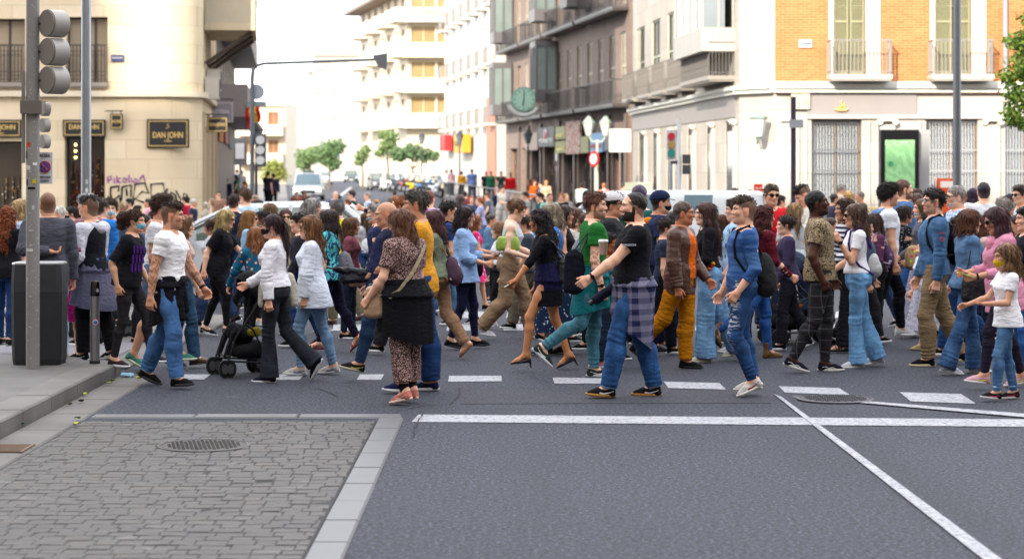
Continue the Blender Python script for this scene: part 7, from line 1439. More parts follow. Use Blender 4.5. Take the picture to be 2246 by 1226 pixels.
# ponytail woman
pi = person('ponytailed woman in a white sweatshirt and black flared trousers pushing off her back foot', 598, 471, 19.5, 172, (6, -2, 0), (-12, -44, 62), sex='f', lean=2, aL=(6, 10, -6, 6), aR=(25, 6, 58, 0), fat=1.02, head=(6, 0, 0), hair=('pony', '#2e1d1a', .4, '#4a3038'), topw=('long', ('cloth', '#e8e8f0'), dict(hem=.04, ease=.045)), bot=('flare', ('denim', '#1c2028', '#2c323c'), dict(waist=.13)), shoe=('canvas', '#15162c', '#c8c8cc'), extra=[('mask', '#1c1c2c')])
bag(pi, 'large cream ribbed tote bag hanging behind the white sweatshirt', ('cloth', '#c9c5b4'), (.02, -.19, .0), (.2, .04, .19), [(.1, -.2, .15), (.02, -.2, .45), (-.1, -.2, .15)], name='tote_bag', flap=False)
pi = person('long brown haired woman in an oversized white shirt and cropped light jeans', 678, 474, 20.1, 180, (18, -4, -2), (-14, -16, 6), sex='f', lean=2, aL=(8, 7, 4, 4), aR=(10, 6, 25, 0), fat=1.02, head=(4, 2, 0), hair=('long', '#4a2a1c', .34, '#9a6a3c'), topw=('long', ('cloth', '#dce4f2'), dict(hem=-.2, ease=.05, hemw=.035)), bot=('slim', LJEAN), shoe=('sneak', '#c4bcb8', '#d8d8dc', '#2a3470'), extra=[('shades',)])
pi = person('dark bob woman in a turquoise and navy leaf blouse with red sandals', 718, 461, 22.6, 172, (12, 2, 0), (-14, -30, 42), sex='f', lean=3, aL=(5, 8, 8, 4), aR=(20, 6, 40, 0), fat=1.12, hair=('bob', '#2a1e1e', .17, '#4a3838'), topw=('half', ('leaves', '#1c3660', '#4fb0b4', None, 2.2), dict(hem=-.08, ease=.03, sleeve=.9)), bot=('slim', ('cloth', '#17142c')), shoe=('sandal', '#7a1018', '#5a1418'))
backpack(pi, 'grey fabric rucksack on the leaf blouse woman', '#6a6c74', '#2a2a30', .85, z=.1)
pi = person('man with wavy silver hair and a grey sweater before the white car', 686, 436, 25., 10, (14, 2, 0), (-10, -22, 15), fat=1.1, aR=(5, 8, 25, 0), hair=('bob', '#7a7670', .09, '#b8b4ae'), topw=('long', ('cloth', '#8a807e'), dict(hem=-.06, ease=.03)), bot=('straight', ('denim', '#2a4f9a')), shoe=('sneak', '#8a8a84', '#c8c8c4'))
pi = person('grey haired man in a bright yellow shirt and olive trousers', 738, 441, 26.6, 150, (6, -2, 0), (-20, -26, 8), fat=1.15, hair=('short', '#4a4644', 0, '#8a8684'), aL=(0, 10, 10, 4), topw=('tee', ('cloth', '#d8c81c'), dict(hem=-.07, ease=.03)), bot=('straight', ('cloth', '#6c6450')), shoe=('formal', '#4a2424', '#241614'))
pi = person('woman with dark glasses and auburn hair facing the camera before the white car', 627, 460, 28., -80, *stand, sex='f', hair=('long', '#4a241c'), topw=('long', ('cloth', '#5a4a4a')), bot=('slim', DJEAN), extra=[('shades',)])
pi = person('woman with straight ash blonde hair seen from behind over the white sweatshirt', 633, 484, 25., 90, *stand, sex='f', hair=('straight', '#a08060', .3, '#c8a888'), topw=('tee', ('cloth', '#b8a890')), bot=('slim', JEAN))
pi = person('fair woman with sunglasses pushed up in her hair looking left', 590, 446, 30, 185, *stand, sex='f', hair=('long', '#5a4030', .3, '#a08058'), topw=('long', ('cloth', '#c8c4b8')), bot=('slim', JEAN), extra=[('shadestop', '#3a2a6a')])
pi = person('dark haired woman with black sunglasses glancing down left of the sunglasses-on-head woman', 563, 439, 32, 200, *stand, sex='f', skin='olive', hair=('long', '#241816'), topw=('long', ('cloth', '#3a3238')), bot=('slim', DJEAN), extra=[('shades',)])
pi = person('woman with dark tied hair in profile under the sunglasses-on-head woman', 575, 462, 29.5, 185, *stand, sex='f', skin='tan', hair=('pony', '#1c1412'), topw=('long', ('cloth', '#4a3430')), bot=('slim', DJEAN))
pi = person('broad dark haired man in a navy t-shirt seen from behind before the white car', 513, 427, 29.5, 80, *stand, fat=1.15, hair=('short', '#352420'), topw=('tee', ('cloth', '#20283c'), dict(hem=-.06, ease=.02)), bot=('straight', DJEAN))
pi = person('tall brown haired man in a pale blue shirt facing left behind the navy t-shirt man', 537, 415, 31., 150, *stand, hair=('short', '#4a3424'), topw=('tee', ('cloth', '#a8c4d4'), dict(hem=-.06, ease=.02)), bot=('straight', DJEAN))
# centre
pi = person('bald man with a red collar and navy top striding in tight blue jeans', 846, 444, 19.7, 184, (34, 12, -12), (-6, -22, 12), lean=6, fat=1.1, head=(0, 4, 0), aL=(10, 12, 60, -12), aR=(10, 8, 35, 0), skin='tan', hair=('bald', '#6a5040'), topw=('tee', ('cloth', '#1c2038'), dict(hem=-.02, ease=.03)), bot=('slim', ('denim', '#213a5a')), shoe=('sneak', '#1c1c1c', '#b8b098', '#b8a860'), tattoo='L', extra=[('under', 'tank', mat('cloth', '#b01424'), .02, .3), ('collar', ('cloth', '#b01424'))])
o = carry(pi, 'folded_jacket', 'navy jacket with grey hem draped over the bald man shoulder', 'jacket'); G, T = pi['G'], pi['T']
skinmesh('cloth', [cone(G(T@nv(-.02, .2, .47)), G(nv(.06, .27, -.08)), .06, .1, .05), cone(G(T@nv(.1, .16, .42)), G(nv(.2, .22, -.06)), .05, .075, .05)], .008, mat('cloth', '#23284a'), o, amp=.014, freq=12, subs=()); skinmesh('hem_band', [cone(G(nv(.06, .27, -.07)), G(nv(.06, .27, -.11)), .105, .105, .01, 'ab'), cone(G(nv(.2, .22, -.06)), G(nv(.2, .22, -.1)), .08, .08, .02, 'ab')], .008, mat('cloth', '#8a8a9c'), o)
o = carry(pi, 'umbrella', 'folded black umbrella held across the bald man chest', 'umbrella'); h0 = pi['Sh'][1]['wr']+pi['Sh'][1]['fa']*.07; skinmesh('canopy', [cone(G(h0+nv(-.2, 0, .06)), G(h0+nv(.2, 0, .13)), .055, .03, .02), cone(G(h0+nv(-.2, .02, .04)), G(h0+nv(.12, .02, .03)), .03, .045, .02)], .008, mat('cloth', '#141420', rough=.4), o, amp=.01, freq=25); mb = MB(); mb.tube([tuple(G(h0+nv(.2, 0, .13))), tuple(G(h0+nv(.3, 0, .15)))], .01, 8); mb.build('handle', mat('gloss', '#101010'), o)
pi = person('woman in a speckled animal print outfit with a black shawl round her waist', 878, 461, 17.7, 140, (-3, -8, 14), (4, -4, 2), sex='f', lean=2, fat=1.28, head=(18, 16, 4), aL=(6, 17, 38, 8), aR=(6, 8, 20, 0), hair=('straight', '#5a3424', .3, '#8a5a40'), topw=('half', ('speck', '#c8a8a0', '#8a6460', '#1c1418', 1.1), dict(hem=.0, ease=.025, sleeve=.7)), bot=('crop', ('speck', '#c8a8a0', '#8a6460', '#1c1418', 1.1)), shoe=('sneak', '#c4786a', '#dcc4b8', '#e0c0b4'), extra=[('wrap', ('cloth', '#121218', None, None, 1.5), dict(z1=-.34, w=.25, d=.24, waist=.13, lift=.09)), ('sock', BLKC)])
bag(pi, 'tan leather crossbody bag with a wide webbing strap on the animal print woman', '#a8896c', (.16, .22, -.05), (.1, .05, .13), None, rot=20)
o = [c_ for c_ in C.objects if c_.name.startswith('handbag')][-1]; G, T = pi['G'], pi['T']; V = []
for t in np.linspace(0, 1, 14):
    p = nv(-.165-.0*t, -.11, .46)*(1-t)+nv(-.12, .21, .05)*t; p[0] -= .035*math.sin(t*math.pi); p = T@p
    for k_ in (-1, 1): V.append(G(p+nv(0, .013*k_, .018*k_)))
for p in (nv(-.05, .26, .0), nv(.08, .27, .02), nv(.14, .26, .05)):
    for k_ in (-1, 1): V.append(G(p+nv(.02*k_, .005, .012*k_)))
rawmesh('strap', V, [(2*i, 2*i+1, 2*i+3, 2*i+2) for i in range(len(V)//2-1)], mat('cloth', '#b0a084'), o, True)
pi = person('greying man in a mustard yellow t-shirt and dark flared jeans behind the animal print woman', 912, 419, 18.6, 182, (12, 4, -4), (-8, -6, 2), lean=2, head=(-4, 0, 0), fat=1.08, aL=(10, 6, 20, 0), aR=(20, 6, 50, 0), skin='tan', hair=('short', '#2c2624', 0, '#6a6460'), brow='#1c1614', topw=('tee', ('cloth', '#d8982c'), dict(hem=-.08, ease=.022)), bot=('loose', ('denim', '#1c3866')), shoe=('canvas', '#1a1f44', '#d0d0d8'))
phone(pi, 'R', 'pale blue phone by the animal print woman elbow', '#5aa0c0')
pi = person('woman in a sage t-shirt with dark auburn hair and tan trousers walking on beige flats', 950, 462, 21.8, 165, (20, 4, 0), (-10, -34, 44), sex='f', lean=5, fat=1.05, aL=(5, 8, 10, 4), hair=('long', '#3a1f20', .28, '#6a3c3a'), topw=('tee', ('cloth', '#75806c'), dict(hem=-.02, ease=.025)), bot=('straight', ('cloth', '#97765c')), shoe=('flat', '#b07c5c'))
backpack(pi, 'plum backpack with pink blossoms on the sage t-shirt woman', ('flowers', '#4a3444', '#c86a9a', '#b85a8a', .6), '#8a6a4a', .85, z=.06)
pi = person('man with slicked black hair and a navy backpack behind the light blue shirt woman', 985, 443, 24.6, 10, (14, 0, 0), (-16, -34, 30), aR=(5, 8, 25, 0), skin='olive', hair=('side', '#15130f'), topw=('tee', ('cloth', '#22386a'), dict(hem=-.06, ease=.02)), bot=('slim', ('denim', '#5a86ac')), shoe=('boot', '#14141c', '#15151a'))
backpack(pi, 'dark navy backpack of the slick haired man', '#141c34', '#101520', .9)
pi = person('dark bob woman in an oversized light blue shirt looking at her phone', 1022, 454, 23., -4, (14, 2, 0), (-4, -18, 12), sex='f', lean=0, head=(-6, 6, 0), fat=1.02, aR=(8, 8, 74, -6), aL=(18, 6, 88, -14), skin='olive', hair=('bob', '#1e1216', .19, '#3a2028'), topw=('long', ('cloth', '#8fb0dc', None, None, .8), dict(hem=-.14, ease=.05, hemw=.04, sleeve=1.55)), bot=('leggings', ('cloth', '#181a38')), shoe=('sneak', '#131318', '#2a2a30'), extra=[('collar', ('cloth', '#8fb0dc', None, None, .8))])
phone(pi, 'L', 'dark phone held up by the light blue shirt woman'); bag(pi, 'small black sling bag on the light blue shirt woman', '#101018', (.14, .16, .02), (.06, .04, .08), [(.1, .16, .1), (0, .1, .5), (-.1, .1, .2)], kind='cloth')
pi = person('broad backed man in a pink and blue plaid shirt turned towards the street', 941, 418, 29., 70, *stand, fat=1.15, hair=('crop', '#6a3428'), topw=('tee', ('plaid', '#a05a9a', '#c8b8d8', '#3a3a8a', 1.3), dict(hem=-.06, ease=.03)), bot=('straight', DJEAN), extra=[('collar', ('cloth', '#a05a9a'))])
pi = person('woman with loose chestnut hair turned away behind the dark bob woman', 1010, 428, 38, 80, *stand, sex='f', hair=('long', '#3c2824'), topw=('tee', ('cloth', '#4a3a44')), bot=('slim', DJEAN))
pi = person('young woman with a hair bun, white tank top and wide camel trousers', 1134, 441, 24.3, 0, (26, 10, -8), (-8, -42, 10), sex='f', lean=4, head=(0, 22, 0), aR=(-8, 12, 72, -8), aL=(20, 8, 70, -10), skin='pale', hair=('bun', '#4a2c1c', .2, '#8a6040'), topw=('tank', ('cloth', '#c8d0d8'), dict(hem=.08, ease=.008)), bot=('loose', ('cloth', '#93795f'), dict(waist=.15)), shoe=('canvas', '#d0d0d4', '#d8d8dc'), extra=[('shadestop', '#3a1c14')], h=.008)
bag(pi, 'lime green shoulder bag tucked under the arm of the bun haired woman', '#93ac46', (-.02, -.2, .26), (.13, .03, .075), [(.08, -.19, .3), (.03, -.2, .42), (-.03, -.14, .49), (-.06, -.19, .42), (-.1, -.2, .3)], flap=False)
pi = person('girl in a white t-shirt and black trousers in front of the bun haired woman', 1093, 488, 25.8, 185, (16, 0, 0), (-10, -22, 20), sex='f', hs=1.1, skin='pale', aL=(-5, 8, 5, 4), hair=('long', '#8a5a38', .26, '#b08860'), topw=('tee', WHITEC, dict(hem=-.02, ease=.02)), bot=('slim', BLKC), shoe=('sneak', '#d0d0d4', '#d8d8dc'), extra=[('wrap', BLKC, dict(z1=-.3, w=.2, d=.18))])
pi = person('woman with long wavy black hair in a navy fringed minidress and black pumps', 1183, 461, 20.6, 184, (28, 6, 6), (-12, -20, 26), sex='f', lean=8, fat=1.02, head=(0, 2, 0), aL=(36, 10, 38, 6), aR=(5, 8, 10, 4), skin='#c4875c', hair=('longcurl', '#17121a', .42, '#33262e'), topw=('long', ('cloth', '#101118'), dict(hem=.12, ease=.012, sleeve=1.25)), bot=('skirt', ('cloth', '#15153a', None, None, 1), dict(z1=-.17, w1=.185, d1=.15, waist=.2, wa=.003)), shoe=('heel', '#101018'), extra=[('lace', ('cloth', '#101016'))])
phone(pi, 'L', 'dark phone in the outstretched hand of the black haired woman'); bag(pi, 'black leather hobo bag behind the navy dress', '#141416', (-.2, .06, .12), (.1, .05, .14), [(-.2, .08, .24), (-.1, .13, .42), (-.04, .14, .49), (-.1, .1, .4), (-.24, .06, .24)])
pi = person('silver blonde woman in a blue patterned shirt and long dark floral skirt with black boots', 1207, 447, 22.3, 184, (10, 0, 0), (-8, -12, 8), sex='f', fat=1.1, hair=('bob', '#8a7a68', .14, '#b8a890'), aL=(5, 8, 10, 4), topw=('long', ('flowers', '#3a68a8', '#c8d0e0', '#88a0c8', 1.2), dict(hem=.02, ease=.03)), bot=('skirt', ('flowers', '#122240', '#8aa8c8', '#5a80a8', 1.5), dict(z1=-.68, w1=.3, d1=.34)), shoe=('boot', '#101014', '#101014'))
bag(pi, 'grey handbag with a pale blue mask dangling from it beside the navy dress', '#2c3440', (.12, .2, -.1), (.08, .05, .09), [(.1, .2, 0), (.08, .2, .1), (.04, .2, 0)])
pi = person('dark haired woman in a black tank top with folded arms and bare legs', 1238, 451, 23.6, -8, (10, 0, 0), (-12, -22, 18), sex='f', fat=1.08, skin='tan', aR=(12, 14, 72, -30), aL=(14, 8, 70, -20), hair=('long', '#2a1a18', .26, '#4a302c'), topw=('tank', ('cloth', '#17171a'), dict(hem=.0, ease=.012)), bot=('skirt', BLKC, dict(z1=-.3, w1=.22)), shoe=('sneak', '#16161a', '#c8c8c8'))
pi = person('older woman with sunglasses peering past the folded arms woman', 1264, 458, 24.8, -30, *stand, sex='f', hair=('bob', '#5a4030', .15), topw=('long', ('cloth', '#c8c4c0')), bot=('slim', DJEAN), extra=[('shades',)])
pi = person('auburn man in a green t-shirt with a teal sweater round his waist', 1305, 423, 19.8, 10, (6, -2, 2), (-18, -58, 44), lean=2, head=(-18, 0, 0), aR=(-6, 10, 14, 2), aL=(10, 8, 60, 0), skin='fair', hair=('short', '#4a2c20', 0, '#7a4c38'), beard=.7, tattoo='R', topw=('tee', ('cloth', '#1f6a2c'), dict(hem=-.03, ease=.02)), bot=('slim', ('denim', '#40707f')), shoe=('sneak', '#26302c', '#c8cccc', '#d8d8dc'), extra=[('wrap', ('cloth', '#12626a'), dict(z1=-.3, w=.21, d=.19, waist=.1)), ('watch', 'R', '#151515')])
bag(pi, 'black canvas tote with green lettering behind the green t-shirt man', ('cloth', '#141622'), (-.2, -.14, .06), (.09, .03, .2), [(-.16, -.14, .2), (-.05, -.15, .48), (-.24, -.12, .2)], name='tote_bag', flap=False)
pi = person('bearded balding man in a black t-shirt with a plaid shirt tied at his waist', 1390, 423, 18.2, 182, (20, 10, -4), (-10, -14, 0), lean=0, head=(0, -2, 0), fat=1.13, aL=(43, 8, 54, 2), aR=(0, 8, 15, 0), skin='fair', hair=('horse', '#1f1612'), beard=1., topw=('tee', ('cloth', '#15151b'), dict(hem=-.02, ease=.028)), bot=('straight', ('denim', '#2c5488')), shoe=('sneak', '#15151a', '#a87838', '#d0d0d4'), extra=[('wrap', ('plaid', '#20244c', '#7a7890', None, 1.15), dict(z1=-.4, w=.2, d=.165, waist=.07, lift=.12)), ('watch', 'L', '#101012'), ('cuff', ('denim', '#6a98c8')), ('sleeveprint', 'L', .115, 'h', 'MADSON', .025, '#c8c8d0', .1)])
o = carry(pi, 'folded_umbrella', 'short black folded umbrella between the green t-shirt man and the bearded man', 'umbrella'); G = pi['G']; skinmesh('canopy', [cone(G(nv(.34, -.02, -.12)), G(nv(.1, -.02, .04)), .04, .045, .01, 'ab')], .007, mat('cloth', '#15182c'), o, amp=.004, freq=40); mb = MB(); mb.tube([tuple(G(nv(.34, -.02, -.12))), tuple(G(nv(.37, -.02, -.14)))], .025, 10); mb.build('handle', mat('gloss', '#101010'), o)
o = carry(pi, 'paper_cup', 'white lidded takeaway coffee cup held beside the green t-shirt', 'cup'); p = tuple(G(nv(.24, -.2, .32))); mb = MB(); mb.lathe(p[0], p[1], [(.032, p[2]-.06), (.042, p[2]+.05)], 18); mb.build('cup', mat('paint', '#a89080'), o); mb = MB(); mb.lathe(p[0], p[1], [(.045, p[2]+.05), (.045, p[2]+.062), (.036, p[2]+.075)], 18); mb.build('lid', mat('gloss', '#d8d4d4'), o)
pi = person('boy with spiky black hair in a magenta top between the two men', 1334, 512, 20.9, -10, *stand, hs=1.15, skin='#9a5c3c', hair=('side', '#16120f'), aR=(20, 6, 80, -10), topw=('tee', ('cloth', '#b81868'), dict(hem=-.04, ease=.02)), bot=('straight', DJEAN), shoe=('sneak', '#b87a8a', '#d8c8cc'))
pi = person('stocky man with glasses and a white cap in a charcoal t-shirt behind the boy', 1345, 424, 21.6, -8, *stand, fat=1.2, skin='tan', hair=('short', '#15130f'), topw=('tee', ('cloth', '#26282e'), dict(hem=-.04, ease=.03)), bot=('straight', DJEAN), extra=[('cap', '#d8d4d8'), ('glasses',)])
pi = person('balding tall man in a bottle green sweater with his back to the camera', 1403, 406, 23.6, 70, *stand, fat=1.1, hair=('horse', '#3a2848'), topw=('long', ('cloth', '#11524c'), dict(hem=-.06, ease=.03)), bot=('straight', DJEAN), extra=[('hood', ('cloth', '#8ab0dc'))])
pi = person('officer in a navy and orange uniform with a cap and a black mask', 1449, 421, 22.8, 6, *stand, fat=1.15, skin='tan', hair=('crop', '#15130f'), aR=(-2, 8, 12, 2), topw=[('tee', ('cloth', '#20284a'), dict(hem=-.02, ease=.03)), ('tank', ('cloth', '#20284a'), dict(hem=.3, ease=.038, name='yoke'))], bot=('straight', ('cloth', '#161a34')), shoe=('boot', '#101014', '#101014'), extra=[('cap', '#1c2444'), ('mask', '#1a1c28', .01), ('belt', '#c86a20', .12), ('hood', ('cloth', '#c8781c'))])
pi = person('woman with a violet scarf and dark hair looking past the leather jacket man', 1476, 466, 24.6, 190, *stand, sex='f', hair=('bob', '#2a2028', .17), topw=('long', ('cloth', '#7a1f4a')), bot=('slim', DJEAN), extra=[('scarf', ('cloth', '#8a2458'))])
# right centre
pi = person('weathered man in a brown leather jacket over an orange shirt with mustard trousers', 1500, 442, 20.7, -24, (4, -2, 2), (-20, -44, 30), lean=2, head=(16, 2, 0), fat=1.08, aR=(0, 8, 10, 0), aL=(10, 6, 40, 0), skin='#b87c5c', hair=('crop', '#4a3c34'), topw=[('tank', ('cloth', '#d8620c'), dict(hem=.0, ease=.018, neckd=.02)), ('long', ('leather', '#4a2a1c'), dict(hem=-.16, ease=.042, openv=.05, name='jacket'))], bot=('straight', ('cloth', '#b8740c')), shoe=('sneak', '#111114', '#15151a'), extra=[('collar', ('cloth', '#d8620c')), ('belt', '#201814', .09)])
pi = person('woman with very long straight brown hair, black sweater and wide pale jeans', 1546, 445, 21.5, 184, (6, 0, 0), (-20, -26, 12), sex='f', lean=3, skin='pale', aL=(10, 12, 62, -26), aR=(12, 8, 60, -20), hair=('straight', '#33201e', .46, '#5a3c38'), topw=('long', ('cloth', '#15151c'), dict(hem=.08, ease=.03)), bot=('wide', ('denim', '#6d97bf'), dict(waist=.15)), shoe=('canvas', '#c8c4b8', '#d0ccc0'))
mb = MB(); G = pi['G']; p = G(nv(-.02, .2, .13)); oo = carry(pi, 'wristband', 'red and yellow fabric wristband at the black sweater woman waist', 'ribbon')
for k_, c_ in enumerate(('#d8a014', '#b8142c', '#d8701c')): skinmesh('band', [ell(p+nv(.02*k_, 0, -.025*k_), (.022, .03, .02), None, .01)], .006, mat('cloth', c_), oo)
pi = person('stout man in a pale shirt printed with dark feathers behind the blue sweater man', 1612, 438, 22.6, 170, *stand, fat=1.2, hair=('short', '#3a2c24'), aL=(-6, 16, 34, -10), topw=('tee', ('feathers', '#9ab8d4', '#2c4a74', None, 1.2), dict(hem=-.1, ease=.03)), bot=('straight', ('cloth', '#14142c')), shoe=('sneak', '#b8b8bc', '#d0d0d4'))
pi = person('young man in a blue sweater and ripped slim jeans with white trainers mid step', 1632, 434, 18.25, 184, (10, -22, 26), (-4, -14, 4), lean=-2, head=(0, -4, 0), aL=(-10, 7, 36, -6), aR=(10, 8, 26, 4), fat=1.04, skin='fair', hair=('fade', '#2a1c18', 0, '#5a4034'), beard=.25, topw=('long', ('band', '#24497f', '#45689c'), dict(hem=.0, ease=.016, sleeve=1.5)), bot=('slim', ('ripped', '#213e68')), shoe=('sneak', '#d0ccc8', '#d8d4d0', '#8a1c28'), toe=2)
backpack(pi, 'black soft backpack worn by the blue sweater man', '#2a2a2c', '#141416', 1.0, z=.12)
pi = person('woman with dark curly red-brown hair and brown suede boots behind the black backpack', 1678, 452, 21.8, 20, (14, 4, 0), (-30, -62, 60), sex='f', lean=4, aR=(10, 10, 50, 0), hair=('longcurl', '#3c1a18', .34, '#6a3430'), topw=('long', ('cloth', '#5a1424'), dict(hem=-.02)), bot=('slim', ('denim', '#2c5a9c')), shoe=('boot', '#6a4a24', '#4a3018'))
pi = person('man with brown quiff and dark sunglasses in a red t-shirt facing the camera', 1692, 407, 25.4, -75, *stand, fat=1.08, aR=(20, 8, 70, -20), hair=('side', '#3a2a20', 0, '#6a5240'), beard=.3, topw=('tee', ('cloth', '#c81c28'), dict(hem=-.05, ease=.03)), bot=('straight', DJEAN), extra=[('shades',), ('watch', 'R', '#2a3a5a')])
pi = person('dark haired man in a cream shirt looking down with his arm round a blonde', 1762, 409, 25.8, 190, *stand, head=(0, 28, 0), hair=('fade', '#1c1613'), aL=(30, 20, 60, -10), topw=('long', ('cloth', '#c8c8bc'), dict(hem=-.06, ease=.03)), bot=('straight', DJEAN), extra=[('collar', ('cloth', '#c8c8bc'))])
pi = person('woman with a tousled blonde ponytail in a white t-shirt seen from behind', 1742, 446, 24.2, 100, *stand, sex='f', hair=('pony', '#7a5a3c', .24, '#c8a470'), topw=('tee', ('cloth', '#ccd2da')), bot=('slim', ('cloth', '#2a2c4a')))
bag(pi, 'dark grey leather shoulder bag hanging between the blonde and the patterned shirt man', '#3c4048', (-.05, -.22, .1), (.16, .06, .15), [(.06, -.2, .2), (0, -.16, .45), (-.1, -.2, .2)], flap=False)
pi = person('tall man with a leafy brown patterned shirt, hand in pocket, and checked black trousers', 1792, 419, 20.4, -4, (10, -4, 0), (-8, -30, 18), lean=-2, head=(0, -8, 0), fat=1.02, aR=(-14, 14, 24, -8), aL=(5, 8, 30, 0), skin='dark', hair=('crop', '#0c0a09'), beard=.5, topw=('tee', ('leaves', '#26201c', '#a89474', None, 5.2), dict(hem=-.06, ease=.03, sleeve=.6)), bot=('slim', ('windowpane', '#232226', '#55555a', None, 1.0)), shoe=('sneak', '#17172a', '#c8c4c0', '#d0ccc8~'))
pi = person('woman with wild brown curls, a striped top and flared black trousers', 1852, 437, 22.6, 190, (8, 2, 0), (-6, -12, 10), sex='f', aL=(10, 8, 60, -10), skin='tan', hair=('longcurl', '#2c1c16', .2, '#5a4030'), topw=('long', ('stripes', '#1c2038', '#c8c8d0', None, 1.4), dict(hem=.0, ease=.03)), bot=('flare', BLKC), shoe=('sandal', '#4a3428', '#15120f'))
pi = person('woman with straight brown hair, hand at her mouth, white t-shirt and flared light jeans', 1874, 449, 20.9, 182, (5, -4, 0), (-14, -18, 8), sex='f', lean=2, skin='olive', aL=(20, 10, 150, -4), aR=(12, 8, 60, -8), hair=('straight', '#3a2620', .3, '#6a4c40'), topw=('tee', ('cloth', '#f0f0f6'), dict(hem=.06, ease=.02)), bot=('flare', ('denim', '#6a9ac4'), dict(waist=.14)), shoe=('canvas', '#c8c8d0', '#d8d8dc'), extra=[('shades',), ('watch', 'L', '#1c1c20')])
backpack(pi, 'small white backpack of the flared jeans woman', '#c8c8c8', '#3a2a6a', .62, z=.14); 
pi2 = person('person in plum clothing with a purple flowered backpack behind the white backpack', 1915, 470, 24.0, 200, *stand, sex='f', hair=('long', '#3a2620', .24), topw=('long', ('cloth', '#5a3450')), bot=('slim', BLKC))
backpack(pi2, 'lilac and plum shiny backpack behind the white one', ('flowers', '#55405c', '#a890b0', '#8a7090', .7), '#a890b0', .8, z=.2)
pi = person('man with black curly hair in a white polo and black trousers, jacket over his back', 1950, 405, 24.3, 4, (24, 2, 0), (-12, -24, 12), lean=3, aR=(0, 8, 8, 2), skin='olive', hair=('afro', '#1a1412'), beard=.4, topw=('tee', ('cloth', '#e4e8f0'), dict(hem=.0, ease=.02)), bot=('slim', ('cloth', '#101018')), shoe=('sneak', '#d0d0d4', '#d8d8dc'), extra=[('collar', ('cloth', '#ccd2dc')), ('hood', ('denim', '#5a7aa8'))])
pi = person('tall ginger bearded man with a blue jacket behind the curly haired man', 1982, 394, 26.6, 10, *stand, head=(0, -6, 0), hair=('crop', '#5a3c30'), beard=.8, brow='#6a3c20', topw=('long', ('cloth', '#4a6a98'), dict(hem=-.06, ease=.03)), bot=('straight', JEAN), shoe=('sneak', '#d0d0d4', '#d8d8dc'))
pi = person('woman in a black polka dot top with dark hair tied low', 1985, 452, 25.4, 10, *stand, sex='f', skin='tan', hair=('pony', '#2a1c18'), topw=('long', ('dots', '#15151c', '#d0d0d4', None, 1.3), dict(hem=0)), bot=('slim', ('denim', '#3a66a0')), shoe=('sneak', '#c8c8cc', '#d8d8dc'))
pi = person('woman in the gap with brown wavy hair behind the polka dot top', 2010, 426, 28.5, 180, *stand, sex='f', hair=('long', '#4a3028'), topw=('long', ('cloth', '#8a8a90')), bot=('slim', DJEAN))
pi = person('woman with long highlighted hair, chin mask, grey top and tiered white skirt', 2022, 437, 24.6, 184, (6, 0, 0), (-6, -8, 6), sex='f', skin='fair', aL=(12, 8, 50, -6), aR=(12, 8, 60, -10), hair=('straight', '#3a2a24', .34, '#8a6648'), topw=('long', ('cloth', '#5c5c66'), dict(hem=.04, ease=.02)), bot=('skirt', ('cloth', '#b8b8d0', None, None, 1.4), dict(z1=-.72, w1=.3, d1=.3, waves=9, wa=.02)), shoe=('canvas', '#b8b8c0', '#c8c8cc'), extra=[('mask', '#6fb8cc', .045)])
bag(pi, 'straw basket bag with neon pink and yellow woven pattern', ('flowers', '#a89068', '#c81c6a', '#c8d82c', .9), (.14, .18, .06), (.15, .07, .13), [(.24, .18, .16), (.14, .15, .4), (.02, .18, .16)], name='basket_bag', flap=False)
pi = person('little girl in an embroidered white dress tipping her head back and laughing', 2030, 528, 22.9, 186, (8, 0, 0), (-6, -8, 4), sex='f', hs=1.15, head=(0, -32, 0), skin='fair', aL=(30, 18, 30, 6), hair=('long', '#3a2018', .26), topw=('tee', ('flowers', '#d0d0d8', '#b8384a', '#5a7a8a', 1.2), dict(hem=0, ease=.02)), bot=('skirt', ('cloth', '#c8c8d8'), dict(z1=-.62, w1=.28, waves=9, wa=.018)), shoe=('canvas', '#b8a878', '#a89868'))
pi = person('man with sunglasses in a patched denim shirt and khaki chinos stepping left', 2048, 416, 21.1, 182, (14, -4, 0), (-16, -22, 4), lean=0, head=(0, -2, 0), fat=1.05, aL=(2, 8, 8, 2), skin='fair', hair=('short', '#1f1616'), beard=.45, topw=('long', ('denim', '#3c648f', '#5c82aa'), dict(hem=-.04, ease=.026)), bot=('straight', ('cloth', '#8a7458')), shoe=('sneak', '#0f0f14', '#c8bc94'), extra=[('shades',), ('collar', ('denim', '#3c648f', '#5c82aa')), ('sleeveprint', 'L', .075, 'h', '=====', .03, '#b84a5c', .07), ('sleeveprint', 'L', .135, 'h', 'O', .06, '#b84a5c', .045)])
backpack(pi, 'black backpack on the denim shirt man', '#111116', '#141418', 1.0)
pi = person('grey crew cut man with glasses, a chin mask and a blue checked shirt', 2096, 408, 23.4, 186, *stand, head=(0, 4, 0), fat=1.08, hair=('crop', '#7a726c'), topw=('long', ('plaid', '#8aa4c8', '#b8c4d8', '#5a78a8', 3), dict(hem=-.06, ease=.03)), bot=('straight', JEAN), extra=[('glasses',), ('mask', '#8ac0dc', .05)])
pi = person('short brown haired woman in a denim jacket and jeans facing right past the pink coat', 2128, 461, 20.2, 8, (12, 4, 0), (-14, -20, 10), sex='f', fat=1.12, aR=(0, 8, 10, 2), hair=('bob', '#4a281c', .1, '#7a4c30'), topw=('long', ('denim', '#4c719c', '#6c8fb4'), dict(hem=-.04, ease=.03)), bot=('flare', ('denim', '#30527f', '#4f76a4')), shoe=('sneak', '#c0c8d4', '#d8d8dc'), extra=[('collar', ('denim', '#4a7ab4'))])
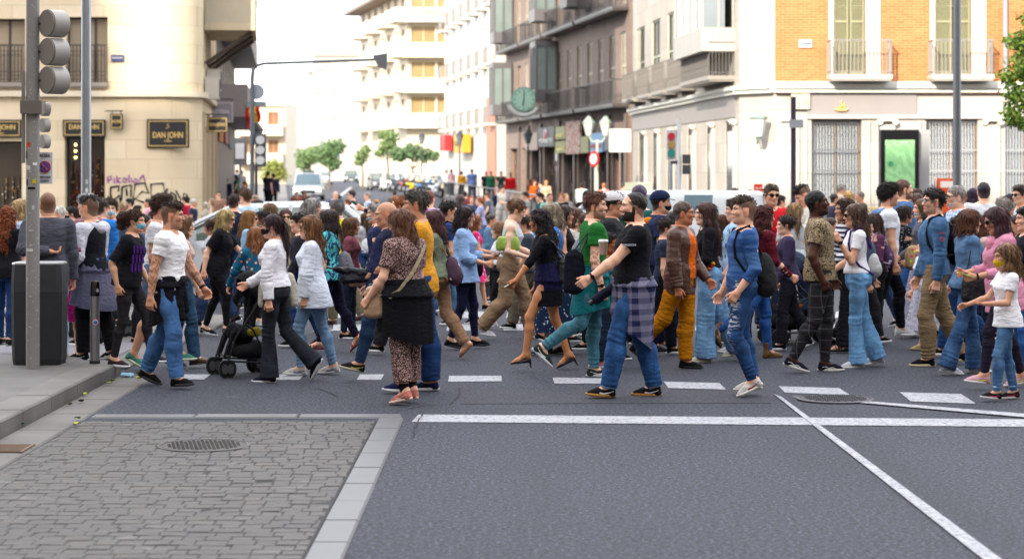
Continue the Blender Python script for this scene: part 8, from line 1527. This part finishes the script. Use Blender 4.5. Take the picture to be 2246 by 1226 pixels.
bag(pi, 'large black leather bucket bag on the denim jacket woman', '#17171c', (.0, -.24, .0), (.14, .05, .15), [(.09, -.23, .1), (.02, -.2, .4), (-.03, -.14, .49), (-.05, -.21, .4), (-.1, -.23, .1)], flap=False)
pi = person('woman in a pink wrap coat and scarf with long plum hair reading her phone', 2184, 457, 18.9, 184, (26, 6, -6), (-6, -20, 12), sex='f', lean=6, head=(0, 14, 0), fat=1.14, aL=(14, 10, 80, -6), aR=(16, 8, 84, -14), skin='tan', hair=('straight', '#331a20', .4, '#5a303a'), topw=('long', ('cloth', '#d48ea8'), dict(hem=-.2, ease=.04, hemw=.02, sleeve=1.6)), bot=('leggings', ('cloth', '#241c2c')), shoe=('sneak', '#d0a0ac', '#d8d4d4', '#c8c850'), extra=[('shades',), ('scarf', ('cloth', '#cc8298')), ('watch', 'L', '#241c20')])
phone(pi, 'L', 'phone in a pale green case read by the pink coat woman', '#a8c850')
pi = person('little girl with a yellow mask, white t-shirt and jeans holding one arm across her belly', 2206, 536, 17.95, 186, (18, 2, -6), (-4, -12, 4), sex='f', hs=1.22, lean=0, head=(0, 2, 0), skin='tan', aL=(16, 10, 86, -34), aR=(36, 6, 70, 10), hair=('bob', '#5a3824', .19, '#a07850'), topw=('tee', ('cloth', '#eeeef4'), dict(hem=-.1, ease=.03, hemw=.02)), bot=('slim', ('denim', '#40689a', '#6a90b4'), dict(waist=.03)), shoe=('sneak', '#17171c', '#c8c0c4', '#b83a5a~'), extra=[('mask', '#d8b818'), ('sock', ('cloth', '#b8c4e0'))])
pi = person('man seen from behind in a white t-shirt over the pink coat woman', 2158, 400, 27.6, 80, *stand, skin='fair', hair=('crop', '#1f1a24'), topw=('tee', ('cloth', '#d8d8de'), dict(hem=-.05, ease=.03)), bot=('straight', DJEAN))
pi = person('silver haired woman with a clawed bun and earring looking down at her hands', 2206, 438, 24.4, 0, *stand, sex='f', head=(0, 22, 0), aR=(20, 8, 95, -10), hair=('bun', '#7a7068', .2, '#b0a89c'), topw=('long', ('cloth', '#c8ccd8')), bot=('slim', DJEAN))
pi = person('dark haired woman with sunglasses behind the silver haired woman', 2222, 427, 28.5, 0, *stand, sex='f', skin='olive', hair=('bun', '#1f1c28'), topw=('long', ('cloth', '#b8c0c8')), bot=('slim', DJEAN), extra=[('shades',)])
pi = person('broad man in a black t-shirt at the right edge of the view', 2252, 455, 19.6, 184, (10, 0, 0), (-10, -16, 10), fat=1.2, aL=(5, 14, 30, 0), hair=('short', '#1f1a18'), topw=('tee', ('cloth', '#17181f'), dict(hem=-.06, ease=.03)), bot=('straight', ('denim', '#2c5a9a')), shoe=('sneak', '#c89a8a', '#d8d0d0', '#b83a4a'))
pi = person('man with sunglasses and a dotted white shirt at the top right of the crowd', 2238, 408, 27.0, 200, *stand, hair=('short', '#3a2c24'), topw=('long', ('dots', '#c8c8cc', '#4a4a5a', None, 2)), bot=('straight', DJEAN), extra=[('shades',)])
# pointing person behind the bald man
pi = person('auburn haired person pointing up the street with an outstretched dark sleeve', 876, 431, 27.2, 178, *stand, sex='f', aL=(98, 4, 118, 4), aR=(5, 8, 20, 4), cur=(50, 35), hair=('bun', '#7a3c1c', .2, '#b06a38'), topw=('long', ('cloth', '#1f2038'), dict(hem=-.06)), bot=('slim', DJEAN))
pi = person('grey haired man with a pale mask on his neck behind the bald man', 824, 448, 24.2, 184, *stand, hair=('short', '#8a8886', 0, '#b8b6b4'), topw=('long', ('cloth', '#2c3458')), bot=('straight', DJEAN), extra=[('mask', '#b0c8d8', .03)])
pi = person('woman with long straight brown hair behind the masked grey haired man', 803, 466, 31, 120, *stand, sex='f', hair=('straight', '#4a3024', .3, '#7a583c'), topw=('tee', ('cloth', '#c8ccd0')), bot=('slim', ('denim', '#25406a')))
# ============================================================ far side of the crossing
w1 = ((22, 8, -4), (-16, -34, 30)); w2 = ((12, 2, 0), (-12, -24, 18))
pi = person('brown ponytailed woman in a white blouse in the far middle of the road', 762, 437, 46, 180, *w1, sex='f', hair=('pony', '#5a3420', .3), aL=(10, 8, 70, 0), topw=('long', ('cloth', '#d8dce0'), dict(hem=-.02, ease=.03)), bot=('loose', ('cloth', '#a07c64')), shoe=('sneak', '#ddd', '#ddd'))
pi = person('man in a dark green t-shirt with sunglasses walking behind the white blouse woman', 771, 418, 47, 180, *w2, hair=('short', '#241c18'), topw=('tee', ('cloth', '#1c3c34'), dict(hem=-.04, ease=.03)), bot=('straight', ('cloth', '#8a8478')), extra=[('shades',)])
pi = person('woman in a white top and dark jeans striding behind the ponytailed woman', 788, 446, 42, 180, *w1, sex='f', hair=('long', '#4a3024', .26), aL=(25, 8, 40, 0), topw=('tee', ('cloth', '#cfd8d8'), dict(hem=-.02, ease=.03)), bot=('slim', ('denim', '#22385c')), shoe=('sneak', '#ddd', '#ddd'))
pi = person('bald man in a blue grey shirt coming towards the camera on the far road', 736, 420, 55, -90, *w2, hair=('bald', '#6a5040'), topw=('tee', ('cloth', '#4a5c80')), bot=('straight', DJEAN))
pi = person('grey haired man in a pale blue shirt under the pointing hand', 806, 422, 50, 180, *w2, hair=('crop', '#8a8078'), topw=('long', ('cloth', '#a8c0d8')), bot=('straight', DJEAN))
pi = person('fair child face low under the pointing arm', 824, 438, 48, 180, *stand, sex='f', hair=('bob', '#a07040', .12), topw=('tee', ('cloth', '#b8a898')), bot=('slim', JEAN))
pi = person('man in a white t-shirt with a navy sling on the far right pavement', 1100, 408, 62, -20, *w2, aR=(20, 8, 80, -20), hair=('short', '#2c221e'), topw=('tee', ('cloth', '#d0d2cc'), dict(hem=-.05, ease=.04)), bot=('straight', ('cloth', '#c0bcb4')))
bag(pi, 'navy sling bag across the white t-shirt man', ('cloth', '#1c2440'), (-.16, .0, .25), (.1, .14, .17), [(-.1, .1, .4), (.05, .1, .45), (.1, -.1, .2)], name='sling_bag')
pi = person('auburn woman in a lilac t-shirt with her hair up, beyond the phone reader', 1052, 433, 46, 185, *w2, sex='f', hair=('pony', '#8a4a2c', .15), aL=(20, 10, 60, 0), topw=('tee', ('cloth', '#9aa0c8'), dict(hem=-.04, ease=.03)), bot=('slim', ('denim', '#5a7aa8')))
pi = person('auburn woman facing the camera left of the lilac t-shirt', 1034, 430, 50, -85, *w2, sex='f', hair=('long', '#8a4a28', .2), topw=('long', ('cloth', '#3a4460')), bot=('slim', DJEAN))
pi = person('dark hooded person before the railing left of the auburn women', 974, 436, 55, -60, *stand, sex='f', skin='olive', hair=('long', '#1c1a1c', .22), topw=('long', ('cloth', '#2a2c30')), bot=('slim', BLKC))
pi = person('woman in a pink flowered dress holding her phone behind the dark bob woman', 1044, 474, 29, 10, *w1, sex='f', skin='tan', hair=('long', '#7a4428', .3), aR=(10, 8, 80, 0), topw=('tee', ('flowers', '#c82c6a', '#e0a8c0', '#e8c8d0', 1), dict(hem=0)), bot=('skirt', ('flowers', '#c82c6a', '#e0a8c0', '#e8c8d0', 1), dict(z1=-.4, w1=.24)), shoe=('sneak', '#15151a', '#15151a'))
pi = person('child in lime shorts and navy leggings beyond the dark bob woman', 985, 535, 28, 0, *w1, hs=1.2, hair=('short', '#3a2a20'), topw=('tee', ('cloth', '#a8c02c'), dict(hem=-.06, ease=.04)), bot=('straight', ('denim', '#1c3a66')), shoe=('sneak', '#141418', '#444'))
bag(pi, 'black soft bag carried low behind the dark leggings', '#121214', (-.2, -.1, -.1), (.12, .06, .1), None, kind='cloth')
pi = person('light haired woman in pale blue between the bun haired woman and the navy dress', 1166, 470, 27, 0, *stand, sex='f', hair=('long', '#8a5434', .22), topw=('long', ('cloth', '#a0bcd8')), bot=('loose', ('cloth', '#8a7460')), shoe=('sneak', '#2a1c18', '#c85a1c'))
# clusters further off (feet hidden, small in the picture)
FAR = [  # px, top, Y, heading, sex, hair, top colour, trousers, label, z0
 (284, 437, 42, 200, 'm', '#1c2430', '#3a5078', '#222', 'man in a dark cap and blue jacket before the graffiti', 0), (324, 436, 44, 190, 'm', '#2a201c', '#d8a0b0', '#335', 'slim man in a pink shirt before the graffiti wall', 0), (340, 462, 29, 60, 'f', '#4a1c20', '#8a1420', '#222', 'woman in a red tartan shirt behind the white t-shirts', 0), (407, 432, 50, 160, 'f', '#1c1618', '#b8203c', '#333', 'person in a crimson top at the end of the graffiti', 0), (425, 437, 48, 0, 'm', '#a8a4a0', '#2c344c', '#333', 'white haired man in a navy gilet looking down', 0), (450, 444, 50, 190, 'f', '#b8b0a0', '#b0a898', '#333', 'pale haired woman low behind the white car bonnet', 0),
 (479, 420, 56, -80, 'm', '#3a2a24', '#8a6a5a', '#333', 'man with sunglasses and tan skin above the white car windscreen', 0), (268, 446, 38, 200, 'f', '#a08868', '#c8a0a8', '#333', 'fair haired woman left of the dark cap man', 0), (302, 452, 40, 20, 'm', '#1c1614', '#3a3a44', '#333', 'dark haired man crouched behind the dark cap man', 0), (463, 436, 60, 190, 'm', '#8a827c', '#b8b8bc', '#333', 'grey haired pedestrian by the shop side wall', 0), (558, 428, 44, 200, 'm', '#8a7464', '#c8a890', '#333', 'balding man right behind the pale blue shirt man', 0),
 (497, 392, 88, 90, 'm', '#1c1614', '#1c2438', '#222', 'man in a dark suit among the side street shoppers', .12), (517, 384, 95, 200, 'f', '#2a1c18', '#1a6a4a', '#222', 'person in a green top among the side street shoppers', .12), (506, 376, 105, -60, 'm', '#2a1c18', '#a0a8c8', '#222', 'man in a lilac shirt among the side street shoppers', .12), (536, 398, 78, 190, 'f', '#1a1412', '#a87c3c', '#222', 'dark haired woman in ochre near the mast pole', .12), (530, 374, 100, 90, 'f', '#3a2018', '#c8c8d0', '#222', 'woman in white among the side street shoppers', .12), (482, 380, 100, -80, 'm', '#3a2a20', '#8890a8', '#333', 'man in grey blue beside the poster board', .12), (520, 372, 120, 90, 'm', '#2a201c', '#3a78a8', '#222', 'distant man in bright blue along the side street', .12),
 (588, 376, 84, 60, 'f', '#14141c', '#20222e', '#16161c', 'tall person in a long dark coat at the mouth of the street', .12), (600, 380, 90, 90, 'm', '#2a2220', '#2c3040', '#222', 'dark dressed person beside the long coat', .12),
 (1035, 371, 112, 100, 'm', '#3a2c28', '#6a88c8', '#26345a', 'man in a cornflower blue shirt on the far right pavement', .12), (1013, 376, 118, 80, 'm', '#2a201c', '#c88a1c', '#333', 'person in an ochre jacket left of the cornflower shirt', .12), (1066, 376, 112, -90, 'm', '#2a1c18', '#20242c', '#222', 'man in a charcoal coat walking with the green top person', .12), (1077, 376, 108, -80, 'f', '#3a2420', '#2a6a4c', '#4a5a6a', 'woman in a green top beside the charcoal coat man', .12), (1099, 376, 104, -90, 'm', '#2a201c', '#3a4440', '#3a3c48', 'man in a striped dark sweater left of the red shirt', .12),
 (1120, 379, 98, -85, 'm', '#221a16', '#d01c24', '#c8c8d0', 'man in a vivid red shirt and open black jacket', .12), (990, 372, 125, 90, 'f', '#3a2820', '#d0a8b0', '#333', 'woman in pale pink far along the right pavement', .12), (978, 374, 130, 90, 'm', '#2a2420', '#c8ccd0', '#333', 'man in white far along the right pavement', .12),
 (1160, 392, 88, 200, 'f', '#6a4a34', '#7a4a3c', '#333', 'woman in rust brown before the dark shop windows', .12), (1172, 396, 80, -60, 'f', '#5a2c1c', '#a8541c', '#333', 'red haired woman in orange before the dark shops', .12), (1186, 400, 78, 190, 'm', '#2a201c', '#5a70a0', '#222', 'man in faded blue before the dark shops', .12), (1198, 396, 76, -90, 'f', '#a87840', '#c8a888', '#333', 'golden haired woman in beige before the dark shops', .12), (1152, 422, 52, 200, 'm', '#3a2c24', '#8a8a88', '#333', 'man in grey with brown hair over the tank top woman', 0), (1184, 424, 48, 190, 'm', '#161418', '#2c4a50', '#222', 'dark hooded man facing left between the far women', 0), (1206, 424, 47, -70, 'm', '#4a342c', '#8ab0a0', '#222', 'balding man in pale green behind the black haired woman', 0),
 (1230, 424, 50, -85, 'f', '#8a5430', '#1c1a1c', '#222', 'auburn woman facing the camera over the folded arms woman', 0), (1242, 426, 54, -70, 'f', '#a8805c', '#8a8a8c', '#222', 'fair woman just behind the auburn woman facing the camera', 0), (1276, 402, 70, 80, 'm', '#1c1614', '#b8c4c4', '#a0a8a8', 'person with a pale rucksack seen from behind by the shops', .12), (1288, 418, 42, 90, 'f', '#1c1614', '#1a1a1e', '#222', 'woman in black with dark hair left of the auburn man', 0), (1325, 402, 66, 90, 'f', '#a86a44', '#c87878', '#888', 'woman in a salmon pink coat seen from behind above the men', .12), (1345, 418, 40, 90, 'm', '#b0a0a0', '#6a6a70', '#222', 'pale haired man just over the white cap', 0), (1368, 402, 66, 20, 'm', '#2a2a22', '#7a8480', '#444', 'short haired man in grey green before the orange doorway', .12),
 (1612, 414, 44, 90, 'm', '#1c1814', '#4a4a50', '#222', 'dark haired man glimpsed over the white taxi', 0), (1646, 416, 48, 0, 'm', '#241c18', '#3a3a44', '#222', 'young man with dark hair left of the red sign', 0), (1661, 422, 46, 190, 'm', '#c0a898', '#2c50a0', '#222', 'balding man in royal blue under the red sign', 0), (1712, 430, 36, 20, 'm', '#2a201c', '#d0443c', '#222', 'person glimpsed behind the red t-shirt man', 0), (1830, 425, 40, 20, 'm', '#2a201c', '#3a3a4c', '#222', 'dark curly head between the patterned shirt man and the brown curls', 0),
 (1845, 406, 50, 0, 'm', '#8a8680', '#c0a894', '#333', 'grey haired man with sunglasses beyond the tall patterned shirt man', 0), (1860, 420, 44, 200, 'f', '#c09a60', '#c8b090', '#333', 'blonde woman beyond the grey haired man with sunglasses', 0), (1886, 420, 42, 190, 'm', '#6a625a', '#5a5248', '#333', 'shaggy grey man left of the yellow barrier', 0), (2008, 414, 38, 180, 'f', '#4a3428', '#6a5a50', '#222', 'brown haired woman behind the ginger bearded man', 0), (2120, 424, 40, 0, 'f', '#c07858', '#c84a3c', '#222', 'pink faced person beneath the orange cash machine', 0), (2134, 414, 36, 90, 'f', '#2a1430', '#3a2a50', '#222', 'dark haired person left of the white t-shirt back', 0), (1020, 420, 60, 100, 'm', '#2a1c18', '#8a3a4a', '#333', 'man in maroon between the railing and the crowd', 0), (1068, 424, 58, 190, 'm', '#3a2a20', '#5a6a7a', '#333', 'man in slate grey by the end of the railing', 0), (650, 420, 70, -80, 'm', '#4a3a34', '#8a5a4c', '#333', 'pair of heads over the white car roof, the left one', 0), (668, 418, 72, -80, 'f', '#3a2a24', '#6a4c44', '#333', 'pair of heads over the white car roof, the right one', 0),
 (745, 428, 60, 60, 'f', '#3a2a20', '#5a6a90', '#333', 'small woman in dusty blue just right of the balding road walker', 0), (866, 418, 64, 90, 'm', '#4a342c', '#7a6a60', '#333', 'distant man over the auburn hair of the pointing person', 0), (1560, 420, 45, 180, 'm', '#3a2c28', '#2c2c34', '#222', 'driver-side pedestrian hidden behind the taxi roof', 0), (2236, 430, 30, 180, 'f', '#5a4438', '#b8bcc8', '#222', 'woman in pale grey at the far right behind the crowd', 0)]
FAR += [(318, 470, 23.6, 0, 'm', '#2a201c', '#3a4a6a', '#1c1c22', 'man in steel blue walking behind the curly ponytailed woman', 0), (462, 482, 26, 180, 'f', '#3a2418', '#b8b8c0', '#2a3a5a', 'woman in pale grey walking between the two blondes', 0), (655, 470, 23.2, 182, 'm', '#1c1614', '#2c2c38', '#26406a', 'man in charcoal walking just behind the brown haired woman', 0), (772, 478, 24.4, 0, 'f', '#5a3a24', '#7a4450', '#20263a', 'woman in dusty rose behind the grey rucksack', 0), (866, 470, 22.4, 180, 'm', '#2a201c', '#4a5a58', '#2c2c30', 'man in slate green hidden behind the bald man', 0), (1000, 476, 26.4, 182, 'f', '#2a1a16', '#a84a4a', '#1c2a44', 'woman in brick red between the navy backpack and the blue shirt', 0), (1078, 470, 31, 0, 'm', '#3a2c24', '#5a7a9a', '#3a3a40', 'man in cadet blue far behind the held phone', 0), (1150, 476, 25.6, 182, 'm', '#241c1a', '#36404c', '#6a6254', 'man in dark slate and khaki behind the camel trousers', 0), (1222, 474, 25.2, 0, 'f', '#3c2418', '#c0b8b0', '#30486c', 'woman in oatmeal behind the floral skirt', 0), (1282, 468, 23, 182, 'f', '#4a3020', '#6a7a8a', '#16161c', 'woman in grey blue tucked behind the green t-shirt man', 0), (1428, 470, 25.6, 180, 'm', '#1c1816', '#8a8c90', '#22304a', 'man in mid grey between the bearded man and the officer', 0), (1462, 480, 22.2, 0, 'm', '#2a201a', '#2a3248', '#14161f', 'man in midnight blue right behind the leather jacket', 0), (1585, 472, 23.8, 0, 'f', '#50301e', '#d0ccc8', '#34507a', 'woman in off white behind the wide pale jeans', 0), (1655, 478, 24, 180, 'm', '#201a18', '#585c54', '#22242c', 'man in moss grey behind the blue sweater', 0), (1722, 474, 22.8, 182, 'f', '#2a1c18', '#3c3450', '#20202a', 'woman in aubergine by the dark pushchair', 0), (1822, 478, 24.4, 0, 'm', '#3a2c22', '#7c6a54', '#1c1e26', 'man in tan behind the checked trousers', 0), (1898, 480, 23.4, 0, 'm', '#2a2220', '#44546a', '#26262c', 'man in blue slate behind the lilac backpack', 0), (1932, 476, 26, 180, 'f', '#4a2e22', '#9a8478', '#2a3c5c', 'woman in fawn behind the white polo man', 0), (2072, 470, 24.8, 0, 'f', '#302020', '#7c8ca0', '#181820', 'woman in fog blue behind the black backpack', 0), (2100, 478, 22, 180, 'm', '#241a18', '#30405c', '#23406e', 'man in indigo just behind the denim jacket woman', 0), (2160, 474, 22.6, 0, 'f', '#5a3828', '#c4a8a0', '#24304c', 'woman in blush behind the pink coat', 0), (2228, 472, 22, 182, 'm', '#2a2020', '#48506a', '#2c4a80', 'man in dusk blue behind the girl with the yellow mask', 0)]
BOTS = ['straight', 'slim', 'loose']
for i, (px, top, Y, hd, sx, hc_, tc, bc, lb, z0) in enumerate(FAR):
    walk = [w2, stand, w1][i % 3]; hs_ = {'f': ['long', 'bob', 'pony', 'bun'][i % 4], 'm': ['short', 'crop', 'side'][i % 3]}[sx]
    bc = bc if len(bc) == 7 else '#'+''.join(c*2 for c in bc[1:])
    person(lb, px, top, Y, hd, *walk, sex=sx, fat=[1., 1.08, 1.15][i % 3], skin=['fair', 'tan', 'olive'][i % 3], hair=(hs_, hc_), aL=(10, 8, 30, 0), aR=(-5, 8, 12, 4), topw=(['tee', 'long'][i % 2], ('cloth', tc), dict(hem=-.05, ease=.025)), bot=(BOTS[i % 3], ('cloth', bc)), z0=z0, extra=[('shades',)] if 'sunglasses' in lb else [], h=max(.012, .5*Y/FPX*2.2))
# ============================================================ pushchairs
def stroller(label, px, Y, rz, fc='#15151a', ac='#8a7a1c', S=1., z0=0., sx=1.):
    o = empty('stroller', ((px-1123)*Y/FPX, Y, z0), R(rz), label=label, cat='pushchair'); o.scale = (S*sx, S, S); fm = mat('metal', '#2c2c30', rough=.5); cm = mat('cloth', fc)
    for x, y, r_ in ((.36, .2, .085), (.36, -.2, .085), (.28, .2, .085), (.28, -.2, .085), (-.26, .24, .095), (-.26, -.24, .095), (-.32, .18, .09), (-.32, -.18, .09)):
        mb = MB(); mb.disc((x, y, r_), (0, 1, 0), r_, .035, 22); w_ = mb.build('wheel', mat('rubber', '#1c1c20'), o); mb = MB(); mb.disc((x, y, r_), (0, 1, 0), r_*.55, .045, 12); mb.build('rim', mat('paint', '#4a4a50'), w_)
    mb = MB()
    for s in (-1, 1):
        mb.tube([(.33, s*.2, .12), (.2, s*.2, .38), (-.02, s*.22, .6), (-.42, s*.22, 1.06)], .013, 8); mb.tube([(-.28, s*.22, .12), (-.05, s*.21, .45), (.05, s*.2, .5)], .012, 8); mb.tube([(-.28, s*.22, .13), (.33, s*.2, .16)], .01, 6); mb.tube([(-.42, s*.22, 1.06), (-.5, s*.22, 1.04), (-.52, s*.22, .98)], .018, 8)
    mb.tube([(-.28, -.22, .15), (-.28, .22, .15)], .01, 6); mb.tube([(.3, -.2, .2), (.3, .2, .2)], .01, 6); mb.build('frame', fm, o)
    skinmesh('seat', [cone((.14, -.13, .43), (.14, .13, .43), .025, .025, .04), cone((-.04, -.13, .38), (-.04, .13, .38), .035, .035, .04), cone((.14, 0, .42), (-.04, 0, .37), .09, .09, .05), cone((-.2, -.13, .8), (-.2, .13, .8), .025, .025, .04), cone((-.06, -.1, .4), (-.2, -.1, .8), .04, .035, .05), cone((-.06, .1, .4), (-.2, .1, .8), .04, .035, .05), cone((.2, -.1, .4), (.3, -.1, .2), .03, .03, .04), cone((.2, .1, .4), (.3, .1, .2), .03, .03, .04)], .012, cm, o, amp=.01, freq=14)
    skinmesh('canopy', [ell((-.12, 0, .82), (.22, .21, .18), rotm(0, -25), .02)], .012, cm, o, amp=.008, freq=16, subs=[ell((-.02, 0, .74), (.24, .19, .16), rotm(0, -25), .01)])
    skinmesh('basket', [cone((-.2, -.14, .25), (.12, -.14, .24), .08, .06, .04), cone((-.2, .14, .25), (.12, .14, .24), .08, .06, .04), cone((-.2, 0, .25), (.12, 0, .24), .09, .07, .06)], .012, mat('cloth', '#1c1c20'), o, amp=.01, freq=14); skinmesh('pocket', [ell((-.1, -.15, .42), (.11, .025, .05), None, .02), ell((-.1, .15, .42), (.11, .025, .05), None, .02), cone((-.14, -.12, .42), (-.14, .12, .42), .04, .04, .03)], .012, mat('cloth', ac), o, amp=.008, freq=20)
    mb = MB(); mb.box(-.3, -.24, -.26, -.22, .1, .2); mb.box(-.3, -.24, .22, .26, .1, .2); mb.build('brake', mat('gloss', '#a8141c'), o)
    return o
stroller('black folding pushchair with mustard lining pushed ahead of the ponytailed woman', 533, 20.1, 205, S=1.0, sx=.68)
stroller('pale pushchair glimpsed behind the grey rucksack in the road', 805, 29.5, 172, '#b8b8bc', '#c8c8cc')
stroller('dark pushchair with orange trim behind the black backpack and boots', 1752, 23.6, 6, '#2a3448', '#c8701c', 1.05)
stroller('low dark pushchair mostly hidden behind the bollard and hoodie man', 222, 24.4, 10, '#1c1c22', '#3a3a44', 1., .03)
